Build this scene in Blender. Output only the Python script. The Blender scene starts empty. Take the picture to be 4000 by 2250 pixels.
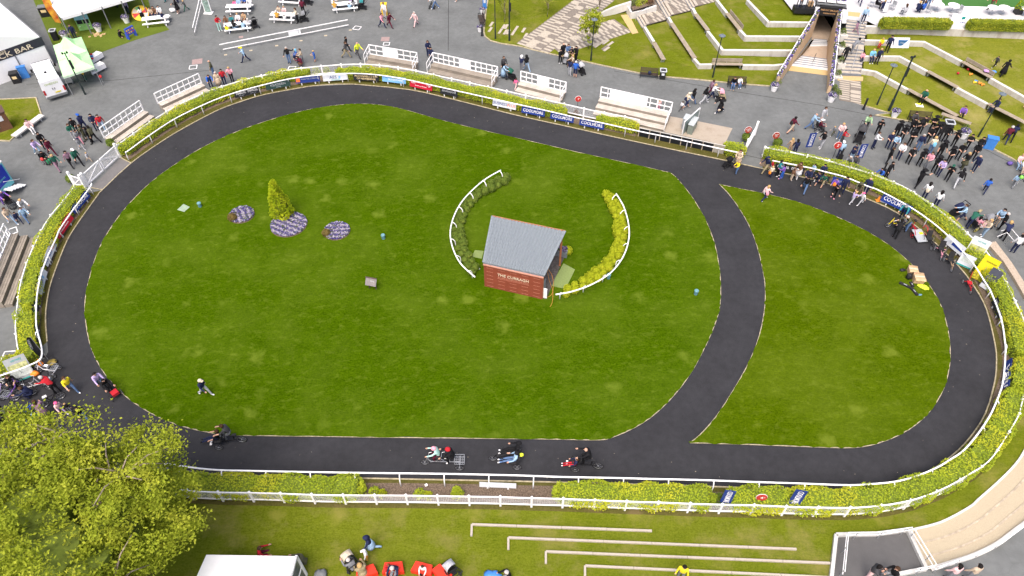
import bpy, bmesh, math, random
from mathutils import Vector, Matrix
from mathutils.geometry import tessellate_polygon
random.seed(7)
R = math.radians
SC = bpy.context.scene
COL = SC.collection
# ---------------------------------------------------------------- camera, sky, sun, exposure
cam_d = bpy.data.cameras.new('camera'); cam = bpy.data.objects.new('camera', cam_d); COL.objects.link(cam)
cam.location = (0, 0, 40); cam.rotation_euler = (R(90 - 47.5), 0, 0)
cam_d.sensor_width = 36; cam_d.lens = 25.2; cam_d.clip_end = 3000; cam_d.clip_start = .5
SC.camera = cam
SUN_EL, SUN_AZ = 62, 195           # overcast: a broad soft sun behind the camera
w = bpy.data.worlds.new('World'); SC.world = w; w.use_nodes = True
nt = w.node_tree; bg = nt.nodes['Background']
sky = nt.nodes.new('ShaderNodeTexSky'); sky.sky_type = 'NISHITA'; sky.sun_disc = False
sky.sun_elevation = R(SUN_EL); sky.sun_rotation = R(SUN_AZ)
sky.air_density = .6; sky.dust_density = 7; sky.ozone_density = 0.6; sky.altitude = 50
nt.links.new(sky.outputs[0], bg.inputs[0]); bg.inputs[1].default_value = .15
sl = bpy.data.lights.new('sun', 'SUN'); sl.energy = .9; sl.angle = R(40); sl.color = (1, .95, .88)
so = bpy.data.objects.new('sun', sl); COL.objects.link(so)
so.rotation_euler = (R(90 - SUN_EL), 0, R(180 - SUN_AZ))
vs = SC.view_settings; vs.view_transform = 'Standard'; vs.look = 'None'; vs.gamma = 1; vs.exposure = 0.92
vs.use_curve_mapping = False
SC.cycles.max_bounces = 6
# ---------------------------------------------------------------- materials
def lin(c):
 return tuple((x/12.92 if x <= .04045 else ((x+.055)/1.055)**2.4) for x in c)
def hexc(h):
 return lin(tuple(int(h[i:i+2], 16)/255 for i in (0, 2, 4)))
MATS = {}
def mat(name, col, rough=.75, var=.12, scale=6., metal=0., bump=0., spec=.3, col2=None, scale2=None, trans=0.):
 """plain painted / woven / stony surface: base colour with noise wear"""
 if name in MATS: return MATS[name]
 c = hexc(col) if isinstance(col, str) else col
 m = bpy.data.materials.new(name); m.use_nodes = True; t = m.node_tree; b = t.nodes['Principled BSDF']
 b.inputs['Roughness'].default_value = rough; b.inputs['Metallic'].default_value = metal
 b.inputs['Specular IOR Level'].default_value = spec
 tc = t.nodes.new('ShaderNodeTexCoord'); n = t.nodes.new('ShaderNodeTexNoise')
 n.inputs['Scale'].default_value = scale; n.inputs['Detail'].default_value = 4
 t.links.new(tc.outputs['Object'], n.inputs['Vector'])
 r = t.nodes.new('ShaderNodeValToRGB'); e = r.color_ramp.elements
 c2 = (hexc(col2) if isinstance(col2, str) else col2) if col2 else None
 e[0].position = .3; e[1].position = .7
 e[0].color = (*[x*(1-var) for x in c], 1); e[1].color = (*([min(1, x*(1+var)) for x in c] if not c2 else c2), 1)
 t.links.new(n.outputs[0], r.inputs[0]); t.links.new(r.outputs[0], b.inputs['Base Color'])
 if bump:
  bp = t.nodes.new('ShaderNodeBump'); bp.inputs['Strength'].default_value = bump; bp.inputs['Distance'].default_value = .02
  t.links.new(n.outputs[0], bp.inputs['Height']); t.links.new(bp.outputs[0], b.inputs['Normal'])
 if trans:
  b.inputs['Alpha'].default_value = 1 - trans
 MATS[name] = m
 return m
def nodes_mat(name, rough=.9, spec=.2):
 m = bpy.data.materials.new(name); m.use_nodes = True; t = m.node_tree; b = t.nodes['Principled BSDF']
 b.inputs['Roughness'].default_value = rough; b.inputs['Specular IOR Level'].default_value = spec
 tc = t.nodes.new('ShaderNodeTexCoord')
 def noise(s, det=4, vec=None, rough_=.5, dist=0):
  n = t.nodes.new('ShaderNodeTexNoise'); n.inputs['Scale'].default_value = s; n.inputs['Detail'].default_value = det
  n.inputs['Roughness'].default_value = rough_; n.inputs['Distortion'].default_value = dist
  t.links.new(vec or tc.outputs['Object'], n.inputs['Vector']); return n.outputs[0]
 def ramp(v, stops):
  r = t.nodes.new('ShaderNodeValToRGB'); e = r.color_ramp.elements
  while len(e) < len(stops): e.new(.5)
  for k, (p, c) in zip(e, stops):
   k.position = p; k.color = (*c, 1) if len(c) == 3 else c
  t.links.new(v, r.inputs[0]); return r.outputs[0]
 def mix(f, a, b_, mode='MIX'):
  x = t.nodes.new('ShaderNodeMix'); x.data_type = 'RGBA'; x.blend_type = mode
  for s, v in ((0, f), (6, a), (7, b_)):
   if hasattr(v, 'is_linked') or hasattr(v, 'links'): t.links.new(v, x.inputs[s])
   else: x.inputs[s].default_value = v if not isinstance(v, tuple) else (*v, 1)
  return x.outputs[2]
 def mapping(scale=(1, 1, 1), rot=0):
  mp = t.nodes.new('ShaderNodeMapping'); mp.inputs['Scale'].default_value = scale; mp.inputs['Rotation'].default_value = (0, 0, rot)
  t.links.new(tc.outputs['Object'], mp.inputs['Vector']); return mp.outputs[0]
 def vor(s, vec=None):
  v = t.nodes.new('ShaderNodeTexVoronoi'); v.inputs['Scale'].default_value = s
  t.links.new(vec or tc.outputs['Object'], v.inputs['Vector']); return v
 def out(c, bump=None, strength=.5, dist=.03):
  t.links.new(c, b.inputs['Base Color'])
  if bump is not None:
   bp = t.nodes.new('ShaderNodeBump'); bp.inputs['Strength'].default_value = strength; bp.inputs['Distance'].default_value = dist
   t.links.new(bump, bp.inputs['Height']); t.links.new(bp.outputs[0], b.inputs['Normal'])
  MATS[name] = m
  return m
 return dict(t=t, b=b, noise=noise, ramp=ramp, mix=mix, mapping=mapping, vor=vor, out=out, tc=tc, m=m)
def grass_mat(name, dark, mid, light, patch, patch_amt=.5, worn=None, worn_amt=0.):
 k = nodes_mat(name, 1., 0.)
 fine = k['noise'](9, 6, rough_=.75)
 blade = k['noise'](3.2, 5, k['mapping']((1, 3.5, 1), R(25)), .8)
 big = k['noise'](.16, 5, rough_=.6)
 c1 = k['ramp'](fine, [(.36, dark), (.5, mid), (.64, light)])
 c2 = k['ramp'](blade, [(.36, dark), (.5, mid), (.66, light)])
 c = k['mix'](.45, c1, c2)
 md = k['noise'](1.5, 6, k['mapping']((1, 1.6, 1), R(-20)), .7, .4)
 c = k['mix'](k['ramp'](md, [(.52, (0, 0, 0)), (.75, (patch_amt*.8,)*3)]), c, patch)
 c = k['mix'](.85, c, k['ramp'](k['noise'](.6, 4, rough_=.6), [(.3, (.88, .9, .88)), (.7, (1.1, 1.08, 1.08))]), 'MULTIPLY')
 m = k['ramp'](big, [(.44, (0, 0, 0)), (.72, (patch_amt*.45,)*3)])
 c = k['mix'](m, c, patch)
 st = k['noise'](1.1, 3, k['mapping']((.25, 2.4, 1), R(12)), .6)
 c = k['mix'](.7, c, k['ramp'](st, [(.35, (.93, .94, .93)), (.65, (1.06, 1.05, 1.05))]), 'MULTIPLY')
 v = k['vor'](.42, None); d = k['noise'](1.6, 4)
 ad = k['t'].nodes.new('ShaderNodeMath'); ad.operation = 'MULTIPLY_ADD'; ad.inputs[1].default_value = .55
 k['t'].links.new(d, ad.inputs[0]); k['t'].links.new(v.outputs['Distance'], ad.inputs[2])
 spots = k['ramp'](ad.outputs[0], [(.36, (.7, .7, .7)), (.56, (0, 0, 0))])
 pick = k['ramp'](v.outputs['Color'], [(.42, (0, 0, 0)), (.6, (1, 1, 1))])
 sm = k['mix'](1., spots, pick, 'MULTIPLY')
 c = k['mix'](sm, c, patch)
 if worn:
  wv = k['ramp'](k['noise'](.33, 6, rough_=.7), [(.5, (0, 0, 0)), (.68, (worn_amt,)*3)])
  c = k['mix'](wv, c, worn)
 return k['out'](c, fine, .6, .05)
def asphalt_mat(name, base, grain=.25, stain=.2, crack=0.):
 k = nodes_mat(name, .92, .25)
 a = k['noise'](38, 3, rough_=.9); b = k['noise'](.35, 6, rough_=.65); s = k['noise'](2.3, 5)
 def sc(f): return tuple(x*f for x in base)
 c = k['ramp'](a, [(.25, sc(1-grain)), (.75, sc(1+grain))])
 c = k['mix'](.8, c, k['ramp'](b, [(.3, (1-stain,)*3), (.7, (1+stain,)*3)]), 'MULTIPLY')
 c = k['mix'](.6, c, k['ramp'](s, [(.35, (1-stain*.6,)*3), (.65, (1+stain*.5,)*3)]), 'MULTIPLY')
 if crack:
  v = k['vor'](.11); v.feature = 'DISTANCE_TO_EDGE'
  c = k['mix'](k['ramp'](v.outputs['Distance'], [(0, (crack,)*3), (.004, (0, 0, 0))]), c, sc(.45))
 return k['out'](c, a, .35, .01)
def stone_mat(name, base, stain=(.18, .12, .07), amt=.4):
 k = nodes_mat(name, .85, .25)
 a = k['noise'](22, 4); b = k['noise'](1.2, 6, k['mapping']((1, 1, .25)), .7)
 c = k['ramp'](a, [(.3, tuple(x*.86 for x in base)), (.7, tuple(min(1, x*1.1) for x in base))])
 c = k['mix'](k['ramp'](b, [(.5, (0, 0, 0)), (.75, (amt,)*3)]), c, stain)
 return k['out'](c, a, .3, .01)
def wood_mat(name, c1, c2, groove=14., axis=0):
 k = nodes_mat(name, .8, .2)
 sc = (1, 14, 14) if axis == 0 else (14, 1, 14)
 g = k['noise'](3, 5, k['mapping'](sc), .7); b = k['noise'](1.5, 3)
 c = k['mix'](.7, k['ramp'](g, [(.3, c1), (.7, c2)]), k['ramp'](b, [(.3, (.75,)*3), (.7, (1.15,)*3)]), 'MULTIPLY')
 return k['out'](c, g, .4, .01)
def leaf_mat(name, c1, c2, c3, sss=.0, scale=1.3):
 k = nodes_mat(name, .8, .1)
 a = k['noise'](scale, 3); f = k['noise'](9, 2)
 c = k['mix'](.4, k['ramp'](a, [(.36, c1), (.5, c2), (.64, c3)]), k['ramp'](f, [(.3, c1), (.5, c2), (.7, c3)]))
 tr = k['t'].nodes.new('ShaderNodeBsdfTranslucent'); ms = k['t'].nodes.new('ShaderNodeMixShader'); ms.inputs[0].default_value = .35
 k['t'].links.new(c, tr.inputs[0]); k['t'].links.new(k['b'].outputs[0], ms.inputs[1]); k['t'].links.new(tr.outputs[0], ms.inputs[2])
 k['t'].links.new(ms.outputs[0], k['t'].nodes['Material Output'].inputs[0])
 return k['out'](c)
WHITE = mat('white_paint', (.86, .86, .87), .5, .05, 3)
WHITE_FAB = mat('white_canvas', (.82, .83, .85), .8, .03, 2)
BLACK = mat('black_paint', (.018, .018, .02), .5, .2)
RUBBER = mat('black_rubber', (.02, .02, .022), .85, .2)
STEEL = mat('galvanised_steel', (.42, .44, .46), .4, .1, 9, .6)
CHROME = mat('bright_metal', (.6, .61, .63), .3, .06, 9, .8)
DKGREEN = mat('dark_green_paint', (.018, .03, .03), .5, .15)
GREYP = mat('grey_plastic', (.16, .17, .18), .6, .1)
SOIL = mat('bark_mulch', (.07, .048, .033), .95, .6, 26, bump=.8, col2=(.24, .18, .13))
STONE = stone_mat('pale_concrete', (.6, .59, .56), (.4, .36, .31), .35)
STONE_R = stone_mat('stained_concrete', (.5, .48, .45), (.2, .13, .09), .7)
KERB = mat('kerb_stone', (.38, .33, .22), .9, .35, 5)
PLAZA = asphalt_mat('plaza_asphalt', (.134, .142, .142), .42, .2, .15)
TRACK = asphalt_mat('track_asphalt', (.0285, .029, .033), .5, .25)
LAWN = grass_mat('ring_grass', (.023, .05, .0005), (.042, .085, .001), (.066, .115, .003), (.118, .165, .017), .8)
LAWN2 = grass_mat('crescent_grass', (.028, .054, .0006), (.052, .089, .0012), (.078, .12, .003), (.125, .165, .017), .8)
MEADOW2 = grass_mat('dry_terrace_grass', (.085, .105, .008), (.145, .165, .015), (.2, .21, .03), (.23, .22, .05), .5, (.32, .26, .12), .5)
VERGE = grass_mat('verge_grass', (.05, .05, .012), (.085, .082, .02), (.13, .115, .04), (.16, .12, .06), .5)
MEADOW = grass_mat('worn_grass', (.058, .084, .004), (.108, .136, .009), (.155, .175, .018), (.19, .19, .034), .5, (.25, .2, .08), .45)
TURF = grass_mat('artificial_turf', (.07, .1, .012), (.1, .14, .02), (.13, .17, .03), (.12, .15, .03), .2)
# ---------------------------------------------------------------- mesh helpers
class MB:
 def __init__(s): s.v = []; s.f = []; s.m = []
 def quad(s, *p, m=0):
  i = len(s.v); s.v += [tuple(x) for x in p]; s.f.append(tuple(range(i, i+len(p)))); s.m.append(m); return s
 def box(s, c, d, rz=0, m=0, rx=0, ry=0):
  M = Matrix.Translation(c) @ Matrix.Rotation(rz, 4, 'Z') @ Matrix.Rotation(ry, 4, 'Y') @ Matrix.Rotation(rx, 4, 'X')
  i = len(s.v); hx, hy, hz = d[0]/2, d[1]/2, d[2]/2
  for x, y, z in ((-1,-1,-1),(1,-1,-1),(1,1,-1),(-1,1,-1),(-1,-1,1),(1,-1,1),(1,1,1),(-1,1,1)):
   s.v.append(tuple(M @ Vector((x*hx, y*hy, z*hz))))
  for q in ((3,2,1,0),(4,5,6,7),(0,1,5,4),(1,2,6,5),(2,3,7,6),(3,0,4,7)):
   s.f.append(tuple(i+k for k in q)); s.m.append(m)
  return s
 def bar(s, a, b, w, h=None, m=0):
  """rectangular bar from a to b"""
  a = Vector(a); b = Vector(b); d = b-a; L = d.length
  if L < 1e-6: return s
  q = d.to_track_quat('X', 'Z').to_matrix().to_4x4(); h = h or w
  i = len(s.v)
  for x in (0, L):
   for y, z in ((-w/2,-h/2),(w/2,-h/2),(w/2,h/2),(-w/2,h/2)):
    s.v.append(tuple(a + q.to_3x3() @ Vector((x, y, z))))
  for f in ((0,1,2,3),(7,6,5,4),(0,4,5,1),(1,5,6,2),(2,6,7,3),(3,7,4,0)):
   s.f.append(tuple(i+k for k in f)); s.m.append(m)
  return s
 def tube(s, pts, r, n=6, m=0, cap=True, closed=False):
  pts = [Vector(p) for p in pts]; N = len(pts); i0 = len(s.v)
  rr = r if isinstance(r, (list, tuple)) else [r]*N
  up = Vector((0, 0, 1))
  for k, p in enumerate(pts):
   a = pts[(k-1) % N] if closed or k else p; b = pts[(k+1) % N] if closed or k < N-1 else p
   t = (b-a).normalized()
   u = t.cross(up)
   if u.length < .05: u = t.cross(Vector((1, 0, 0)))
   u.normalize(); v = u.cross(t)
   for j in range(n):
    an = 2*math.pi*j/n
    s.v.append(tuple(p + rr[k]*(math.cos(an)*u + math.sin(an)*v)))
  for k in range(N if closed else N-1):
   k2 = (k+1) % N
   for j in range(n):
    j2 = (j+1) % n
    s.f.append((i0+k*n+j, i0+k2*n+j, i0+k2*n+j2, i0+k*n+j2)); s.m.append(m)
  if cap and not closed:
   s.f.append(tuple(i0+j for j in range(n))); s.m.append(m)
   s.f.append(tuple(i0+(N-1)*n+j for j in reversed(range(n)))); s.m.append(m)
  return s
 def lathe(s, prof, c=(0,0,0), n=12, m=0, sx=1, sy=1):
  i0 = len(s.v)
  for r, z in prof:
   for j in range(n):
    a = 2*math.pi*j/n; s.v.append((c[0]+r*sx*math.cos(a), c[1]+r*sy*math.sin(a), c[2]+z))
  for k in range(len(prof)-1):
   for j in range(n):
    j2 = (j+1) % n; s.f.append((i0+k*n+j, i0+k*n+j2, i0+(k+1)*n+j2, i0+(k+1)*n+j)); s.m.append(m)
  s.f.append(tuple(i0+j for j in reversed(range(n)))); s.m.append(m)
  s.f.append(tuple(i0+(len(prof)-1)*n+j for j in range(n))); s.m.append(m)
  return s
 def ball(s, c, r, n=8, m=0, jit=0):
  rx, ry, rz = r if isinstance(r, (tuple, list)) else (r, r, r); k = max(4, n*2//3); i0 = len(s.v)
  for a in range(1, k):
   th = math.pi*a/k
   for j in range(n):
    ph = 2*math.pi*j/n; q = 1+random.uniform(-jit, jit)
    s.v.append((c[0]+rx*q*math.sin(th)*math.cos(ph), c[1]+ry*q*math.sin(th)*math.sin(ph), c[2]+rz*q*math.cos(th)))
  t = len(s.v); s.v.append((c[0], c[1], c[2]+rz)); b = t+1; s.v.append((c[0], c[1], c[2]-rz))
  for a in range(k-2):
   for j in range(n):
    j2 = (j+1) % n; s.f.append((i0+a*n+j, i0+(a+1)*n+j, i0+(a+1)*n+j2, i0+a*n+j2)); s.m.append(m)
  for j in range(n):
   j2 = (j+1) % n
   s.f.append((t, i0+j, i0+j2)); s.m.append(m); s.f.append((b, i0+(k-2)*n+j2, i0+(k-2)*n+j)); s.m.append(m)
  return s
 def prism(s, poly, z0, z1, m=0):
  """vertical prism over a ground polygon; z0/z1 numbers or per-point lists"""
  n = len(poly); i = len(s.v)
  a = z0 if isinstance(z0, (list, tuple)) else [z0]*n; b = z1 if isinstance(z1, (list, tuple)) else [z1]*n
  s.v += [(p[0], p[1], a[k]) for k, p in enumerate(poly)] + [(p[0], p[1], b[k]) for k, p in enumerate(poly)]
  area = sum(poly[k][0]*poly[(k+1) % n][1]-poly[(k+1) % n][0]*poly[k][1] for k in range(n))
  for t in tessellate_polygon([[Vector((p[0], p[1], 0)) for p in poly]]):
   x, y, z = (poly[q] for q in t)
   if (y[0]-x[0])*(z[1]-x[1])-(y[1]-x[1])*(z[0]-x[0]) < 0: t = (t[0], t[2], t[1])
   s.f.append(tuple(i+n+q for q in t)); s.m.append(m); s.f.append(tuple(i+q for q in reversed(t))); s.m.append(m)
  for k in range(n):
   k2 = (k+1) % n; q = (i+k, i+k2, i+n+k2, i+n+k)
   s.f.append(q if area > 0 else tuple(reversed(q))); s.m.append(m)
  return s
 def sheet(s, polys, z=0., m=0):
  """flat sheet over polygon with holes; points may carry their own height"""
  pts = [p for q in polys for p in q]; i = len(s.v)
  s.v += [(p[0], p[1], (p[2] if len(p) > 2 else 0)+z) for p in pts]
  for t in tessellate_polygon([[Vector((p[0], p[1], 0)) for p in q] for q in polys]):
   x, y, q = (pts[k] for k in t)
   if (y[0]-x[0])*(q[1]-x[1])-(y[1]-x[1])*(q[0]-x[0]) < 0: t = (t[0], t[2], t[1])
   s.f.append(tuple(i+k for k in t)); s.m.append(m)
  return s
 def mesh(s, name, smooth=False):
  me = bpy.data.meshes.new(name); me.from_pydata(s.v, [], s.f); me.update()
  if any(s.m): me.polygons.foreach_set('material_index', s.m)
  if smooth: me.polygons.foreach_set('use_smooth', [True]*len(me.polygons))
  return me
 def build(s, name, material, parent=None, smooth=False):
  return obj(name, s.mesh(name, smooth), material, parent)
def obj(name, me, material=None, parent=None):
 o = bpy.data.objects.new(name, me); COL.objects.link(o)
 ms = material if isinstance(material, (list, tuple)) else [material]
 if not me.materials:
  for x in ms: me.materials.append(x)
 else:
  for k, x in enumerate(ms):
   if me.materials[k] is not x:
    o.material_slots[k].link = 'OBJECT'; o.material_slots[k].material = x
 if parent: o.parent = parent
 return o
CACHE = {}
def cached(key, fn, smooth=False):
 if key not in CACHE: CACHE[key] = fn().mesh(key if isinstance(key, str) else key[0], smooth)
 return CACHE[key]
def tag(o, label=None, cat=None, group=None, kind=None):
 if label: o['label'] = label
 if cat: o['category'] = cat
 if group: o['group'] = group
 if kind: o['kind'] = kind
 return o
def thing(name, label, cat, loc=(0,0,0), rz=0., group=None, sc=1.):
 o = bpy.data.objects.new(name, None); COL.objects.link(o); o.location = loc; o.rotation_euler = (0, 0, rz); o.scale = (sc,)*3
 o.empty_display_size = .2
 return tag(o, label, cat, group)
def struct(name, mb, m, parent=None):
 o = mb.build(name, m, parent)
 if not parent: o['kind'] = 'structure'
 return o
TXT = {}
def text_mesh(s, size=1.):
 """centred lettering as a flat mesh, unit cap height about size"""
 if s in TXT: return TXT[s]
 cu = bpy.data.curves.new('lettering', 'FONT'); cu.body = s; cu.align_x = 'CENTER'; cu.align_y = 'CENTER'; cu.resolution_u = 2
 cu.extrude = .004; cu.offset = .003
 o = bpy.data.objects.new('lettering', cu); COL.objects.link(o)
 dg = bpy.context.evaluated_depsgraph_get()
 me = bpy.data.meshes.new_from_object(o.evaluated_get(dg)); bpy.data.objects.remove(o); bpy.data.curves.remove(cu)
 me.materials.clear(); TXT[s] = me
 xs = [v.co.x for v in me.vertices]
 me['w'] = (max(xs)-min(xs)) if xs else 1.
 ys = [v.co.y for v in me.vertices]; me['h'] = (max(ys)-min(ys)) if ys else 1.
 return me
def lettering(s, material, parent, loc, rot, width=None, height=None):
 me = text_mesh(s); o = obj('lettering', me, material, parent)
 sx = width/me['w'] if width else height/me['h']; sy = height/me['h'] if height else sx
 o.location = loc; o.rotation_euler = rot; o.scale = (sx, sy, 1)
 if len(s) < 3: o['kind'] = 'stuff'
 return o
def catmull(pts, n=4, closed=False):
 pts = [Vector(p) for p in pts]; N = len(pts); out = []
 for k in range(N if closed else N-1):
  if closed: a, b, c, d = pts[(k-1) % N], pts[k], pts[(k+1) % N], pts[(k+2) % N]
  else: a, b, c, d = pts[max(k-1, 0)], pts[k], pts[k+1], pts[min(k+2, N-1)]
  for j in range(n):
   t = j/n
   out.append(.5*((2*b)+(c-a)*t+(2*a-5*b+4*c-d)*t*t+(3*b-a-3*c+d)*t**3))
 if not closed: out.append(pts[-1])
 return [tuple(p) for p in out]
def offset(pts, d, closed=False):
 """shift a ground polyline sideways (left positive)"""
 out = []; N = len(pts)
 for k, p in enumerate(pts):
  a = pts[(k-1) % N] if closed or k else p; b = pts[(k+1) % N] if closed or k < N-1 else p
  t = Vector((b[0]-a[0], b[1]-a[1])); t.normalize() if t.length else None
  out.append((p[0]-t.y*d, p[1]+t.x*d, p[2] if len(p) > 2 else 0))
 return out
def ribbon(mb, pts, wd, z, closed=False, h=0.):
 """kerb or strip along a ground line: flat top at z, sides down by h"""
 L = offset(pts, wd/2, closed); Rr = offset(pts, -wd/2, closed); N = len(pts)
 for k in range(N if closed else N-1):
  j = (k+1) % N
  a, b, c, d = (L[k][0], L[k][1], z), (Rr[k][0], Rr[k][1], z), (Rr[j][0], Rr[j][1], z), (L[j][0], L[j][1], z)
  mb.quad(a, b, c, d)
  if h:
   lo = lambda p: (p[0], p[1], z-h)
   mb.quad(lo(a), a, d, lo(d)); mb.quad(b, lo(b), lo(c), c)
 return mb
def along(pts, step, start=0.):
 """points every step metres along a line with heading"""
 out = []; acc = start
 for a, b in zip(pts, pts[1:]):
  L = math.hypot(b[0]-a[0], b[1]-a[1])
  if L < 1e-6: continue
  while acc <= L:
   t = acc/L; out.append((a[0]+(b[0]-a[0])*t, a[1]+(b[1]-a[1])*t, math.atan2(b[1]-a[1], b[0]-a[0]))); acc += step
  acc -= L
 return out
def length(pts): return sum(math.dist(a[:2], b[:2]) for a, b in zip(pts, pts[1:]))
def ang(a, b): return math.atan2(b[1]-a[1], b[0]-a[0])
def mid(a, b): return tuple((x+y)/2 for x, y in zip(a, b))

# ================================================================ the setting
TRK = [(-16.23,64.93,0), (-10.4,63.9,0), (-5.46,61.96,0), (0.39,59.41,0), (5.01,57.63,0), (9.58,55.84,0), (14.35,54.06,0), (19.26,52.28,0), (22.39,51.07,0), (24.24,50.39,0), (26.93,49.34,0), (28.63,48.31,0), (30.53,46.79,0),
  (32.15,45.26,0), (33.52,42.78,0), (34.73,39.03,0), (35.03,36.59,0), (34.93,34.49,0), (34.07,31.2,0), (33.35,29.43,0), (32.52,27.91,0), (30.9,25.59,0), (29.14,23.81,0), (27.3,22.4,0), (24.71,20.95,0),
  (23.41,20.58,0), (21.33,20.11,0), (18.93,20.14,0), (14.66,20.29,0), (11.61,20.4,0), (6.18,20.58,0), (-0.19,20.74,0), (-6.24,20.87,0), (-13.06,21.02,0), (-16.7,21.13,0), (-18.79,21.24,0), (-20.72,21.56,0)]
TRL = [(-22.29,21.88,0), (-26.92,22.38,0), (-33.63,22.93,0), (-36.41,27.91,0), (-34.83,28.53,0), (-33.55,29.26,0), (-32.47,29.8,0), (-32.46,30.6,0)]
TRU = [(-32.91,31.48,0), (-33.99,33.69,0), (-34.69,35.63,0), (-35.14,37.33,0), (-35.68,40.61,0), (-35.85,43.02,0), (-35.55,47.41,0), (-35.43,48.15,0), (-34.29,51.87,0), (-32.68,55.03,0), (-31.28,57.17,0), (-28.9,60.15,0), (-27.13,61.61,0), (-24.82,63.03,0), (-20.78,64.49,0)]
trk = catmull(TRK, 3); tru = catmull(TRU, 3)
ring_edge = tru[:-1] + catmull([TRU[-2], TRU[-1], TRK[0], TRK[1]], 3)[3:6] + trk
# the tunnel opening is cut out of the ground
TL0, TR0 = (29.53,68.53,0), (33.24,67.55,0)
TL1, TR1 = (31.67,71.72,-0.75), (34.38,70.98,-0.75)
TL2, TR2 = (33.22,73.92,-0.75), (35.2,74,-0.75)
TL3, TR3 = (34.58,76.43,-1.3), (35.96,76.19,-1.3)
far_l, far_r = (34.6, 77.4, 0), (36.9, 76.9, 0)
HOLE = [TL0, TR0, (35.2, 71.5, 0), (38.2, 90, 0), (35.5, 90, 0), (31.2, 71.2, 0)]
HOLE = [TL0, TR0, TR2, (37.0, 77, 0), (37.4, 90, 0), (34.8, 90, 0), (34.0, 77, 0), TL2]
g = MB()
for q in ((-500, 500, -300, 62), (-500, 500, 92, 700), (-500, 26, 62, 92), (40, 500, 62, 92)): g.quad((q[0], q[2], 0), (q[1], q[2], 0), (q[1], q[3], 0), (q[0], q[3], 0))
hc = [(26, 62, 0), TL0, TL2, (34.0, 77, 0), (34.8, 90, 0), (26, 92, 0)]; hd_ = [(26, 62, 0), (40, 62, 0), TR0, TL0]; he = [(40, 62, 0), (40, 92, 0), (37.4, 90, 0), (37.0, 77, 0), TR2, TR0]; hf = [(26, 92, 0), (34.8, 90, 0), (37.4, 90, 0), (40, 92, 0)]
for q in (hc, hd_, he, hf): g.sheet([[(p[0], p[1], 0) for p in q]])
struct('ground', g, PLAZA)
struct('track', MB().sheet([trk + TRL + tru], .006), TRACK)
LAWN_P = [(-15.06,61.33,0), (-17.57,61.05,0), (-20.52,60.09,0), (-23.29,58.61,0), (-25.89,56.79,0), (-28.25,54.54,0), (-30.05,52.04,0), (-31.48,49.4,0), (-32.39,46.58,0), (-32.84,43.74,0), (-32.89,40.93,0), (-32.46,38.09,0), (-31.87,35.63,0), (-31.09,33.69,0),
  (-29.92,31.48,0), (-28.68,29.74,0), (-27.28,28.23,0), (-25.55,26.79,0), (-23.54,25.56,0), (-21.45,24.66,0), (-19.51,24.16,0), (-18.19,23.96,0), (-16.4,23.9,0), (-12.34,23.84,0), (-7.27,23.76,0), (-2.22,23.7,0), (2.82,23.64,0), (5.34,23.58,0), (6.36,23.76,0),
  (7.97,24.54,0), (9.39,25.56,0), (10.92,27.11,0), (12.29,28.89,0), (13.44,30.77,0), (14.51,32.75,0), (15.31,34.64,0), (15.83,36.84,0), (16.13,39.16,0), (16.24,41.85,0), (15.96,44.71,0), (15.39,47.26,0), (14.69,49.23,0),
  (14.16,50.34,0), (13.44,50.73,0), (10.45,51.87,0), (6.25,53.4,0), (1.92,55.09,0), (-3.32,57.11,0), (-7.21,58.74,0), (-10.44,60.29,0), (-12.88,61.12,0)]
lawn = catmull(LAWN_P, 3, True)
CRES_A = [(18.07,48.91,0), (19.71,48.31,0), (21.63,47.68,0), (24.38,46.48,0), (26.63,44.96,0), (28.44,43.4,0), (30.04,41.48,0), (31.12,39.24,0), (31.65,37.04,0), (31.73,34.84,0), (31.25,32.38,0), (30.44,30.08,0), (29.34,28.07,0), (28.09,26.48,0), (26.59,25.11,0), (24.92,24.07,0),
  (23.15,23.36,0), (21.54,23.04,0), (19.3,23.07,0), (15.34,23.24,0), (11.23,23.38,0)]
CRES_B = [(11.23,23.38,0), (11.95,23.93,0), (13.22,25.26,0), (14.63,27.11,0), (16.2,29.4,0), (17.37,31.48,0), (18.31,33.69,0), (18.97,35.83,0), (19.32,37.67,0), (19.55,40.26,0), (19.55,43.02,0), (19.15,45.71,0), (18.57,47.78,0), (18.07,48.91,0)]
cres = catmull(CRES_A, 3)[:-1] + catmull(CRES_B, 3)[:-1]
def ragged(pts, s=.03):
 r_ = random.Random(5); P = catmull(pts, 3, True); N_ = len(P); out = []
 for q, p in enumerate(P):
  a, b = P[q-1], P[(q+1) % N_]; t = Vector((b[0]-a[0], b[1]-a[1])).normalized(); e = r_.gauss(0, s); out.append((p[0]-t.y*e, p[1]+t.x*e, 0))
 return out
struct('lawn_oval', MB().sheet([ragged(lawn)], .046), LAWN)
struct('lawn_crescent', MB().sheet([ragged(cres)], .046), LAWN2)
k = MB(); ribbon(k, lawn, .05, .04, True, .04); struct('kerb_lawn_oval', k, KERB)
k = MB(); ribbon(k, cres, .05, .04, True, .04); struct('kerb_lawn_crescent', k, KERB)
k = MB(); ribbon(k, ring_edge, .08, .05, False, .05); struct('kerb_track', k, KERB)
rnd = random.Random(21); db = MB()
for (x, y, th) in along(ring_edge, .7, .2):
 if rnd.random() < .4:
  d_ = -rnd.uniform(.15, 2.4)**1.0; c_ = (x-math.sin(th)*d_, y+math.cos(th)*d_); s_ = rnd.uniform(.01, .03); a_ = rnd.random()*3
  db.quad(*[(c_[0]+s_*math.cos(a_+q*1.6)*(1+.8*(q % 2)), c_[1]+s_*math.sin(a_+q*1.6), .012) for q in range(4)])
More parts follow.
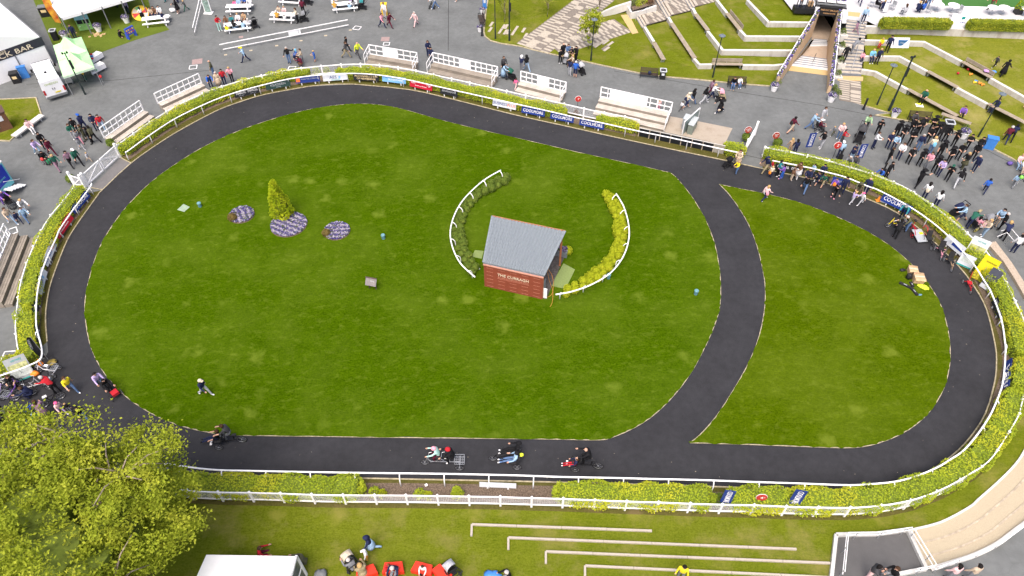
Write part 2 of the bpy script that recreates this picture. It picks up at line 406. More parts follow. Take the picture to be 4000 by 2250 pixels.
tag(db.build('leaf_litter', mat('pale_litter', (.3, .26, .2), .9, .4, 3), None), 'tiny pale leaves and grit scattered on the dark track', 'litter', kind='stuff')
# white fences behind the hedges (height 1.1) and inner running rail
FEN_TOP = [(-35.61,52.94,1.1), (-33.83,56.62,1.1), (-32.16,59.28,1.1), (-30.12,61.59,1.1), (-28.48,62.92,1.1), (-26.69,64.02,1.1), (-24.9,64.91,1.1), (-22.97,65.74,1.1), (-20.99,66.28,1.1), (-19,66.63,1.1), (-16.97,66.9,1.1), (-14.96,66.9,1.1), (-12.89,66.58,1.1), (-10.92,66.06,1.1),
  (-8.95,65.35,1.1), (-7.13,64.58,1.1), (-5.13,63.81,1.1), (-3.23,63.02,1.1), (-1.31,62.23,1.1), (0.6,61.45,1.1), (2.49,60.69,1.1), (4.4,59.91,1.1), (6.32,59.11,1.1), (8.17,58.38,1.1), (9.92,57.79,1.1), (11.97,56.99,1.1)]
FEN_RIGHT = [(22.63,52.79,1.1), (24.64,52.11,1.1), (27.1,51.14,1.1), (29.23,50.02,1.1), (31.26,48.78,1.1), (33.08,47.27,1.1), (34.28,45.46,1.1), (35.15,43.74,1.1), (35.86,42,1.1), (36.61,39.48,1.1), (36.67,37.21,1.1), (36.55,35.67,1.1), (36.33,33.75,1.1), (36.19,32.62,1.1), (35.82,30.96,1.1),
  (35.16,29.2,1.1), (34.27,27.72,1.1), (33.06,26.13,1.1), (32.2,24.87,1.1), (31.36,23.97,1.1), (29.16,21.83,1.1), (28.05,21.07,1.1), (27.43,20.75,1.1), (25.65,19.86,1.1), (23.63,19.11,1.1), (21.77,18.71,1.1), (19.82,18.52,1.1),
  (17.88,18.52,1.1), (15.9,18.57,1.1), (14.01,18.66,1.1), (12.08,18.7,1.1), (10.19,18.76,1.1), (8.33,18.84,1.1), (6.47,18.9,1.1), (4.61,18.98,1.1), (2.79,19.06,1.1), (0.95,19.11,1.1), (-0.88,19.17,1.1), (-2.69,19.2,1.1), (-4.48,19.23,1.1), (-6.31,19.26,1.1), (-8.07,19.27,1.1),
  (-9.85,19.28,1.1), (-11.64,19.31,1.1), (-13.46,19.38,1.1), (-15.26,19.43,1.1), (-17.03,19.46,1.1), (-18.85,19.55,1.1), (-20.17,19.72,1.1)]
FEN_LEFT = [(-36.98,47.34,1.1), (-37.19,45.23,1.1), (-37.37,43.83,1.1), (-37.4,42.3,1.1), (-37.19,40.19,1.1), (-36.87,38.18,1.1), (-36.4,36.21,1.1), (-35.75,34.31,1.1), (-35.02,32.43,1.1), (-34.54,31.41,1.1), (-33.91,30.29,1.1), (-33.57,29.78,1.1)]
def flat(pts): return [(p[0], p[1], 0) for p in pts]
def cut(pts, a, b):
 """part of a line nearest a .. nearest b"""
 i = min(range(len(pts)), key=lambda q: math.dist(pts[q][:2], a[:2])); j = min(range(len(pts)), key=lambda q: math.dist(pts[q][:2], b[:2]))
 return pts[i:j+1] if i <= j else pts[j:i+1][::-1]
def verge(name, edge, fence, m, z=.014):
 struct(name, MB().sheet([flat(edge) + flat(fence)[::-1]], z), m)
e_top = cut(ring_edge, (-34.29,51.87,0), (19.26,52.28,0))
e_right = cut(ring_edge, (22.39,51.07,0), (-20.72,21.56,0))
e_left = cut(ring_edge, (-32.91,31.48,0), (-35.43,48.15,0))
verge('verge_top', e_top, offset(FEN_TOP, .25) + [(21.38,53.47,0)], VERGE)
verge('verge_right', e_right, offset(FEN_RIGHT, .25), VERGE)
verge('verge_left', e_left, offset(FEN_LEFT[::-1] , .25), VERGE)
# bare mulch under the hedges
def mulch(name, fence, inn=2.3, out_=.1, z=.022):
 f = catmull(flat(fence), 2); struct(name, MB().sheet([offset(f, -inn) + offset(f, -out_)[::-1]], z), SOIL)
mulch('mulch_bed_right', FEN_RIGHT, 1.35); mulch('mulch_bed_top', FEN_TOP, 1.15); mulch('mulch_bed_left', FEN_LEFT[::-1], 1.1)
# grass south of the ring, sloping seating lawn
SOUTH = offset(flat(FEN_RIGHT), .1)
i0 = next(q for q, p in enumerate(FEN_RIGHT) if p[1] < 19.5)
south = [p for p in SOUTH if p[1] < 42]
GR0 = [(37.92,41.27,0), (37.73,38.7,0), (37.67,36.61,0), (37.51,35.01,0), (37.4,33.85,0), (37.5, 26, 0), (31.37,22.12,0), (29.76,20.89,0), (27.77,19.55,0), (26.99,19.04,0), (24.92,18.11,0), (22.89,17.63,0), (18.58,17.37,0), (17.67,15.08,0), (17.2,13.97,0), (22, 5, 0), (-45, 5, 0), (-45, 19, 0)]
struct('lawn_south', MB().sheet([south + GR0[::-1][0:0] + list(reversed(GR0))], .01), MEADOW)
# pale gravel seating terraces at the bottom right
GRAVEL = mat('buff_gravel', (.38, .32, .225), .95, .16, 40, bump=.4, col2=(.5, .43, .31))
gi = catmull([(22.89,17.63,0), (24.92,18.11,0), (26.99,19.04,0), (27.77,19.55,0), (29.76,20.89,0), (31.37,22.12,0), (32.73,23.52,0), (34.21,25.27,0)], 4)
go_ = catmull([(23.24,15.39,0), (25.81,16.1,0), (27.55,16.79,0), (28.97,17.59,0), (30.2,18.31,0), (32.13,19.75,0), (33.97,22.39,0)], 4)
struct('gravel_terrace', MB().sheet([gi + go_[::-1]], .02), GRAVEL)
struct('gravel_edging', ribbon(MB(), gi, .12, .1, False, .09), STONE)
def lerp_line(a, b, t, n=24):
 def at(l, q):
  q *= len(l)-1; i = min(int(q), len(l)-2); return Vector(l[i]).lerp(Vector(l[i+1]), q-i)
 return [tuple(at(a, q/n).lerp(at(b, q/n), t)) for q in range(n+1)]
EDGE0 = mat('sandy_edging', (.4, .34, .26), .9, .3, 3)
for t in (.36, .7):
 struct('gravel_edging_row', ribbon(MB(), lerp_line(gi, go_, t), .1, .05, False, .04), EDGE0)
struct('gravel_edging_outer', ribbon(MB(), go_, .25, .14, False, .13), STONE)
# asphalt landing with pale kerb, bottom right
LAND = [(18.57,17.33,0), (20.87,17.37,0), (22.8,17.63,0), (22.98,15.39,0), (21.32,15.08,0), (17.57,14.91,0)]
struct('landing', MB().prism(LAND, 0, .03), asphalt_mat('landing_asphalt', (.095, .094, .095), .3, .1))
# sloped path at the right edge, behind the hedge
PATH_R = [(37.94,41.31,0), (38.69,41.5,0), (38.86,39.13,0), (38.81,35.25,0), (38.15,35.4,0), (38.26,37.35,0), (38.28,39.22,0)]
struct('path_right', MB().prism(PATH_R, 0, .25), mat('buff_path', (.40, .33, .26), .95, .2, 8))
# artificial turf by the marquees, small lawn at the left
struct('turf_carpet', MB().sheet([[(-57.33,83.45,0), (-50.5,72.94,0), (-45.01,70.75,0), (-41.75,73.9,0), (-38.71,76.22,0), (-42.35,80.84,0), (-44.14,84.69,0), (-58.08,84.69,0)]], .012), TURF)
struct('lawn_corner', MB().sheet([[(-51.31,62.03,0), (-47.55,62.38,0), (-45.69,59.42,0), (-46.11,59.42,0), (-45.53,59.15,0), (-46.76,55.17,0), (-48.03,55.27,0)]], .03), MEADOW)
k = MB(); ribbon(k, [(-51.33,62.06,0), (-47.57,62.41,0), (-45.69,59.42,0), (-45.72,59.15,0)], .12, .09, False, .09); struct('kerb_lawn_corner', k, KERB)
k = MB(); ribbon(k, [(-46.64,56.1,0), (-46.76,55.17,0), (-48.03,55.27,0)], .12, .09, False, .09); struct('kerb_lawn_corner_front', k, KERB)
# asphalt apron and concrete pad
struct('concrete_pad', MB().sheet([[(12.4,58.62,0), (14.74,59.42,0), (17.81,58.42,0), (20.97,57.25,0), (19.63,54.55,0), (15.87,56.1,0), (12.03,57.44,0)]], .012), stone_mat('pad_concrete', (.37, .32, .26), (.2, .15, .1), .5))
struct('gate_apron', MB().sheet([[(-36.5,48.43,0), (-35.47,48.16,0), (-34.29,51.88,0), (-35.56,52.7,0)]], .018), asphalt_mat('apron_asphalt', (.15, .145, .145), .25, .12))
k = MB(); ribbon(k, [(-36.5,48.43,0), (-35.47,48.16,0)], .08, .06, False, .05); ribbon(k, [(-35.56,52.7,0), (-34.29,51.88,0)], .08, .06, False, .05); struct('kerb_gate_apron', k, KERB)
# narrow dark drainage seam in the plaza
SEAM = mat('seam', (.03, .03, .03), .9)
for nm, pts in (('seam_plaza', [(10.72,67.45,0), (16.29,65.68,0), (22.41,63.61,0), (30.36,61.19,0), (34.86,59.42,0), (37.82,58.42,0), (41.72,56.42,0), (44.83,52.17,0)]), ('seam_plaza_left', [(-7.6,83.45,0), (-6.93,71.58,0)]), ('seam_plaza_top', [(-49.71,64.93,0), (-41.13,65.68,0), (-31.4,67.69,0)]), ('seam_gate', [(21.23,53.11,0), (22.82,52.46,0)])):
 struct(nm, ribbon(MB(), pts, .06, .006), SEAM)
# ---------------------------------------------------------------- terraced garden, top right
L0 = [(-2.89,83.45,0), (-3.05,80.45,0), (-3.16,75.76,0), (-3,74.69,0), (-2.36,73.72,0), (-1.21,73.12,0), (0.71,72.57,0), (2.69,71.58,0), (4.98,70.55,0), (7.14,69.57,0), (10.78,68.03,0), (13.17,67.06,0), (15.97,66.29,0), (18.77,65.84,0), (21.93,65.23,0),
  (23.97,64.86,0), (26.26,64.56,0), (28,66.31,0), (28.98,67.55,0), (31, 72, 0), (33.5, 82, 0), (30, 95, 0), (-6, 95, 0), (-12, 86, 0)]
struct('lawn_terrace_base', MB().sheet([L0], .016), MEADOW)
k = MB(); ribbon(k, L0[:17], .14, .07, False, .07); struct('kerb_terrace', k, KERB)
R0_ = [(36.29,66.58,0), (34.59,61.63,0), (34.44,61.19,0), (36.89,59.68,0), (35.25,59.42,0), (37.84,58.49,0), (40.61,57.77,0), (41.88,56.8,0), (43.42,55.17,0), (45.36,52.52,0), (46.23,50.35,0), (75, 55, 0), (75, 95, 0), (39.5, 80, 0)]
struct('lawn_terrace_right', MB().sheet([R0_], .016), MEADOW2)
k = MB(); ribbon(k, R0_[2:11], .14, .07, False, .07); struct('kerb_terrace_right', k, KERB)
UP = 2.3   # height of the upper paved court
struct('lawn_tier_one', MB().sheet([[(14.88,76.18,0.4), (15.43,72.9,0.4), (16.23,69.66,0.06), (19.62,67.87,0.03), (19.29,68.61,0.2), (17.85,76.55,0.35), (17.52,77.41,0.4)]]), MEADOW)
struct('lawn_tier_two', MB().sheet([[(17.75,77.61,0.8), (17.86,76.23,0.8), (19.3,69.29,0.55), (19.7,67.9,0.5), (20.94,67.86,0.5), (28.55,67.7,0.5), (29.65,69.38,0.5), (22.35,69.92,0.45), (21.65,74.1,0.6), (20.75,78.18,0.75), (20.55,78.94,0.8)]]), MEADOW)
struct('lawn_tier_three', MB().sheet([[(20.65,78.9,1.2), (20.8,77.66,1.2), (21.63,74.03,1.1), (22.4,69.93,1), (29.69,69.76,1), (30.96,71.63,1), (25.14,71.96,0.95), (24.85,73.87,1), (24.07,77.96,1.1), (23.56,80.55,1.2)]]), MEADOW)
struct('lawn_tier_four', MB().sheet([[(23.56,80.31,1.6), (24.26,77.42,1.6), (25.12,71.89,1.5), (31.03,71.8,1.5), (32.38,73.89,1.5), (27.94,74.16,1.45), (27.47,76.69,1.5), (26.94,80.9,1.6)]]), MEADOW)
struct('lawn_tier_five', MB().sheet([[(26.9,79.47,2), (28,74.11,2), (32.47,73.98,2), (33.43,75.69,2), (31.33,76.06,2), (30.83,79.28,2), (30.69,80.85,2)]]), MEADOW)
struct('lawn_step_one', MB().sheet([[(36.38,66.76,0.5), (37.63,66.45,0.5), (39.74,63.1,0.5), (42.74,58.68,0.5), (44.24,57.92,0.03), (46.44,58.58,0.03), (46.45,60.15,0.5), (44.54,62.96,0.5), (40.7,68.57,0.5), (37.05,68.65,0.5)]]), MEADOW2)
struct('lawn_step_two', MB().sheet([[(37.09,68.58,1), (40.76,68.58,1), (42.49,65.77,1), (46.03,59.93,1), (48.41,56.77,1), (49.82,58.73,1), (48.89,61.59,1), (46.25,66.61,1), (43.88,70.62,1), (37.72,70.95,1)]]), MEADOW2)
struct('lawn_step_three', MB().sheet([[(37.81,71.01,1.5), (43.96,70.71,1.5), (46.2,66.84,1.5), (47.86,63.66,1.5), (49.57,59.7,1.5), (57.14,72.4,1.5), (38.48,73.01,1.5)]]), MEADOW2)
PAVE = mat('pale_paving', (.5, .5, .51), .7, .08, 1.5)
court = [(30.67,79.34,2.3), (31.04,75.72,2.3), (33.11,75.48,2.3), (34.23,76.79,2.3), (34.57,77.97,2.3), (37.24,78.14,2.3), (35.56,73.25,2.3), (36.06,73.25,2.3), (36.28,73.96,2.3), (38.5,73.72,2.3), (39.2,72.61,2.3), (55.36,71.41,2.3), (90, 95, 2.3), (25, 100, 2.3)]
struct('court_paving', MB().sheet([court]), PAVE)
TERR = []
def wall(label, top, h, wd=.3, m=None, name='retaining_wall', side=-1, face=None):
 """low concrete wall whose coping follows top; body set under it"""
 t = thing(name, label, 'wall', (top[0][0], top[0][1], 0), 0, 'retaining walls of the grass terraces')
 o = Vector((top[0][0], top[0][1], 0))
 A = [Vector(p)-o for p in top]; B = [Vector(p)-o for p in offset(top, side*-wd)]
 body = MB(); cop = MB()
 for q in range(len(A)-1):
  a, b, c, d = A[q], A[q+1], B[q+1], B[q]
  lo = lambda p: (p.x, p.y, p.z-h); md = lambda p: (p.x, p.y, p.z-.06)
  body.quad(lo(a), lo(b), md(b), md(a)); body.quad(lo(c), lo(d), md(d), md(c)); body.quad(lo(b), lo(c), md(c), md(b)); body.quad(lo(d), lo(a), md(a), md(d))
  cop.quad(a, b, c, d); cop.quad(md(a), md(b), b, a); cop.quad(md(c), md(d), d, c); cop.quad(md(b), md(c), c, b); cop.quad(md(d), md(a), a, d)
 body.build('wall_face', face or m or STONE_R, t); cop.build('coping', m or STONE, t)
 return t
WOODG = wood_mat('grey_timber', (.24, .2, .15), (.42, .36, .28))
def slat_seat(label, a, b, wd=.55, back=False, n=5, leg=True, side=1):
 L = math.dist(a[:2], b[:2]); t = thing('timber_bench', label, 'bench', a, ang(a, b), 'timber benches on the terrace walls')
 dz = b[2]-a[2]
 for q in range(n):
  y = side*(q+.5)*wd/n
  s = MB().bar((0, y, .02), (L, y, dz+.02), wd/n*.86, .05).build('slat', WOODG, t)
 if back:
  for q in range(3): MB().bar((.05, side*(wd+.04), .17+q*.13), (L-.05, side*(wd+.04), dz+.17+q*.13), .05, .11).build('back_slat', WOODG, t)
  for x in (.3, L/2, L-.3): MB().box((x, side*(wd+.08), .2+dz*x/L), (.06, .04, .5)).build('back_support', STEEL, t)
 for x in (.25, L-.25): MB().box((x, side*wd/2, -.2+dz*x/L), (.08, wd*.8, .38)).build('support', STEEL, t)
 return t
wall('short concrete wall beside the first flight of garden steps', [(14.78,76.14,0.42), (15.37,72.83,0.42)], .5)
slat_seat('short timber bench ending on the lowest grass tier', (15.24,72.52,0.42), (15.78,68.95,0.42), .5)
wall('short concrete wall at the head of the long timber bench', [(17.61,77.58,0.82), (17.79,76.32,0.8)], .55)
slat_seat('longest timber bench running down the second grass tier', (17.63,76.14,0.8), (19.03,68.96,0.6), .5)
wall('angled concrete wall turning below the long timber bench', [(19.09,69.03,0.56), (19.55,67.82,0.52), (20.93,67.82,0.52)], .6)
slat_seat('timber bench with backrest let into the lowest garden wall', (20.91,67.74,0.52), (24.13,67.67,0.52), .5, True)
wall('concrete wall between the backed bench and the tunnel', [(24.13,67.67,0.52), (27.35,67.59,0.52), (28.59,67.86,0.5)], .6)
wall('short concrete wall at the head of the third grass tier', [(20.52,78.95,1.22), (20.66,77.62,1.2)], .55)
slat_seat('timber bench along the third grass tier', (20.48,77.51,1.2), (21.26,73.94,1.1), .5)
wall('long bent concrete wall of the third grass tier', [(21.32,73.82,1.12), (22.22,69.89,1.02), (22.34,69.82,1.02), (29.69,69.76,1.02)], .7)
wall('concrete wall leading down to the backed bench on the fourth tier', [(23.42,80.07,1.62), (23.96,77.05,1.6)], .6)
slat_seat('timber bench with backrest on the fourth grass tier', (23.85,76.9,1.58), (24.55,73.23,1.52), .5, True)
wall('bent concrete wall of the fourth grass tier', [(24.64,73.28,1.54), (24.99,71.89,1.52), (25.1,71.82,1.52), (31.01,71.75,1.52)], .65)
wall('topmost bent concrete wall below the upper court', [(26.66,79.23,2.02), (27.82,74.12,2.02), (27.97,74,2.02), (32.44,73.89,2.02)], .65)
wall('lowest concrete wall right of the stairs', [(36.22,66.81,0.52), (37.45,66.42,0.52), (39.56,63.07,0.52)], .6)
slat_seat('long timber bench on the lowest wall right of the stairs', (39.46,63,0.52), (42.45,58.37,0.52), .5)
slat_seat('end of the long timber bench near the black bin', (41.17,58.75,0.5), (43.3,57.1,0.46), .5)
wall('middle concrete wall right of the stairs', [(36.82,68.54,1.02), (40.57,68.54,1.02), (42.28,65.69,1.02)], .65)
slat_seat('timber bench on the middle wall right of the stairs', (42.2,65.58,1.02), (43.97,62.55,1.02), .5)
wall('concrete wall running on beyond the middle timber bench', [(44.04,62.63,1.02), (45.79,59.76,1.02)], .65)
slat_seat('timber bench on the middle wall at the far right', (45.73,59.69,1.02), (48.07,56.09,1.02), .5)
wall('upper concrete wall behind the spectators on the grass', [(37.62,70.97,1.52), (43.76,70.67,1.52), (46.02,66.72,1.52)], .65)
slat_seat('timber bench with backrest holding the dropped jackets', (45.95,66.57,1.52), (47.52,63.55,1.52), .5, True)
wall('upper concrete wall right of the backed bench', [(47.56,63.55,1.52), (49.55,59.67,1.52)], .65)
wall('tall stone wall carrying the clipped court hedge', [(37.92,72.49,2.32), (43.3,72.31,2.32), (55.29,71.28,2.32)], .95)
# striped paving: each slab its own piece
SLAB_L = mat('pale_slab', (.42, .375, .31), .9, .2, 4); SLAB_D = mat('brown_slab', (.2, .175, .15), .9, .2, 4)
def slabs(parent, a, b, half, z, col_w=.95, row=.27, pale=.55, fill=1.):
 """staggered rows of slabs laid across a path from a to b"""
 L = math.dist(a[:2], b[:2]); th = ang(a, b); n = int(L/row); cols = max(1, int(2*half/col_w)); cw = 2*half/cols
 me = cached('slab', lambda: MB().box((0, 0, 0), (1, 1, .05)))
 for i in range(n):
  for j in range(cols):
   if random.random() > fill: continue
   s = (i+.5)*row; tt = -half+(j+.5)*cw + (row*.2 if i % 2 else -row*.2)
   o = obj('slab', me, SLAB_L if (i+j*1.3+random.random()*.9) % 2 < 2*pale-.1 else SLAB_D, parent)
   zz = z[0]+(z[1]-z[0])*s/L if isinstance(z, tuple) else z
   o.location = (a[0]+math.cos(th)*s-math.sin(th)*tt, a[1]+math.sin(th)*s+math.cos(th)*tt, zz)
   o.rotation_euler = (0, 0, th); o.scale = (row*.94, cw*.97, 1)
BED = mat('path_bedding', (.2, .17, .14), .95, .2)
def path_bed(name, a, b, half, z=.02):
 th = ang(a, b); n = (-math.sin(th)*half, math.cos(th)*half)
 return struct(name, MB().sheet([[(a[0]+n[0], a[1]+n[1], 0), (a[0]-n[0], a[1]-n[1], 0), (b[0]-n[0], b[1]-n[1], 0), (b[0]+n[0], b[1]+n[1], 0)]], z), BED)
pa0, pa1 = (2.18,72.01,0), (10.58,84.48,0)
pb0, pb1 = (4.45,72.26,0), (12.66,77.23,0)
slabs(path_bed('striped_path_up', pa0, pa1, 2.05), pa0, pa1, 2.0, .035, 1.0, .3)
slabs(path_bed('striped_path_across', pb0, pb1, 1.75, .018), pb0, pb1, 1.7, .03, .85, .3)
for q, (a, b) in enumerate((((-2.97,77.04,0), (1.89,75.4,0)), ((9.16,73.64,0), (10.87,72.26,0)))):
 p = struct('stray_slabs', MB().box(((a[0]+b[0])/2, (a[1]+b[1])/2, .02), (.2, .2, .02)), BED)
 slabs(p, a, b, 1.1, .02, 1.1, .3, .95, .35)
struct('tactile_strip', MB().prism([(12.63,79.58,0), (13.58,79.77,0), (14.18,75.49,0), (13.47,75.19,0)], 0, .05), mat('buff_tactile', (.5, .36, .17), .9, .12, 12))
# garden steps: three flights with paved landings
RISER = mat('step_riser', (.2, .215, .25), .85, .15)
st = struct('garden_steps', MB().box((0, 0, -.2), (.1, .1, .1)), BED)
GW = [((14.7,76.49,0), (13.86,81.53,0)), ((17.64,77.94,0.4), (16.91,83.02,0.4)), ((20.52,79.32,0.8), (19.92,84.54,0.8)), ((23.51,80.55,1.2), (23.04,85.89,1.2))]
for f in range(3):
 a, b = Vector(GW[f][0]), Vector(GW[f][1]); c, d = Vector(GW[f+1][0]), Vector(GW[f+1][1]); z0 = .4*f
 for s in range(3):
  t0, t1 = s*.09, .3 if s == 2 else (s+1)*.09
  te = 1. if s == 2 else t1+.02; q = [a.lerp(c, t0), a.lerp(c, te), b.lerp(d, te), b.lerp(d, t0)]
  z1 = z0+.133*(s+1)
  e = [(p.x, p.y) for p in q]
  MB().prism(e, z1-.133, z1-.02).build('step', RISER if s < 2 else BED, st)
  q2 = [a.lerp(c, t0+.012), a.lerp(c, t1), b.lerp(d, t1), b.lerp(d, t0+.012)]
  MB().prism([(p.x, p.y) for p in q2], z1-.02, z1+.004).build('tread', SLAB_L, st)
 p0, p1 = a.lerp(c, .31).lerp(b.lerp(d, .31), .5), c.lerp(d, .5)
 slabs(st, p0, p1, (c-d).length*.48, z0+.4, .8, .27)
# planting bed with concrete wall at the head of the steps
wall('concrete planter wall round the shrubs beside the steps', [(13.47,80.98,0.8), (13.79,78.84,0.8), (14.84,79.27,0.8), (16.59,79.97,1.1)], .8, .25, STONE, 'planter_wall', 1, STONE)
struct('planting_bed', MB().sheet([[(13.73,81.09,0.7), (13.96,79.43,0.7), (16.48,80.38,0.95), (16.97,82.67,0.95), (14.06,83.2,0.7)]]), SOIL)
wall('sloping concrete wall under the glass balustrade', [(10.21,79.45,0.5), (11.85,80.09,0.9), (13.73,80.54,1.3)], .9, .3, STONE, 'balustrade_wall', 1, STONE)
# main stairs beside the tunnel
sl0, sr0, sl1, sr1 = Vector((34.25,66.86,0)), Vector((36.25,66.65,0)), Vector((36.37,74.12,2.3)), Vector((38.4,73.64,2.3))
stairs = struct('main_stairs', MB().prism([(sl0.x, sl0.y), (sr0.x, sr0.y), (sr1.x, sr1.y), (sl1.x, sl1.y)], -.1, .002), BED)
N = 16
for s in range(N):
 f = lambda k: k/N if k <= 7 else (7/N+(k-7)*(1-7/N-.1)/(N-7)+.1)
 t0, t1 = f(s), (f(s+1) if s != 6 else 7/N+.1)
 z1 = 2.3*(s+1)/N
 for nm, m, a, b, lo, hi in (('step', RISER, t0, 1., z1-2.3/N, z1-.03), ('tread', SLAB_L, t0+.008, min(1, t1+.004), z1-.03, z1)):
  q = [sl0.lerp(sl1, a), sr0.lerp(sr1, a), sr0.lerp(sr1, b), sl0.lerp(sl1, b)]
  MB().prism([(p.x, p.y) for p in q], lo, hi).build(nm, m, stairs)
struct('tactile_strip_stairs', MB().prism([(33.74,66.51,0), (36.38,66.31,0), (36.08,65.5,0), (33.54,65.63,0)], 0, .05), MATS['buff_tactile'])
struct('tactile_strip_court', MB().prism([(37.08,75.89,2.3), (38.37,75.64,2.3), (37.9,74.67,2.3), (36.75,74.92,2.3)], 2.29, 2.315), MATS['buff_tactile'])
p = path_bed('striped_path_stairs', (34.83,65.57,0), (33.55,61.68,0), 1.0, .022)
struct('path_tail', MB().sheet([[(32.72,62.37,0), (34.76,62.25,0), (34.56,61.63,0), (34.44,61.19,0)]], .02), SLAB_L)
slabs(p, (34.81,65.57,0), (33.57,61.75,0), 1.02, .03, 1.02, .2, .5)
# tunnel: floor, steps down, side walls with flower troughs
TAN = mat('tan_render', (.52, .38, .24), .85, .1, 2)
tf = struct('tunnel_floor', MB().sheet([[TL3, TR3, (37.4, 76, -1.3), (37.4, 90, -1.3), (34.6, 90, -1.3), (33.6, 76, -1.3)]]), stone_mat('tunnel_paving', (.42, .33, .25), (.2, .14, .1), .5))
WST = mat('white_step', (.62, .62, .62), .7, .08, 3)
for (a, b, c, d, z0, z1, n) in ((TL0, TR0, TL1, TR1, 0, -.75, 5), (TL2, TR2, TL3, TR3, -.75, -1.3, 4)):
 a, b, c, d = (Vector((p[0], p[1], 0)) for p in (a, b, c, d))
 for s in range(n):
  t0, t1 = s/n, (s+1)/n; z = z0+(z1-z0)*s/n - .02
  q = [a.lerp(c, t0), b.lerp(d, t0), b.lerp(d, t1), a.lerp(c, t1)]
  MB().prism([(p.x, p.y) for p in q], z-.6, z).build('step', WST, tf)
  q = [a.lerp(c, t1-.05*5/n), b.lerp(d, t1-.05*5/n), b.lerp(d, t1), a.lerp(c, t1)]
  MB().prism([(p.x, p.y) for p in q], z+.001, z+.008).build('nosing', RISER, tf)
MB().sheet([[TL1, TR1, TR2, TL2]], -.01).build('tunnel_landing', MATS['tunnel_paving'], tf)
struct('tactile_strip_tunnel', MB().sheet([[(28.98,67.55,0), (32.92,66.56,0), (33.23,67.52,0), (29.53,68.5,0)]], .012), MATS['buff_tactile'])
def tunnel_wall(label, a, b, th_out, z0, z1):
 t = thing('tunnel_wall', label, 'wall', (a[0], a[1], 0), 0, 'tunnel side walls')
 o = Vector((a[0], a[1], 0)); A, B = Vector(a)-o, Vector(b)-o; d = Vector((B.x, B.y, 0)).normalized(); n = Vector((-d.y, d.x, 0))*th_out
 e = [(A.x, A.y), (B.x, B.y), (B.x+n.x, B.y+n.y), (A.x+n.x, A.y+n.y)]
 MB().prism(e, -1.6, [z0, z1, z1, z0]).build('wall_face', TAN, t)
 r = MB(); p0 = Vector((A.x, A.y, z0))+n*1.15; p1 = Vector((B.x, B.y, z1))+n*1.15
 r.bar(p0+Vector((0, 0, .16)), p1+Vector((0, 0, .16)), .09, .05); r.build('handrail', WHITE, t)
 gl = MB(); gl.bar(p0-Vector((0, 0, .2)), p1-Vector((0, 0, .2)), .02, .7); gl.build('glass_panel', mat('blue_glass', (.32, .38, .42), .15, .05), t)
 fl = MB(); rnd = random.Random(3); LL = (p1-p0).length
 for q in range(int(LL*34)):
  t_ = rnd.random(); c = Vector((A.x, A.y, z0)).lerp(Vector((B.x, B.y, z1)), t_)+n*rnd.uniform(.05, 1.)+Vector((0, 0, rnd.uniform(.0, .22)))
  fl.ball(c, rnd.uniform(.05, .11), 5, rnd.choice((0, 0, 1, 1, 2, 3)))
 f = fl.build('flower_trough', [PURPLE, GREENL, PALEF, GREENL], t); f['kind'] = 'stuff'
 return t
PURPLE = mat('purple_petals', (.10, .075, .26), .8, .35, 20); GREENL = mat('trough_leaves', (.07, .09, .03), .8, .4, 20); PALEF = mat('pale_petals', (.5, .44, .6), .8, .2, 20)
tunnel_wall('tan tunnel wall with flower trough, left of the opening', (27.17,64.8,0.95), (33.45,74.76,2.9), .3, .95, 2.75)
tunnel_wall('tan tunnel wall with flower trough beside the main stairs', (31.7,63.34,0.8), (35.58,75.08,2.9), -.3, .85, 2.75)
t = thing('tunnel_portal', 'black sign fascia over the tunnel mouth with window boxes on top', 'portal', (35.4, 76.6, 0), R(-12))
MB().box((0, .3, 1.85), (3.4, .3, 1.0)).build('sign_fascia', BLACK, t)
lettering('THE PAT SMULLEN', mat('bronze_letters', (.7, .42, .2), .5), t, (0, .13, 2.0), (R(90), 0, 0), 2.0)
lettering('WEIGH ROOM', MATS['bronze_letters'], t, (0, .13, 1.65), (R(90), 0, 0), 1.3)
MB().box((0, 3.5, 2.44), (3.3, 6, .1)).build('roof_slab', GREYP, t)
for x in (-1.1, 0, 1.1):
 MB().box((x, 1.6, 2.72), (.95, 1.9, .1)).build('glazed_panel', WHITE, t)
 f = MB()
 for q in range(40): f.ball((x+random.uniform(-.4, .4), random.choice((1.2, 2.1))+random.uniform(-.25, .25), 2.85+random.uniform(0, .12)), random.uniform(.06, .12), 5, random.choice((0, 0, 1)))
 f.build('window_box', [PURPLE, GREENL], t)['kind'] = 'stuff'
MB().box((0, 7, .4), (3.6, .2, 4)).build('back_wall', mat('tunnel_shade', (.03, .028, .026), .9), t)  # near-black colour stands for the shade deep in the tunnel
# putting green and hedge bank on the court
struct('putting_green', MB().prism([(48.71,79.38,2.32), (48.08,77.18,2.32), (55.75,76.71,2.32), (57.07,76.71,2.32), (59.27,79.38,2.32)], 2.31, 2.34), mat('green_carpet', (.045, .14, .03), .95, .12, 12))
k = MB(); ribbon(k, [(48.01,78.99,2.32), (47.89,76.94,2.32), (55.68,76.56,2.32)], .18, 2.42, False, .12); struct('kerb_putting_green', k, WHITE)

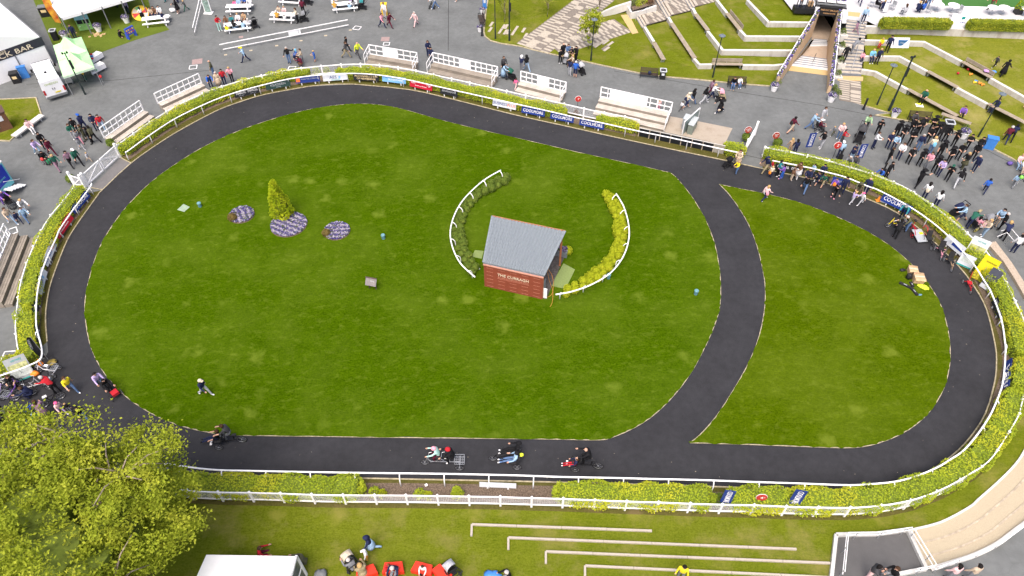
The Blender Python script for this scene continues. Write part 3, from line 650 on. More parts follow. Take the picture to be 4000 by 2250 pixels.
# ================================================================ planting
HEDGE_M = leaf_mat('hedge_leaves', (.22, .31, .025), (.39, .47, .035), (.6, .58, .045), scale=.5)
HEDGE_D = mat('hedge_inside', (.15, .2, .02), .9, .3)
LIME_M = leaf_mat('lime_leaves', (.26, .32, .015), (.4, .45, .02), (.56, .56, .04))
BOX_M = leaf_mat('box_leaves', (.085, .14, .02), (.15, .22, .035), (.25, .31, .055))
TREE_M = leaf_mat('spring_leaves', (.2, .26, .022), (.33, .39, .032), (.5, .52, .06), scale=.6)
GOLD_M = leaf_mat('gold_conifer', (.19, .28, .008), (.34, .43, .015), (.6, .62, .03))
COURT_M = leaf_mat('court_hedge', (.2, .26, .025), (.33, .38, .03), (.5, .5, .06))
DARKL = leaf_mat('dark_shrub_leaves', (.1, .15, .04), (.17, .23, .06), (.26, .3, .09))
RUST_M = leaf_mat('rust_leaves', (.12, .06, .04), (.2, .11, .06), (.28, .18, .08))
BARK = mat('bark', (.24, .19, .14), .9, .3, 8, col2=(.42, .35, .28))
def leaf(mb, c, s, rnd, up=.9, m=0, elong=1.5):
 n = Vector((rnd.gauss(0, 1), rnd.gauss(0, 1), rnd.gauss(0, 1)+up*2)).normalized()
 u = n.cross(Vector((rnd.gauss(0, 1), rnd.gauss(0, 1), rnd.gauss(0, 1)))).normalized(); v = n.cross(u); c = Vector(c)
 mb.quad(c-u*s*elong*.5, c-v*s*.42+n*s*.08, c+u*s*elong*.5, c+v*s*.42+n*s*.08, m=m)
def hedge(label, path, half=.6, h=1.15, dens=520, m=None, z0=0., size=.085, group='hedges round the parade ring', clipped=False):
 rnd = random.Random(len(label)*7+int(abs(path[0][0])*10)); m = m or HEDGE_M
 P = catmull(flat(path), 6) if len(path) > 2 else flat(path)
 t = thing('hedge', label, 'hedge', (P[0][0], P[0][1], z0), 0, group); o = Vector((P[0][0], P[0][1], 0))
 P = [tuple(Vector(p)-o) for p in P]; L = length(P)
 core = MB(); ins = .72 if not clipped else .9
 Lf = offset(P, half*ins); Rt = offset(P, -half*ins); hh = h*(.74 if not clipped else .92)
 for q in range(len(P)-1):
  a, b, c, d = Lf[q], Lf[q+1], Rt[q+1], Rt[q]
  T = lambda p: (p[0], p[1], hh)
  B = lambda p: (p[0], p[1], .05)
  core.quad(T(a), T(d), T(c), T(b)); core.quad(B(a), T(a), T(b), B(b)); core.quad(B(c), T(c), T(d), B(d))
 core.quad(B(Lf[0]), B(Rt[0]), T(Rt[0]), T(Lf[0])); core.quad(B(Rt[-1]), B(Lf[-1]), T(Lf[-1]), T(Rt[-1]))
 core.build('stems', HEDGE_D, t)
 lv = MB(); seg = along(P, .02); ph = rnd.uniform(0, 9)
 for _ in range(int(L*dens)):
  x, y, th = seg[rnd.randrange(len(seg))]
  s = x*1.1+y*.9+ph
  if clipped: bw = bh = 1.
  else: bw = 1+.13*math.sin(s*1.7)+.1*math.sin(s*4.1); bh = 1+.1*math.sin(s*1.3+1)+.08*math.sin(s*3.3)
  u = rnd.uniform(0, 2*h*.85+2*half); rr = (1.02-abs(rnd.gauss(0, .07))) if not clipped else rnd.uniform(.96, 1.01)
  if u < h*.85: off, z = -half, h*.12+u
  elif u < h*.85+2*half: off, z = u-h*.85-half, h
  else: off, z = half, h*.97-(u-h*.85-2*half)
  if not clipped:
   q = abs(off)/half; z -= h*.2*max(0, q-.55)/.45*(1 if z > h*.8 else 0); off *= 1-.12*max(0, z/h-.6)
  if z > h*.75: z *= rr*bh
  off *= (rr if z < h*.8 else 1)*bw
  e = rnd.gauss(0, .04)
  leaf(lv, (x-math.sin(th)*off+math.cos(th)*e, y+math.cos(th)*off+math.sin(th)*e, max(.06, z)), size*rnd.uniform(.7, 1.35), rnd)
 # round the two ends
 for (px, py, th, sg) in ((*P[0][:2], seg[0][2], -1), (*P[-1][:2], seg[-1][2], 1)):
  for _ in range(int(dens*.7)):
   a = rnd.uniform(-1.5, 1.5); r = half*rnd.uniform(.5, 1.)*.75; zz = h*math.sqrt(rnd.random())*(1-.25*r/half)
   leaf(lv, (px+sg*math.cos(th)*r*math.cos(a)-math.sin(th)*half*.9*math.sin(a)*rnd.random(), py+sg*math.sin(th)*r*math.cos(a)+math.cos(th)*half*.9*math.sin(a)*rnd.random(), zz), size*rnd.uniform(.7, 1.3), rnd)
 f = lv.build('foliage', m, t); f['kind'] = 'stuff'
 return t
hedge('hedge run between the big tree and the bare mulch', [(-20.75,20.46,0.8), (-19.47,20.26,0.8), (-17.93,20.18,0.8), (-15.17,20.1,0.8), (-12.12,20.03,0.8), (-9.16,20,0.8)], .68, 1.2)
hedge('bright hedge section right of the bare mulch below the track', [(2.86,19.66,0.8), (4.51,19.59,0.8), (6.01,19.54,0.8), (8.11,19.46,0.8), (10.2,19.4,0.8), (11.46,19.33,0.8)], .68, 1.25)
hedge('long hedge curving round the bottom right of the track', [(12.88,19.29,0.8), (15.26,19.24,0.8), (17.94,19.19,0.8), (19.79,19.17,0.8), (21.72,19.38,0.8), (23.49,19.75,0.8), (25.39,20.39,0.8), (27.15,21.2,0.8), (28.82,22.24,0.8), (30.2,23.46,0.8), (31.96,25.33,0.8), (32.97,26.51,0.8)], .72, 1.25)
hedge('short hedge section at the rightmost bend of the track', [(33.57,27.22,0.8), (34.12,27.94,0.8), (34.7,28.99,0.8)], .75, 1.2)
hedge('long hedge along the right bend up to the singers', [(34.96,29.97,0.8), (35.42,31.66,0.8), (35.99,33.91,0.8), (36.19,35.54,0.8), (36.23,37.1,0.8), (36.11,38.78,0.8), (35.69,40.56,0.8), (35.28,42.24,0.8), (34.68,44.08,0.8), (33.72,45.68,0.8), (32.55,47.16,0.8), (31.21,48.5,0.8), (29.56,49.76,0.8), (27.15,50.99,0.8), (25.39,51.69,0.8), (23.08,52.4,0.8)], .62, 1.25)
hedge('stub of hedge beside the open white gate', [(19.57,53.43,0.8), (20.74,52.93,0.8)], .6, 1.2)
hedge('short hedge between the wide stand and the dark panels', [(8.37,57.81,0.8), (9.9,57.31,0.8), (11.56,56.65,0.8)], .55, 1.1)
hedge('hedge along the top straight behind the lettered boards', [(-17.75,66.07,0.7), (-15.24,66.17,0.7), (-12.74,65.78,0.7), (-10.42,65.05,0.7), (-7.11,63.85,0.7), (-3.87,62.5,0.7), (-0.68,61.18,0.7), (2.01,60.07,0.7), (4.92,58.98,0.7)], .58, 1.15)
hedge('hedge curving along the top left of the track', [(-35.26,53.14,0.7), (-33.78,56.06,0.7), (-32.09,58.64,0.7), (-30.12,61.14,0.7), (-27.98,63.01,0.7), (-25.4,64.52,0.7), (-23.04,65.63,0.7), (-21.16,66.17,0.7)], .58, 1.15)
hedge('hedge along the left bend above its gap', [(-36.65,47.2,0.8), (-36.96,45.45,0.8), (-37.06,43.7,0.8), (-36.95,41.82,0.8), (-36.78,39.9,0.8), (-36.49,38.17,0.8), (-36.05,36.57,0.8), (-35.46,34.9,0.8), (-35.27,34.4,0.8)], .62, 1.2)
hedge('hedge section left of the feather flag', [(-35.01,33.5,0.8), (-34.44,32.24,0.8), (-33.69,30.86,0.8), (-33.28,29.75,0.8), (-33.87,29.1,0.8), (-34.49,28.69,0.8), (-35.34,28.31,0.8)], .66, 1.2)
hedge('clipped court hedge left of the draped white banner', [(39.38,72.3,3), (42.72,72.21,3), (46.36,72.04,3)], .5, 1.0, 700, COURT_M, 2.3, .09, 'clipped hedges of the upper court', True)
hedge('clipped court hedge right of the draped white banner', [(48.52,71.95,3), (51.8,71.78,3), (55.08,71.6,3)], .5, 1.0, 700, COURT_M, 2.3, .09, 'clipped hedges of the upper court', True)
def bush(label, c, r, h, m, n=220, size=.09, name='shrub', group='small shrubs', stem=True):
 rnd = random.Random(int(abs(c[0])*97+abs(c[1])*31)); t = thing(name, label, 'shrub', c, 0, group); lv = MB()
 for _ in range(n):
  a = rnd.uniform(0, 6.283); q = math.sqrt(rnd.random()); z = rnd.random(); rr = r*q*(1.1-.5*z)
  leaf(lv, (rr*math.cos(a), rr*math.sin(a), .05+h*z*(1.15-.4*q)), size*rnd.uniform(.7, 1.3), rnd)
 f = lv.build('foliage', m, t); f['kind'] = 'stuff'
 s = MB()
 for q in range(4):
  a = q*1.6; s.tube([(0, 0, 0), (r*.4*math.cos(a), r*.4*math.sin(a), h*.6)], .015, 4)
 s.build('stems', BARK, t)
 return t
bush('isolated green shrub in the bare mulch', (-3.27,19.85,0), .42, .9, HEDGE_M, 320)
bush('low yellow shrub in the mulch left of the white card', (-5.51,19.85,0), .4, .45, HEDGE_M, 160)
bush('tiny yellow shrub beside the fence in the mulch', (-5,19.75,0), .3, .4, LIME_M, 110)
bush('low shrub at the end of the left hedge', (-8.21,19.9,0), .45, .6, HEDGE_M, 180)
bush('small bright shrub left of the bare mulch', (-7.73,19.85,0), .28, .6, LIME_M, 120)
bush('separate green bush in the gap behind the navy board', (-20.3,66.75,0), .5, .95, HEDGE_M, 260)
bush('thin bush fading to brown above the white board', (-19.25,66.91,0), .45, .85, HEDGE_M, 200)
bush('rust brown bush at the start of the top hedge', (-17.84,66.91,0), .4, .9, RUST_M, 220)
bush('brownish bush near the end of the top hedge', (3.13,60.22,0), .5, .9, RUST_M, 240)
bush('small brown shrub at the foot of the red number disc', (6.19,59.42,0), .3, .6, RUST_M, 130)
bush('dark shrub filling a gap in the bottom hedge', (12.12,19.34,0), .45, 1., BOX_M, 240)
# trees ----------------------------------------------------------
def tree(label, base, h, cr, cz, rz, m, nclump, nleaf, size, name='tree', trunk=.12, seed=1, group=None):
 rnd = random.Random(seed); t = thing(name, label, 'tree', base, 0, group)
 tr = MB(); lv = MB(); tips = []
 tr.tube([(0, 0, 0), (.03*h, .01*h, h*.3), (.0, .03*h, h*.6), (.02*h, 0, h*.9)], [trunk, trunk*.8, trunk*.5, trunk*.15], 8)
 nb = 9 if cr > 3 else 6
 for q in range(nb):
  a = q*2.4+rnd.random(); s = rnd.uniform(.25, .6); z0 = h*s
  e = Vector((cr*.75*math.cos(a), cr*.75*math.sin(a), cz+rz*rnd.uniform(-.2, .75))); st_ = Vector((0, 0, z0)); mdp = st_.lerp(e, .5)+Vector((0, 0, .1*cr))
  tr.tube([st_, mdp, e], [trunk*.45, trunk*.28, trunk*.1], 6)
  for w_ in range(11 if cr > 3 else 3):
   f = rnd.uniform(.35, 1.); p0 = mdp.lerp(e, f); d = Vector((rnd.gauss(0, 1), rnd.gauss(0, 1), rnd.gauss(.4, .7))).normalized()*cr*rnd.uniform(.2, .42)
   tr.tube([p0, p0+d*.55+Vector((0, 0, .06*cr)), p0+d], [trunk*.13, trunk*.09, trunk*.04], 4); tips.append(p0+d); tips.append(p0+d*.6)
 tr.build('trunk', BARK, t, True)
 c0 = Vector((0, 0, cz))
 for q in range(nclump):
  if tips and rnd.random() < .3: c = rnd.choice(tips)+Vector((rnd.gauss(0, .1*cr), rnd.gauss(0, .1*cr), rnd.gauss(0, .06*cr)))
  else:
   d = Vector((rnd.gauss(0, 1), rnd.gauss(0, 1), rnd.gauss(.25, .9))).normalized(); r = rnd.uniform(.5, .95)**.5
   lob = 1+.16*math.sin(4*math.atan2(d.y, d.x)+seed)+.1*math.sin(7*math.atan2(d.y, d.x))+.12*math.sin(5*d.z+2*d.x)
   c = c0+Vector((d.x*cr, d.y*cr, d.z*rz))*r*lob*1.03
  cs = rnd.uniform(.4, 1.1)*(.36 if cr > 3 else .3)*(1 if cr > 1.5 else .7)
  for _ in range(int(nleaf*rnd.uniform(.6, 1.4))):
   leaf(lv, c+Vector((rnd.gauss(0, cs), rnd.gauss(0, cs), rnd.gauss(0, cs*.55))), size*rnd.uniform(.65, 1.35), rnd, .5)
 if cr > 3:
  core = MB(); rnd.seed(3)
  for q in range(26):
   d = Vector((rnd.gauss(0, 1), rnd.gauss(0, 1), rnd.gauss(.2, .8))).normalized(); core.ball(c0+Vector((d.x*cr, d.y*cr, d.z*rz))*.38, (cr*.3, cr*.3, rz*.3), 9, jit=.2)
  core.build('filler_core', mat('crown_gap_shade', (.13, .17, .022), .9, .5, 2), t)['kind'] = 'stuff'  # filler balls added behind the leaves; their darker colour stands for crown shade
 f = lv.build('crown', m, t); f['kind'] = 'stuff'
 return t
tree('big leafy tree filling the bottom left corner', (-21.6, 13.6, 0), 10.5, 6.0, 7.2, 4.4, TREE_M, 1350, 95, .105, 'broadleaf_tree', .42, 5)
SMALL = 'young trees on the garden lawn'
tree('young tree with a thin trunk behind the black pole', (-0.89,78.06,0), 3.8, 1.0, 3.2, 1.2, TREE_M, 60, 16, .14, 'young_tree', .05, 11, SMALL)
tree('young tree on the lawn left of the striped path', (4.07,79.26,0), 3.6, .95, 3.1, 1.1, TREE_M, 55, 16, .14, 'young_tree', .05, 12, SMALL)
tree('young tree standing between the two striped paths', (8.3,72.09,0), 4.4, 1.05, 2.9, 1.6, TREE_M, 110, 18, .14, 'young_tree', .05, 13, SMALL)
tree('young tree beside the glass balustrade', (9.96,79.01,0), 3.6, .8, 3.2, .9, TREE_M, 50, 16, .14, 'young_tree', .05, 14, SMALL)
# golden conifer and round beds on the lawn
def conifer(label, base, h, r):
 rnd = random.Random(4); t = thing('golden_conifer', label, 'conifer', base); MB().tube([(0, 0, 0), (0, 0, h*.9)], [.07, .02], 6).build('trunk', BARK, t)
 core = MB().lathe([(r*.5, .1), (r*.8, h*.16), (r*.55, h*.5), (.08, h*.88)], n=10); core.build('filler_core', mat('conifer_inside', (.12, .15, .01), .9, .4), t)
 lv = MB()
 for _ in range(3600):
  z = rnd.random()**1.25; a = rnd.uniform(0, 6.283); env = r*((1-z)**.75+.06)*(1+.14*math.sin(a*5+z*9)+.08*math.sin(a*3-z*17))*(min(1, .72+z*3))
  rr = env*rnd.uniform(.8, 1.06)+.05; leaf(lv, (rr*math.cos(a)+.06*math.sin(z*7), rr*math.sin(a), .08+z*h), .1*rnd.uniform(.6, 1.4), rnd, .8, 0, 1.8)
 lv.build('foliage', GOLD_M, t)['kind'] = 'stuff'
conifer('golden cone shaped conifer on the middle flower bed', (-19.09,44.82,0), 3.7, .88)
PUR = [mat('pansy_purple', (.05, .038, .15), .8, .3, 30), mat('pansy_lilac', (.14, .12, .23), .8, .25, 30), mat('pansy_white', (.33, .3, .37), .8, .2, 30), mat('pansy_leaf', (.05, .07, .03), .8, .3, 30)]
def flower_bed(label, c, r, sy=1., rot=.5):
 rnd = random.Random(int(r*100)); t = thing('flower_bed', label, 'flower bed', (c[0], c[1], .035), 0, 'round flower beds on the lawn')
 MB().lathe([(r, 0), (r*.97, .05), (r*.6, .09)], n=28, sy=sy).build('soil', SOIL, t)
 f = MB()
 for _ in range(int(1000*r*r)):
  a = rnd.uniform(0, 6.283); q = math.sqrt(rnd.random())*r*.97; x, y = q*math.cos(a), q*math.sin(a)*sy
  s = math.sin((x*math.cos(rot)+y*math.sin(rot))*14)+rnd.gauss(0, .7)
  k = 0 if s < -.35 else 1 if s < .25 else 2
  if rnd.random() < .25: k = 3
  f.ball((x, y, .12+rnd.uniform(0, .06)), (rnd.uniform(.04, .075),)*2+(.035,), 5, k)
 f.build('flowers', PUR, t)['kind'] = 'stuff'
flower_bed('small round purple and white flower bed on the left', (-22.51,44.85,0), 1.05)
flower_bed('large round purple flower bed under the conifer', (-18.34,43.65,0), 1.5, 1., 1.1)
flower_bed('round purple flower bed on the right of the conifer', (-14.26,42.88,0), 1.08, 1., 1.6)
def topiary(label, c, r, m, name='box_ball', group=None, h=None):
 rnd = random.Random(int(abs(c[0])*53+abs(c[1])*17)); t = thing(name, label, 'shrub', c, 0, group); z = h or r*.85
 obj('filler_core', cached(('inner', int(r*20)), lambda: MB().ball((0, 0, 0), r*.93, 10, jit=.03), True), m, t).location = (0, 0, z)
 key = ('foliage', m.name, int(r*20))
 if key not in CACHE:
  lv = MB(); rr = int(r*20)/20+.02
  for _ in range(int(170*(rr/.3)**2)):
   d = Vector((rnd.gauss(0, 1), rnd.gauss(0, 1), rnd.gauss(.2, 1))).normalized(); leaf(lv, d*rr*rnd.uniform(.92, 1.06), .085*rnd.uniform(.7, 1.3), rnd, .5)
  CACHE[key] = lv.mesh('foliage')
 f = obj('foliage', CACHE[key], m, t); f.location = (0, 0, z); f.rotation_euler = (0, 0, rnd.random()*6); f['kind'] = 'stuff'
 if h: MB().tube([(0, 0, 0), (0, 0, h)], .03, 6).build('stem', BARK, t)
 return t
BROWNB = leaf_mat('bronze_box', (.13, .1, .03), (.2, .15, .05), (.27, .2, .08))
topiary('clipped bronze ball on the edge of the left flower bed', (-23.1,44.28,0), .36, BROWNB, 'topiary_ball')
topiary('clipped bronze ball on the edge of the right flower bed', (-15.03,42.45,0), .33, BROWNB, 'topiary_ball')
topiary('round topiary tree at the lower end of the double gate', (-38.43,49.13,0), .38, BOX_M, 'topiary_ball', None, .5)
topiary('round topiary tree at the upper end of the double gate', (-36.89,54.31,0), .36, BOX_M, 'topiary_ball', None, .5)
topiary('round bay tree beside the raised white gate', (21.68,55.17,0), .36, BOX_M, 'topiary_ball', None, .55)
topiary('round bay tree under the right red disc sign', (24.33,54.19,0), .4, BOX_M, 'topiary_ball', None, .6)
ARC_L = catmull([(-0.33,49.35,0), (-1.1,48.92,0), (-1.71,48.38,0), (-2.32,47.95,0), (-2.85,47.42,0), (-3.31,46.8,0), (-3.68,46.08,0), (-3.99,45.37,0), (-4.15,44.58,0), (-4.38,43.79,0), (-4.47,43.04,0), (-4.38,42.47,0), (-4.27,41.73,0), (-4.11,40.9,0), (-3.75,40.01,0), (-3.4,39.22,0), (-3.07,38.53,0), (-2.83,38.02,0)], 4)
ARC_R = catmull([(8.15,47.41,0), (8.51,46.48,0), (8.72,45.21,0), (8.81,43.74,0), (8.76,42.31,0), (8.55,41.16,0), (8.15,40.03,0), (7.66,39.16,0), (6.97,38.3,0), (6.14,37.46,0), (5.18,36.76,0), (4.24,36.11,0), (3.69,35.87,0)], 4)
for (arc, m, lab, gp) in ((ARC_L, BOX_M, 'clipped dark green box ball in the left arc of shrubs', 'box balls in the left arc'), (ARC_R, LIME_M, 'clipped lime green ball in the right arc of shrubs', 'lime balls in the right arc')):
 struct('soil_arc', ribbon(MB(), arc, 1.05, .045), SOIL)
 for q, (x, y, th) in enumerate(along(arc, .36, .15)):
  sd = .2 if q % 2 else -.2; sd += random.uniform(-.05, .05)
  topiary(lab, (x-math.sin(th)*sd, y+math.cos(th)*sd, .03), random.choice((.29, .33, .36, .4)), m, 'box_ball', gp)
def pot(label, c, r=.3, h=.5, m=None, fl=True):
 t = thing('flower_pot', label, 'planter', c, 0, 'white flower pots'); m = m or WHITE
 obj('pot', cached('pot', lambda: MB().lathe([(.2, 0), (.21, .02), (.29, .44), (.32, .46), (.32, .5), (.27, .5), (.26, .4)], n=14)), m, t)
 def fl_():
  rnd = random.Random(2); f = MB()
  for _ in range(90):
   a = rnd.uniform(0, 6.283); q = math.sqrt(rnd.random())*.34
   f.ball((q*math.cos(a), q*math.sin(a), .52+.2*(1-(q/.36)**2)+rnd.uniform(-.03, .05)), rnd.uniform(.04, .07), 5, rnd.choice((0, 0, 1, 2, 3)))
  return f
 f = obj('flowers', cached('pot_flowers', fl_), PUR, t); f['kind'] = 'stuff'
 t.scale = (r/.3,)*3
 return t
pot('white flower pot at the lower left corner of the tunnel', (26.46,63.75,0), .36)
pot('white flower pot at the lower right corner of the tunnel', (31.64,61.82,0), .38)
pot('white flower pot on the kerb by the park bench', (36.99,59.14,0), .36)
pot('white flower pot between the black bin and the blue recycling box', (42.18,55.73,0), .4)
pot('white flower pot above the side of the black bench', (-3.43,80.06,0), .3)
pot('white flower pot below the side of the black bench', (-3.61,75.85,0), .3)
pot('white flower pot left of the marquee frame', (-49.53,74.16,0), .38)
pot('white flower pot next to the van cut-out board', (-46.48,75.85,0), .38)
pot('white flower pot in front of the marquee opening', (-44.08,77.88,0), .38)
for q, c in enumerate(((37.14,75.44,0), (36.11,72.49,0), (35.03,69.39,0), (33.87,66.72,0), (32.62,63.91,0), (32.77,63.14,0))):
 z = max(0, 2.0-q*.55) if q < 4 else 0
 b = bush(('topmost', 'second', 'third', 'fourth', 'fifth', 'lowest')[q]+' dark shrub in the strip between tunnel and stairs', (c[0], c[1], 0), .4, .55, DARKL, 150, .1)
 k = [(35.57,72.24,1.7), (35.02,70.31,1.2), (34.42,68.17,0.7), (33.7,66.39,0.2), (32.62,63.91,0), (32.77,63.14,0)][q]; b.location = k
 if q < 4:
  MB().box((0, 0, -.35), (.8, 1.1, .7)).build('planter_block', STONE, b)
for q, c in enumerate(((14.14,80.69,0.75), (14.68,80.49,0.75), (15.47,80.98,0.8), (16.07,80.68,0.85), (14.63,81.68,0.75), (15.95,81.87,0.85))):
 bush(('spiky', 'round', 'yellow', 'tawny', 'tall', 'dark')[q]+' shrub in the planter beside the garden steps', c, .45, .6, (DARKL, HEDGE_M, LIME_M, RUST_M, HEDGE_M, DARKL)[q], 170, .1)
bush('low shrub at the end of the timber bench by the bin', (43.1,57.19,0), .4, .45, DARKL, 130)
bush('dark shrub behind the flower pot left of the tunnel', (27.12,65.08,0), .5, .7, DARKL, 160)
# ================================================================ rails and fences
def outward(x, y):
 d = Vector((x-0., (y-37.)*1.4)); return d.normalized()
def running_rail(label, pts, h=1.1, posts=None, flip=1, step=2.62, ov=.28, r=.055, centre=None, loop=False):
 P = catmull(pts, 5); t = thing('running_rail', label, 'rail', (P[0][0], P[0][1], 0), 0, 'white running rails'); o = Vector((P[0][0], P[0][1], 0))
 path = [Vector((p[0], p[1], h))-o for p in P]
 MB().tube(path, r, 8).build('rail', WHITE, t, True)
 pm = cached(('post', ov, h), lambda: MB().tube([(ov, 0, 0), (ov, 0, h*.45), (ov*.9, 0, h*.72), (ov*.5, 0, h*.92), (0, 0, h)], [.04, .04, .038, .036, .034], 7), True)
 for (x, y, th) in along(P, step, .12):
  n = outward(x, y) if centre is None else (Vector((x, y))-Vector(centre)).normalized()*flip
  nn = Vector((-math.sin(th), math.cos(th))); nn = nn if nn.dot(n) > 0 else -nn
  q = obj('post', pm, WHITE, t); q.location = (x-o.x, y-o.y, 0); q.rotation_euler = (0, 0, math.atan2(nn.y, nn.x))
 return t
RAIL_TOP = [(-34.43,52,1.1), (-34.15,52.48,1.1), (-33.22,54.45,1.1), (-31.68,57.16,1.1), (-29.56,59.63,1.1), (-27.45,61.45,1.1), (-24.92,62.92,1.1), (-22.21,64.19,1.1), (-19.37,64.87,1.1), (-16.41,65.16,1.1), (-13.52,64.87,1.1), (-10.56,64,1.1), (-7.73,62.88,1.1), (-4.95,61.77,1.1), (-2.19,60.69,1.1), (0.59,59.59,1.1), (3.34,58.51,1.1),
  (6.02,57.41,1.1), (8.78,56.38,1.1), (11.62,55.24,1.1), (14.44,54.22,1.1), (17.18,53.13,1.1), (19.96,52.07,1.1), (20.56,52,1.1)]
RAIL_RIGHT = [(22.87,50.85,1.1), (25.91,49.81,1.1), (26.99,49.31,1.1), (28.58,48.54,1.1), (30.04,47.37,1.1), (31,46.64,1.1), (32.93,44.3,1.1), (34.24,41.67,1.1), (34.99,38.56,1.1), (35.08,36.32,1.1), (35.05,35.06,1.1), (34.62,32.62,1.1), (33.85,30.36,1.1), (33.41,29.41,1.1), (32.82,28.28,1.1), (31.91,26.75,1.1),
  (30.07,24.51,1.1), (27.83,22.45,1.1), (26.4,21.57,1.1), (25.26,20.99,1.1), (23.87,20.47,1.1), (22.53,20.14,1.1), (20.88,19.98,1.1), (19.67,19.93,1.1), (16.84,20.04,1.1), (14.01,20.14,1.1), (11.27,20.25,1.1), (8.48,20.32,1.1), (6.06,20.39,1.1), (3.07,20.45,1.1), (0.43,20.55,1.1), (-2.27,20.62,1.1), (-4.92,20.67,1.1),
  (-7.54,20.7,1.1), (-10.18,20.74,1.1), (-12.85,20.79,1.1), (-15.46,20.85,1.1), (-18.08,20.94,1.1), (-20.93,21.33,1.1)]
RAIL_LEFT = [(-35.72,47.71,1.1), (-35.65,47.04,1.1), (-35.91,44.12,1.1), (-35.98,41.94,1.1), (-35.85,41.03,1.1), (-35.45,37.88,1.1), (-34.71,35.14,1.1), (-33.61,32.48,1.1), (-32.95,31.32,1.1), (-32.32,30.36,1.1), (-31.92,29.61,1.1), (-31.84,29.07,1.1), (-32.25,28.68,1.1), (-33.06,28.18,1.1), (-34.44,27.52,1.1)]
running_rail('white running rail along the top of the track', RAIL_TOP, step=2.9)
running_rail('white running rail round the right bend and bottom straight', RAIL_RIGHT, step=2.66)
running_rail('white running rail on the left bend', RAIL_LEFT, step=2.75)
running_rail('curved white rail left of the shelter', [(-0.97,49.63,1), (-2.48,48.16,1), (-3.91,45.97,1), (-4.64,43.98,1), (-4.91,41.94,1), (-4.65,40.13,1), (-3.94,38.31,1), (-2.77,36.85,1)], 1.0, step=1.95, centre=(1, 41.5), flip=-1, ov=.35)
running_rail('curved white rail right of the shelter', [(8.74,46.48,1), (9.22,44.72,1), (9.36,42.41,1), (9.1,40.57,1), (8.45,38.82,1), (7.39,37.26,1), (5.95,36.12,1), (4.44,35.4,1), (3.2,35.09,1)], 1.0, step=2.0, centre=(1, 41.5), flip=-1, ov=.35)
def mesh_fence(label, pts, h=1.1, step=1.83, wires=True):
 P = catmull(pts, 3); t = thing('mesh_fence', label, 'fence', (P[0][0], P[0][1], 0), 0, 'white fences behind the hedges'); o = Vector((P[0][0], P[0][1], 0))
 L = [Vector((p[0], p[1], 0))-o for p in P]
 for nm, z, w_ in (('top_rail', h, .1), ('bottom_rail', .28, .09)):
  b = MB()
  for a, c in zip(L, L[1:]): b.bar(a+Vector((0, 0, z)), c+Vector((0, 0, z)), .06, w_)
  b.build(nm, WHITE, t)
 pm = cached('fence_post', lambda: MB().box((0, 0, .6), (.11, .11, 1.2)).lathe([(.09, 1.2), (.1, 1.22), (.02, 1.27)], n=4))
 for (x, y, th) in along(P, step, .1):
  q = obj('post', pm, WHITE, t); q.location = (x-o.x, y-o.y, 0); q.rotation_euler = (0, 0, th)
 b = MB()
 for z in [.38+k*.09 for k in range(8)]:
  for a, c in zip(L, L[1:]): b.bar(a+Vector((0, 0, z)), c+Vector((0, 0, z)), .006)
 if wires:
  for (x, y, th) in along(P, .1): b.bar((x-o.x, y-o.y, .3), (x-o.x, y-o.y, h), .005)
 b.build('wire_mesh', WHITE, t)['kind'] = 'stuff'
 return t
ib = next(q for q, p in enumerate(FEN_RIGHT) if p[1] < 26)
mesh_fence('white mesh fence behind the right bend hedge', FEN_RIGHT[:ib+1], wires=False)
mesh_fence('white mesh fence along the bottom lawn', FEN_RIGHT[ib:])
mesh_fence('white mesh fence behind the top hedge', FEN_TOP, step=2.0)
mesh_fence('white mesh fence behind the left bend hedge', FEN_LEFT, wires=False)
# ================================================================ lettered boards
NAVY = mat('board_navy', (.012, .035, .2), .5, .1); WTXT = mat('white_lettering', (.82, .82, .84), .6, .02); GOLDT = mat('gold_lettering', (.7, .55, .3), .6, .05)
BLK = mat('board_black', (.012, .014, .018), .5, .2); REDB = mat('board_red', (.45, .01, .03), .5, .1); GRNB = mat('board_green', (.02, .05, .045), .5, .15)
SKYB = mat('board_sky_blue', (.18, .42, .72), .5, .06); WHB = mat('board_white', (.58, .61, .65), .5, .04); NVT = mat('navy_lettering', (.02, .05, .22), .6); ORT = mat('orange_lettering', (.75, .16, .04), .6)
GRYB = mat('board_grey', (.42, .44, .46), .5, .06); YELB = mat('board_yellow', (.66, .56, .015), .5, .05); TEAL = mat('teal_ink', (.02, .3, .28), .6)
def board(label, a, b, bg, texts=(), h=.6, z0=.28, tilt=18, logo=None, legs=True, name='advertising_board'):
 L = math.dist(a[:2], b[:2]); t = thing(name, label, 'sign', (a[0], a[1], 0), ang(a, b), 'advertising boards on the rail'); tl = R(-tilt)
 pn = MB().box((L/2, 0, 0), (L, .025, h)).build('panel', bg, t); pn.location = (0, 0, z0+h/2); pn.rotation_euler = (tl, 0, 0)
 for (s, m, x, z, w_, hh) in texts: lettering(s, m, pn, (x*L, -.021, z*h), (R(90), 0, 0), w_*L, hh*h if hh else None)
 if logo:
  m, x, w_, hh = logo; MB().box((x*L, -.02, 0), (w_*L, .02, hh*h)).build('emblem', m, pn)
 if legs:
  lm = cached('board_leg', lambda: MB().box((0, .03, .17), (.09, .05, .34)))
  for x in (.22, .78): obj('leg', lm, WHITE, t).location = (x*L, -.06, 0)
 return t
CM = lambda: [('COOLMORE', WTXT, .5, 0, .86, .5)]
OD = [("O'DRISCOLL", WTXT, .27, .12, .4, .36), ("O'DRISCOLL", WTXT, .75, .12, .4, .36), ('family butchers', GRYB, .27, -.25, .24, None), ('family butchers', GRYB, .75, -.25, .24, None)]
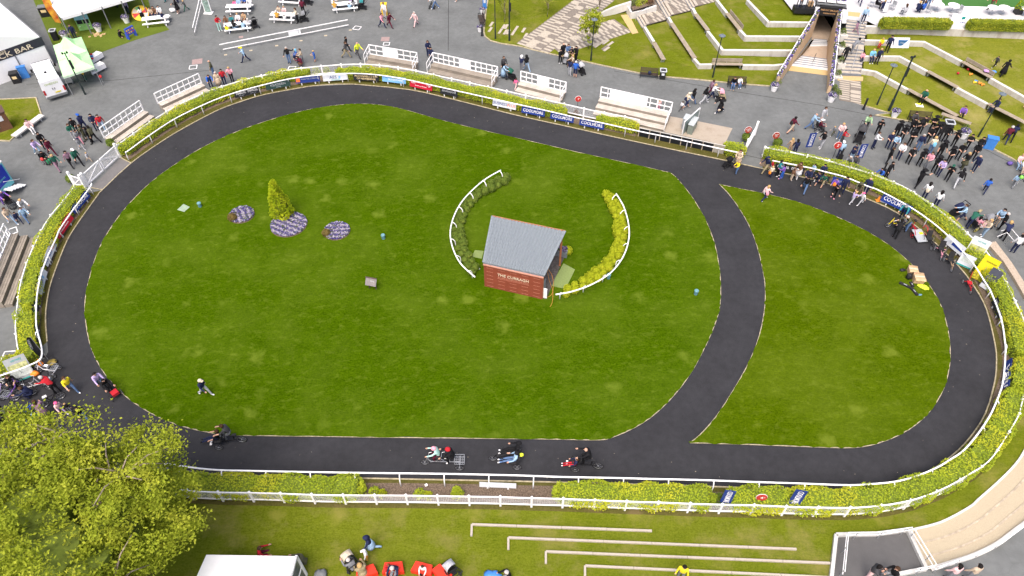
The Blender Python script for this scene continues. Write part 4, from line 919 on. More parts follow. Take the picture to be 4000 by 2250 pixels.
board('black board reading O\'DRISCOLL twice at the top left', (-27.47,61.99,0.25), (-25.32,63.06,0.25), BLK, OD)
board('dark green board reading KEADEEN', (-24.72,63.43,0.25), (-22.42,64.31,0.25), GRNB, [('KEADEEN', GRYB, .5, .1, .6, .34), ('HOTEL', GRYB, .5, -.28, .2, None)])
board('navy board with orange emblem reading THE CURRAGH', (-21.97,64.68,0.25), (-19.59,65.12,0.25), NAVY, [('THE CURRAGH', GRYB, .7, .1, .5, .25), ('PLAINS', GRYB, .33, .1, .2, None)], logo=(ORT, .1, .16, .6))
board('white board reading AES at the top of the track', (-19.27,65.09,0.25), (-16.86,65.45,0.25), WHB, [('AES', NVT, .42, .05, .3, .5), ('recycling', TEAL, .5, -.33, .35, None)], logo=(SKYB, .68, .07, .4))
board('black board with gold lettering for a bar of Newbridge', (-16.21,65.39,0.25), (-13.57,65.12,0.25), BLK, [("McDONNELL'S BAR", GOLDT, .5, .2, .9, .32), ('OF NEWBRIDGE', GOLDT, .5, -.22, .74, .32)])
board('light blue board with darker print', (-13.22,65.12,0.25), (-10.78,64.6,0.25), SKYB, [('NEWBRIDGE', NVT, .5, .3, .9, .3), ('SILVERWARE', WTXT, .55, -.05, .6, .3)])
board('red board with white print on the top straight', (-10.32,64.19,0.25), (-7.99,63.27,0.25), REDB, [('Bottles and kids beds', WTXT, .5, -.1, .5, None), ('VOID', WTXT, .15, .25, .2, None), ('VOID', WTXT, .85, .2, .2, None)])
board('black board reading BERMINGHAM on the top straight', (-7.15,62.89,0.25), (-5.4,62.18,0.25), BLK, [('BERMINGHAM', GRYB, .5, .1, .8, .34)])
board('white board reading BUSINESSPLUS on the top straight', (-1.88,60.8,0.25), (0.39,59.94,0.25), WHB, [('BUSINESS', NVT, .32, 0, .58, .45), ('PLUS', ORT, .8, 0, .34, .45)])
board('navy COOLMORE board next to the white BUSINESSPLUS board', (0.93,59.55,0.25), (3.15,58.8,0.25), NAVY, CM())
board('middle navy COOLMORE board of the three on the top straight', (3.68,58.55,0.25), (5.87,57.77,0.25), NAVY, CM())
board('navy COOLMORE board nearest the dark panel fence', (6.4,57.5,0.25), (8.66,56.68,0.25), NAVY, CM())
board('black O\'DRISCOLL board behind the families', (23.25,50.71,0.25), (25.62,49.98,0.25), BLK, OD)
board('dark board with gold print behind the families', (26.22,49.48,0.25), (27.44,48.77,0.25), BLK, [('THE HAYDEN', GOLDT, .5, 0, .7, .4)])
board('plain navy board behind the adult in dark clothes', (27.73,48.83,0.25), (28.84,48.4,0.25), NAVY, [('CURRAGH', GRYB, .5, 0, .7, .3)])
board('large navy COOLMORE board by the orange cone', (31.23,46.53,0.3), (33,44.78,0.3), NAVY, CM(), .7)
board('white board with round blue emblem beside the parked trikes', (34.55,41.5,0.3), (35.23,39.84,0.3), WHB, [('IRISH & CO', WTXT, .68, -.02, .5, .3)], .75, logo=(NAVY, .66, .56, .36))
board('black BERMINGHAM board on the right bend', (35.48,34.99,0.25), (35.22,33.34,0.25), BLK, [('BERMINGHAM', GRYB, .5, .1, .85, .34)])
board('navy board with white capitals at the right bend', (33.93,29.47,0.25), (32.68,27.21,0.25), NAVY, [('VERI', WTXT, .6, 0, .8, .5)])
board('navy COOLMORE board below the double gate', (-36.35,44.74,0.25), (-35.99,47.04,0.25), NAVY, CM())
board('red board on the left bend', (-36.36,41.67,0.25), (-36.24,44.2,0.25), REDB, [('Bottles and kids beds', WTXT, .5, -.1, .5, None), ('VOID', WTXT, .85, .2, .2, None)])
board('white BUSINESSPLUS board on the left bend', (-35.93,38.59,0.25), (-36.28,41.12,0.25), WHB, [('BUSINESS', NVT, .32, 0, .58, .45), ('PLUS', ORT, .8, 0, .34, .45)])
board('white AES board on the left bend', (-35.1,35.64,0.25), (-35.72,38.03,0.25), WHB, [('AES', NVT, .42, .05, .3, .5)], logo=(SKYB, .68, .07, .4))
board('dark board with green print on the left bend', (-34.31,33.12,0.25), (-35.03,35.18,0.25), BLK, [('SHANAHAN', TEAL, .5, 0, .8, .4)])
board('dark board at the lower end of the left bend', (-33.2,31.08,0.25), (-34.13,32.82,0.25), BLK, [('VISIT US', TEAL, .5, 0, .7, .4)])
board('blank white board with a bent end facing the lawn', (-1.95,20.32,0.2), (0.25,20.22,0.2), WHB, (), .45, .2, 10)
# tall free-standing posters by the right bend
def poster(label, c, rz, w_, h, bg, parts=(), tilt=16, z0=.1, texts=()):
 t = thing('display_poster', label, 'poster', c, rz, 'posters beside the parked trikes')
 pn = MB().box((0, 0, h/2), (w_, .02, h)).build('panel', bg, t); pn.rotation_euler = (R(-tilt), 0, 0); pn.location = (0, 0, z0)
 for (m, x, z, a, b) in parts: MB().box((x*w_, -.014, z*h), (a*w_, .01, b*h)).build('printed_area', m, pn)
 for (s, m, x, z, a, r_) in texts: lettering(s, m, pn, (x*w_, -.024, z*h), (R(90), R(r_), 0), a*w_)
 MB().bar((0, .35, 0), (0, .1, h*.7), .03).build('stay', STEEL, t)
 return t
PHOTO = mat('printed_photo', (.25, .32, .12), .6, .5, 5, col2=(.6, .6, .3)); GRPH = mat('printed_grey', (.5, .55, .52), .6, .2, 9)
poster('white charity poster with photo behind the right rail', (35.81,39.48,0), R(-38), 1.25, 2.0, WHB, ((PHOTO, 0, .52, .9, .3), (GRPH, 0, .25, .9, .1)), texts=(('variety', TEAL, .05, .86, .5, 0),))
poster('white poster with green foot below the right rail', (35.01,38.83,0), R(-40), 1.05, 1.05, WHB, ((TEAL, 0, .06, 1, .1), (GRPH, 0, .55, .75, .4)))
poster('tall yellow poster with black lettering and emblem', (35.5,37.35,0), R(-48), 1.15, 2.1, YELB, ((mat('yellow_print', (.25, .2, .02), .6, .8, 9, col2=(.8, .7, .05)), 0, .14, .98, .26),), texts=(('omovon', BLK, .08, .8, .62, 0),))
poster('dark photographic poster beside the yellow one', (35.57,36.49,0), R(-56), .8, 1.8, mat('poster_slate', (.07, .075, .1), .6), ((mat('dark_photo', (.1, .1, .16), .6, .6, 8), 0, .42, .9, .3), (WHB, 0, .1, .95, .18)))
poster('grey and white charity poster at the lower left entrance', (-32.91,28.22,0), R(32), 1.3, 1.7, mat('poster_grey', (.3, .32, .33), .6), ((PHOTO, 0, .6, .9, .22), (GRPH, 0, .3, .9, .3), (TEAL, 0, .03, 1, .05)), 30, texts=(('variety', TEAL, .05, .87, .5, 0),))
# vertical navy banners on posts and round disc signs
def banner(label, base, rz, h=1.5, w_=.62, z0=.9):
 t = thing('post_banner', label, 'banner', base, rz, 'vertical navy banners')
 MB().tube([(0, .02, 0), (0, .02, z0+h)], .025, 6).build('post', STEEL, t)
 MB().box((0, -.02, z0+h/2), (w_, .03, h)).build('panel', NAVY, t)
 lettering('COOLMORE', WTXT, t, (0, -.042, z0+h/2), (R(90), R(90), 0), h*.86, w_*.5)
banner('navy COOLMORE banner left of the number two disc', (26.78,53.11,0), R(8))
banner('navy COOLMORE banner right of the number two disc', (30.79,51.48,0), R(5))
banner('left navy COOLMORE banner on the bottom fence', (12.37,18.94,0), R(-8), 1.5, .62, .9)
banner('right navy COOLMORE banner on the bottom fence', (16.31,18.85,0), R(-12), 1.7, .66, .9)
REDD = mat('disc_red', (.42, .03, .025), .5, .12); BRND = mat('disc_brown', (.3, .045, .025), .5, .12)
def disc(label, base, rz, h, r, m, txt, small=None):
 t = thing('disc_sign', label, 'sign', base, rz, 'round signs on posts')
 MB().tube([(0, 0, 0), (0, 0, h)], .022, 6).build('post', BLACK, t)
 d = MB().lathe([(r, -.02), (r, .02)], n=24); p = d.build('disc', m, t); p.location = (0, -.04, h+r*.6); p.rotation_euler = (R(86), 0, 0)
 rim = MB().lathe([(r*1.06, -.03), (r*1.06, -.005)], n=24).build('rim', WHITE, t); rim.location = (0, -.035, h+r*.6); rim.rotation_euler = (R(86), 0, 0)
 for q, s in enumerate(txt): lettering(s, WTXT, p, (0, (.35-.32*q)*r if len(txt) > 1 else 0, .026), (0, 0, 0), None, r*(.2 if len(txt) > 1 else .75))
 if small: lettering(small, WTXT, p, (r*.45, r*.22, .026), (0, 0, 0), None, r*.25)
disc('red disc numbered 1st on a thin black post', (6.33,59.68,0), R(4), 1.5, .29, REDD, ['1'], 'st')
disc('red disc numbered 2nd among the spectators', (28.96,52.41,0), R(4), 1.4, .34, REDD, ['2'], 'nd')
disc('red disc numbered 4th above the bottom fence', (14.36,18.99,0), R(-4), 1.3, .31, REDD, ['4'], 'th')
disc('brown disc sign left of the gate opening', (21.67,55.11,0), R(4), 1.15, .32, BRND, ['OWNERS', 'TRAINERS', 'ONLY'])
disc('brown disc sign right of the gate opening', (24.01,54.25,0), R(4), 1.15, .32, BRND, ['PARADE', 'RING', 'ONLY'])
# dark panel fence by the concrete pad
t = thing('panel_fence', 'low fence of black panels in front of the concrete pad', 'fence', (11.86,55.98,0), ang((11.86,55.98,0), (19.28,53.17,0)))
o = (11.86,55.98,0); L = math.dist(o[:2], ((19.28,53.17,0))[:2]); n = 8
for q in range(n):
 MB().box((L*(q+.5)/n, 0, .48), (L/n-.06, .03, .85)).build('panel', BLK if q < 7 else mat('grey_panel', (.3, .28, .24), .7), t)
 MB().box((L*q/n, -.01, .48), (.06, .07, .95)).build('post', mat('buff_post', (.5, .42, .33), .8), t)
MB().box((L/2, 0, .95), (L, .05, .06)).build('cap_rail', STONE, t)
t = thing('glass_screen', 'metal cabinet screen standing on the concrete pad', 'screen', (15.99,56.17,0), ang((15.99,56.17,0), (17.79,58.36,0))); L = math.dist(((15.99,56.17,0))[:2], ((17.79,58.36,0))[:2])
MB().box((L/2, 0, .75), (L, .05, 1.5)).build('screen_panel', mat('screen_glass', (.2, .25, .24), .3), t); MB().box((L/2, 0, 1.52), (L+.05, .09, .05)).build('frame_top', WHITE, t)
for x in (0, L): MB().box((x, 0, .75), (.06, .08, 1.5)).build('frame_post', WHITE, t)
def cabinet(label, c, rz, m, s=(.9, .5, 1.1)):
 t = thing('metal_cabinet', label, 'cabinet', c, rz, 'metal cabinets on the concrete pad'); MB().box((0, 0, s[2]/2), s).build('case', m, t); MB().box((0, 0, s[2]+.03), (s[0]+.06, s[1]+.06, .06)).build('lid', mat('cabinet_lid', (.42, .46, .48), .5), t)
 MB().box((s[0]*.25, -s[1]/2-.012, s[2]*.55), (.05, .02, .16)).build('handle', BLACK, t)
cabinet('pale grey metal cabinet left of the screen', (16.5,57.44,0), R(62), mat('cabinet_grey', (.3, .33, .36), .5))
cabinet('greenish metal cabinet right of the screen', (17.02,56.93,0), R(62), mat('cabinet_green', (.2, .23, .2), .5), (1.5, .5, 1.0))
# gates ----------------------------------------------------------
def gate(label, a, b, h=1.25, leaves=2):
 L = math.dist(a[:2], b[:2]); t = thing('white_gate', label, 'gate', a, ang(a, b), 'white gates of the parade ring')
 for x in (0, L): MB().box((x, 0, .75), (.17, .17, 1.5)).lathe([(.13, 1.5), (.02, 1.58)], (x, 0, 0), 4).build('gate_post', WHITE, t)
 for q in range(leaves):
  x0 = L*q/leaves+.12; x1 = L*(q+1)/leaves-.08
  f = MB()
  for z in (.22, h): f.bar((x0, 0, z), (x1, 0, z), .07, .1)
  for x in (x0, x1): f.bar((x, 0, .2), (x, 0, h+.04), .07, .09)
  lf = f.build('leaf_frame', WHITE, t)
  MB().bar((x0, -.02, .25 if q == 0 else h-.03), (x1, -.02, h-.03 if q == 0 else .25), .05, .09).build('brace', WHITE, lf)
  wv = MB()
  for k in range(9): wv.bar((x0, 0, .32+k*.1), (x1, 0, .32+k*.1), .012)
  for k in range(int((x1-x0)/.12)): wv.bar((x0+k*.12, 0, .25), (x0+k*.12, 0, h), .008)
  wv.build('wire_infill', WHITE, lf)['kind'] = 'stuff'
gate('double white gate across the entrance on the left bend', (-36.84,48.59,0), (-35.58,52.76,0))
gate('single white gate standing open by the brown disc signs', (21.31,53.47,0), (22.8,56.17,0), 1.2, 1)
gate('short white gate panel beside the lower topiary tree', (-38.05,48.75,0), (-36.91,48.32,0), 1.1, 1)
# ================================================================ spectator stands
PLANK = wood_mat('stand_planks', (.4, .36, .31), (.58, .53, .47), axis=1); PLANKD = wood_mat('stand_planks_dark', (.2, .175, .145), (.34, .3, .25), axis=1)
PANEL = mat('white_mesh_panel', (.8, .82, .86), .6, .05)
def stand(label, fl, fr, depth=.75, n=2, wm=None, rise=.3, panels=(), sides=(1, 1), bays=None, rail=1.1, z0=.0):
 wm = wm or PLANK; L = math.dist(fl[:2], fr[:2]); t = thing('spectator_stand', label, 'stand', (fl[0], fl[1], 0), ang(fl, fr), 'stepped viewing stands')
 for q in range(n):
  z = rise*(q+1); y0 = depth*q
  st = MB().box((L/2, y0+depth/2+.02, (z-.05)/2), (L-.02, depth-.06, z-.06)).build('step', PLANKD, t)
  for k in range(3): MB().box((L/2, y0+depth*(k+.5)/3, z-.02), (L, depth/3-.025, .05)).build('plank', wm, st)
 D = depth*n; zt = rise*n; bays = bays or max(3, round(L/.75))
 rm = MB()
 for z in (zt+.06, zt+.55, zt+rail): rm.bar((0, D, z), (L, D, z), .075, .07)
 rm.build('guard_rail', WHITE, t)
 pm = cached(('upright', rail), lambda: MB().box((0, 0, rail/2), (.07, .07, rail)))
 for k in range(bays+1):
  u = obj('upright', pm, WHITE, t); u.location = (L*k/bays, D, zt)
  if k % 4 == 0: u.scale = (1.6, 1, 1)
 for (x0, x1) in panels: MB().box((L*(x0+x1)/2, D-.035, zt+rail*.55), (L*(x1-x0), .012, rail*.8)).build('mesh_panel', PANEL, t)
 for s, x in zip(sides, (0, L)):
  if not s: continue
  b = MB()
  for z in (.5, rail): b.bar((x, D, zt+z), (x, 0, rise+z-.1), .045, .05)
  b.bar((x, 0, rise*.5), (x, 0, rise+rail-.1), .05); b.bar((x, D*.5, rise*1.3), (x, D*.5, rise*1.5+rail-.05), .045); b.build('side_rail', WHITE, t)
 return t
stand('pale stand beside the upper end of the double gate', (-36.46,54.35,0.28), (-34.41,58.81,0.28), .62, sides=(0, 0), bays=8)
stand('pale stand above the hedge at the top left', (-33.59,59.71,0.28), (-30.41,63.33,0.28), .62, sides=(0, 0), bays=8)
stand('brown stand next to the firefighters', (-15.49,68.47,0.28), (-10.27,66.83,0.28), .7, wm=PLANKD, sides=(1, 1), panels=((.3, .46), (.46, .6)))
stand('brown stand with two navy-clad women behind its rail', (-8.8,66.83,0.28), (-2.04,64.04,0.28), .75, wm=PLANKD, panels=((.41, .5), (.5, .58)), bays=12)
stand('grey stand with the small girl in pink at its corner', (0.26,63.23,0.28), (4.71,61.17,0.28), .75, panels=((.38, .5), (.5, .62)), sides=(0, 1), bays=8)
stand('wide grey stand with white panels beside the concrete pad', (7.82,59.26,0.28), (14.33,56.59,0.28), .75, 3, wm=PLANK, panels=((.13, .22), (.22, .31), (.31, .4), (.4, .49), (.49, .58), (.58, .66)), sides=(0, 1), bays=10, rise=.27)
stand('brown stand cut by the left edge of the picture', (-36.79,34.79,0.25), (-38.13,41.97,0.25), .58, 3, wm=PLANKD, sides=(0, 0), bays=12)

# ================================================================ shelter on the lawn
BRICK_RED = mat('backdrop_red', (.24, .058, .034), .6, .1, 3); SLATE = mat('slate_tile', (.19, .22, .245), .65, .16, 5); TIMB = mat('red_timber', (.35, .13, .06), .7, .15); COPPER = mat('copper_flashing', (.36, .17, .08), .5, .15)
PL, PR = Vector((-2.07,36.83,0.05)), Vector((2.25,35.49,0.05))
sh = thing('parade_shelter', 'small open shelter with grey tiled roof and red lettered backdrop', 'shelter', (PL.x, PL.y, 0))
def loc(p): return Vector(p)-Vector((PL.x, PL.y, 0))
th = ang(PL, PR); PW = (PR-PL).length
bd = MB().box((PW/2, 0, 1.2), (PW, .06, 2.3)).build('backdrop', BRICK_RED, sh); bd.rotation_euler = (0, 0, th)
CRM = mat('cream_lettering', (.75, .66, .5), .6); DULL = mat('dull_lettering', (.5, .22, .15), .6)
lettering('THE CURRAGH', CRM, bd, (PW/2, -.037, 1.62), (R(90), 0, 0), PW*.53, .26)
lettering('WHERE CHAMPIONS ARE MADE', DULL, bd, (PW/2, -.037, 1.37), (R(90), 0, 0), PW*.52)
for z in (1.83, 1.24): MB().box((PW/2, -.036, z), (PW*.55, .01, .012)).build('printed_rule', DULL, bd)
for c in range(5):
 for r in range(6):
  if 1 <= c <= 3 and 1 <= r <= 2: continue
  lettering('THE CURRAGH', DULL, bd, (PW*(.1+.2*c), -.037, 2.12-.38*r), (R(90), 0, 0), PW*.115)
MB().box((PW/2, -.01, 2.39), (PW+.06, .16, .08)).build('top_trim', mat('pink_trim', (.5, .24, .18), .6), bd)
for x in (0, PW*.25, PW*.5, PW*.75, PW): MB().box((x, .1, 1.2), (.06, .09, 2.6)).build('backdrop_post', TIMB, bd)
EL, ER, RL, RR_ = loc((-2.1,36.84,2.55)), loc((2.29,35.5,2.55)), loc((-1.5,40.84,3.5)), loc((3.96,39.17,3.5))
def patch(u, v): return (EL.lerp(ER, u)).lerp(RL.lerp(RR_, u), v)
rb = MB(); dn = Vector((0, 0, -.06)); dn2 = Vector((0, 0, -.2))
rb.quad(EL+dn, ER+dn, RR_+dn, RL+dn); rb.quad(EL+dn2, RL+dn2, RR_+dn2, ER+dn2)
for a, b in ((EL, ER), (ER, RR_), (RR_, RL), (RL, EL)): rb.quad(a+dn2, b+dn2, b+dn, a+dn)
roof = rb.build('roof', SLATE, sh)
def tile_():
 m = MB(); prof = [(-.5, .0), (-.32, .012), (-.1, .05), (.12, .06), (.32, .03), (.5, .0)]
 for (x0, z0), (x1, z1) in zip(prof, prof[1:]):
  m.quad((x0, -.52, z0+.02), (x1, -.52, z1+.02), (x1, .5, z1), (x0, .5, z0)); m.quad((x0, -.52, z0-.03), (x1, -.52, z1-.03), (x1, -.52, z1+.02), (x0, -.52, z0+.02))
 return m
NC, NR = 22, 13
tm = cached('tile', tile_)
for i in range(NC):
 for j in range(NR):
  c = patch((i+.5)/NC, (j+.5)/NR); ux = patch((i+1)/NC, (j+.5)/NR)-patch(i/NC, (j+.5)/NR); vy = patch((i+.5)/NC, (j+1)/NR)-patch((i+.5)/NC, j/NR)
  o = obj('tile', tm, SLATE, roof); n = ux.cross(vy).normalized(); y = n.cross(ux.normalized())
  M = Matrix((ux.normalized(), y, n)).transposed().to_4x4(); M.translation = c+n*random.uniform(-.004, .006)
  o.matrix_local = M @ Matrix.Diagonal((ux.length*1.0, vy.length*1.03, 1.2, 1))
for a, b, m, nm in ((RL, RR_, COPPER, 'ridge_flashing'), (EL, RL, SLATE, 'verge_trim'), (ER, RR_, SLATE, 'verge_trim')):
 MB().bar(a+Vector((0, 0, .03)), b+Vector((0, 0, .03)), .14 if m is SLATE else .07, .09).build(nm, m, roof)
for p, z in ((RR_+Vector((-.25, -.2, 0)), 3.3), (RL+Vector((.25, -.15, 0)), 3.3), (ER+Vector((-.1, .3, 0)), 2.5), (EL+Vector((.1, .3, 0)), 2.5)):
 MB().box((p.x, p.y, z/2), (.14, .14, z)).build('post', TIMB, sh)
FLR = mat('dark_brick_floor', (.085, .075, .07), .9, .4, 8)
fl = [loc(PL)+Vector((.1, .1, 0)), loc(PR)+Vector((.3, 0, 0)), loc((3.8,39.3,0))+Vector((.1, 0, 0)), loc((4.4,40.59,0)), RL+Vector((0, 0, 0))]
MB().prism([(p.x, p.y) for p in fl], .036, .06).build('floor', FLR, sh)
w_ = ER.lerp(RR_, .1); MB().box((loc(PR).x+.1, loc(PR).y+.55, .6), (.08, 1.0, 1.2), th).build('side_panel', mat('grey_side', (.2, .22, .24), .7), sh)
MB().box((loc(PR).x+.2, loc(PR).y+.12, .55), (.3, .05, 1.05), th).build('white_panel', WHITE, sh)
t = thing('planter_trough', 'grey metal trough of purple plants at the back of the shelter', 'planter', (3.72,40.27,0), th)
MB().box((0, 0, .3), (1.35, .6, .55)).build('trough', mat('zinc', (.16, .18, .2), .5, .1), t)
f = MB()
for q in range(90): f.ball((random.uniform(-.6, .6), random.uniform(-.25, .25), .62+random.uniform(-.02, .18)), random.uniform(.05, .09), 5, random.choice((0, 0, 2, 1)))
f.build('plants', [mat('dark_purple_plant', (.1, .07, .12), .8, .4, 20), PUR[1], PUR[3]], t)['kind'] = 'stuff'
topiary('yellow green shrub behind the grey trough', (4.39,40.36,0), .38, LIME_M, 'topiary_ball')
def mat_rug(label, pts, m, z=.036): o = MB().prism(pts, z, z+.02).build('turf_mat', m, None); tag(o, label, 'mat', 'loose turf mats')
PALETURF = mat('pale_turf', (.19, .25, .085), .95, .15, 14)
mat_rug('pale green turf mat on the right of the shelter', [(4.02,39.22,0), (4.88,38.55,0), (4.04,36.51,0), (2.94,36.85,0)], PALETURF)
mat_rug('small pale green turf mat on the left of the shelter', [(-2.95,40.7,0), (-2.25,40.59,0), (-2.39,39.73,0), (-3.15,39.96,0)], PALETURF)
mat_rug('pale grey green square cover near the left edge of the lawn', [(-27.83,46.26,0), (-27.17,45.88,0), (-27.45,45.25,0), (-28.12,45.52,0)], mat('grey_green_cover', (.26, .34, .24), .8, .1))
h = catmull([(2.72,38.22,0.5), (3.06,37.92,0.1), (3.15,36.96,0.06), (2.99,35.99,0.06), (2.62,35.67,0.06), (2.33,35.63,0.06)], 5)
tag(MB().tube(h, .018, 5).build('garden_hose', mat('orange_hose', (.55, .24, .05), .6), None), 'orange garden hose curling beside the shelter', 'hose')
h = catmull([(2.72,38.47,0.06), (2.86,37.29,0.06), (3.07,36.31,0.06), (2.99,35.19,0.06), (2.8,34.72,0.06)], 5)
tag(MB().tube(h, .016, 5).build('garden_hose', MATS['orange_hose'], None), 'loose end of orange hose lying on the grass below the shelter', 'hose')
def card(label, c, s, m, rz=0):
 o = MB().box((0, 0, .06), s).build('litter_box', m, None); o.location = c; o.rotation_euler = (0, 0, rz); tag(o, label, 'box')
card('small tan carton left of the shelter', (-2.64,38.79,0), (.16, .12, .12), mat('tan_card', (.5, .33, .18), .8), .3)
card('small white carton left of the shelter', (-2.56,38.6,0), (.15, .12, .1), WHITE, .6)
card('small white card lying in the mulch below the track', (-5.18,20.47,0), (.16, .16, .03), WHITE, .5)
# information lectern and lawn lights
t = thing('lectern_sign', 'grey slanted information board on two legs in the lawn', 'sign', (-10.52,36.55,0), R(-14))
for x in (-.25, .28): MB().bar((x, 0, 0), (x, .05, .75), .06).build('leg', mat('brown_leg', (.09, .06, .05), .8), t)
pn = MB().box((0, 0, 0), (.85, .62, .05)).build('panel', mat('lectern_grey', (.2, .18, .18), .6, .1), t); pn.location = (0, -.05, .85); pn.rotation_euler = (R(52), 0, 0)
MB().box((0, .31, .05), (.88, .06, .12)).build('hood', mat('brown_leg', '302020'), pn)
lettering('RING', GRYB, pn, (.1, .05, .03), (0, 0, 0), .3)
BLUEG = mat('light_blue_green', (.1, .22, .26), .5, .1)
for lab, c in (('left of the flower beds', (-26.31,45.93,0)), ('right of the flower beds', (-10.37,42.03,0)), ('right of the lime shrub arc', (7.38,37.64,0)), ('near the right edge of the oval lawn', (13.78,35.99,0))):
 t = thing('lawn_light', 'short blue green bollard light '+lab, 'bollard light', (c[0], c[1], .035), 0, 'bollard lights on the lawn')
 obj('body', cached('ll_body', lambda: MB().lathe([(.14, 0), (.14, .34)], n=12)), BLUEG, t); obj('cap', cached('ll_cap', lambda: MB().lathe([(.165, .34), (.165, .42), (.1, .47)], n=12)), mat('light_cap', (.14, .3, .34), .5), t)
# ================================================================ street furniture
BENCHW = wood_mat('dark_bench_wood', (.03, .022, .018), (.07, .05, .04))
def park_bench(label, c, rz, L=1.75):
 t = thing('park_bench', label, 'bench', c, rz, 'black park benches')
 sm = cached(('bslat', L), lambda: MB().box((0, 0, 0), (L, .075, .03)))
 for k in range(5): o = obj('seat_slat', sm, BENCHW, t); o.location = (0, -.2+.095*k, .44)
 for k in range(4): o = obj('back_slat', sm, BENCHW, t); o.location = (0, .25+.03*k, .56+.11*k); o.rotation_euler = (R(75), 0, 0)
 em = cached('bench_end', lambda: MB().bar((0, -.24, 0), (0, -.22, .62), .05).bar((0, .24, 0), (0, .38, .95), .05).bar((0, -.25, .42), (0, .25, .42), .05).bar((0, -.25, .63), (0, .28, .63), .05))
 for x in (-L/2, L/2): obj('iron_end', em, BLACK, t).location = (x, 0, 0)
park_bench('black park bench with a rucksack on it', (14.14,66.22,0), R(172-180))
park_bench('black park bench with a man and child on it', (22.85,64.56,0), R(-6))
park_bench('black park bench behind the singers', (39.09,58.36,0), R(-8), 2.0)
park_bench('black bench seen end on at the lawn corner', (-3.53,77.78,0), R(-82), 2.2)
t = thing('stone_bench', 'long grey slab bench at the left with a woman sitting on it', 'bench', (-45.76,57.12,0), ang((-46.48,55.92,0), (-45.47,59.02,0)))
MB().box((0, 0, .42), (3.6, .6, .12)).build('slab', STONE, t)
for x in (-1.3, 1.3): MB().box((x, 0, .18), (.12, .5, .36)).build('support', STEEL, t)
def bin_(label, c, rz, body, lid, s=(.62, .72, 1.05), liner=None, txt=None):
 t = thing('waste_bin', label, 'bin', c, rz, 'bins and recycling boxes')
 MB().prism([(-s[0]*.45, -s[1]*.45), (s[0]*.45, -s[1]*.45), (s[0]*.45, s[1]*.45), (-s[0]*.45, s[1]*.45)], 0, s[2]*.92).build('body', body, t)
 if liner:
  f = MB()
  for a, b in (((-.5, -.5), (.5, -.5)), ((.5, -.5), (.5, .5)), ((.5, .5), (-.5, .5)), ((-.5, .5), (-.5, -.5))): f.bar((a[0]*s[0], a[1]*s[1], s[2]*.94), (b[0]*s[0], b[1]*s[1], s[2]*.94), .09, .1)
  f.build('liner', liner, t); MB().box((0, 0, s[2]*.9), (s[0]*.85, s[1]*.85, .03)).build('opening', GREYP, t)
 else: MB().box((0, 0, s[2]*.96), (s[0], s[1], .09)).build('lid', lid, t)
 if txt: MB().box((0, -s[1]*.46, s[2]*.6), (s[0]*.5, .02, s[2]*.25)).build('notice', txt, t)
LINER = mat('clear_liner', (.5, .53, .56), .4, .1)
bin_('black bin with clear liner beside the park bench', (15.52,66.06,0), R(-5), BLACK, BLACK, (.6, .6, 1.), LINER, WHB)
bin_('black bin with pale liner behind the singers', (41.05,56.8,0), R(-12), BLACK, BLACK, (.75, .7, 1.1), LINER)
RECB = mat('recycling_blue', (.05, .2, .55), .5, .1)
bin_('blue recycling box at the right of the singers', (43.87,54.19,0), R(-22), RECB, RECB, (.95, .6, 1.15), None)
bin_('blue recycling box leaning by the bar tent', (-50.3,66.22,0), R(25), RECB, RECB, (.85, .4, 1.3), None)
bin_('black bin with gold emblem by the bar tent', (-50.78,65.38,0), R(22), BLACK, BLACK, (.8, .8, 1.1), None, GOLDT)
bin_('black cabinet with gold emblem between the two tents', (-53.98,79.49,0), R(15), BLACK, GREYP, (1.1, .8, 1.2), None, GOLDT)
bin_('black bin with grey top on the turf by the green gazebo', (-50.47,73.99,0), R(10), BLACK, GREYP, (.6, .6, 1.2), LINER)
YEL = mat('yellow_plastic', (.8, .5, .02), .5, .06)
bin_('tall yellow bin in the middle of the top plaza', (-14.8,79.87,0), R(5), YEL, YEL, (.7, .7, 1.3))
bin_('blue notice box at the corner of the garden lawn', (-3.21,81.24,0), R(8), RECB, RECB, (.5, .3, 1.6), None, WHB)
def lamp(label, c, h, head=True, box=False, rz=0, r=.055):
 t = thing('lamp_post', label, 'lamp post', c, rz, 'lamp posts')
 MB().tube([(0, 0, 0), (0, 0, h*.22), (0, 0, h*.23), (0, 0, h)], [r*1.5, r*1.5, r, r*.85], 8).build('column', DKGREEN, t)
 if head:
  MB().lathe([(.3, h-.02), (.34, h+.04), (.12, h+.12), (.04, h+.22)], n=14).build('lamp_head', mat('lamp_grey', (.12, .15, .18), .4), t)
 if box:
  MB().box((.1, 0, h*.72), (.18, .16, .9)).build('speaker_box', BLACK, t)
  MB().bar((-.2, 0, h-.1), (.2, 0, h-.1), .04).build('crossarm', DKGREEN, t)
  for x in (-.2, .2): MB().lathe([(.08, h-.12), (.1, h), (.05, h+.08)], (x, 0, 0), 8).build('camera_head', BLACK, t)
lamp('lamp post on the lawn nearest the corner bench', (-1.84,74.16,0), 4.7)
lamp('tall black pole with boxes on the left garden lawn', (-0.29,73.72,0), 5.4, False, True, 0, .07)
lamp('lamp post beside the young tree and the paths', (8.41,69.52,0), 4.6)
lamp('lamp post in front of the backed garden bench', (20.77,66.22,0), 4.6)
lamp('slim lamp post on the lawn right of the stairs', (36.05,61.19,0), 4.3)
lamp('tall black pole with cameras on the right lawn', (36.88,60.19,0), 5.8, False, True, R(20), .09)
lamp('lamp post at the far right near the blue recycling box', (43.69,55.85,0), 4.6)
lamp('black pole standing in front of the green gazebo', (-42.89,63.03,0), 4.6, False, True, R(30), .06)
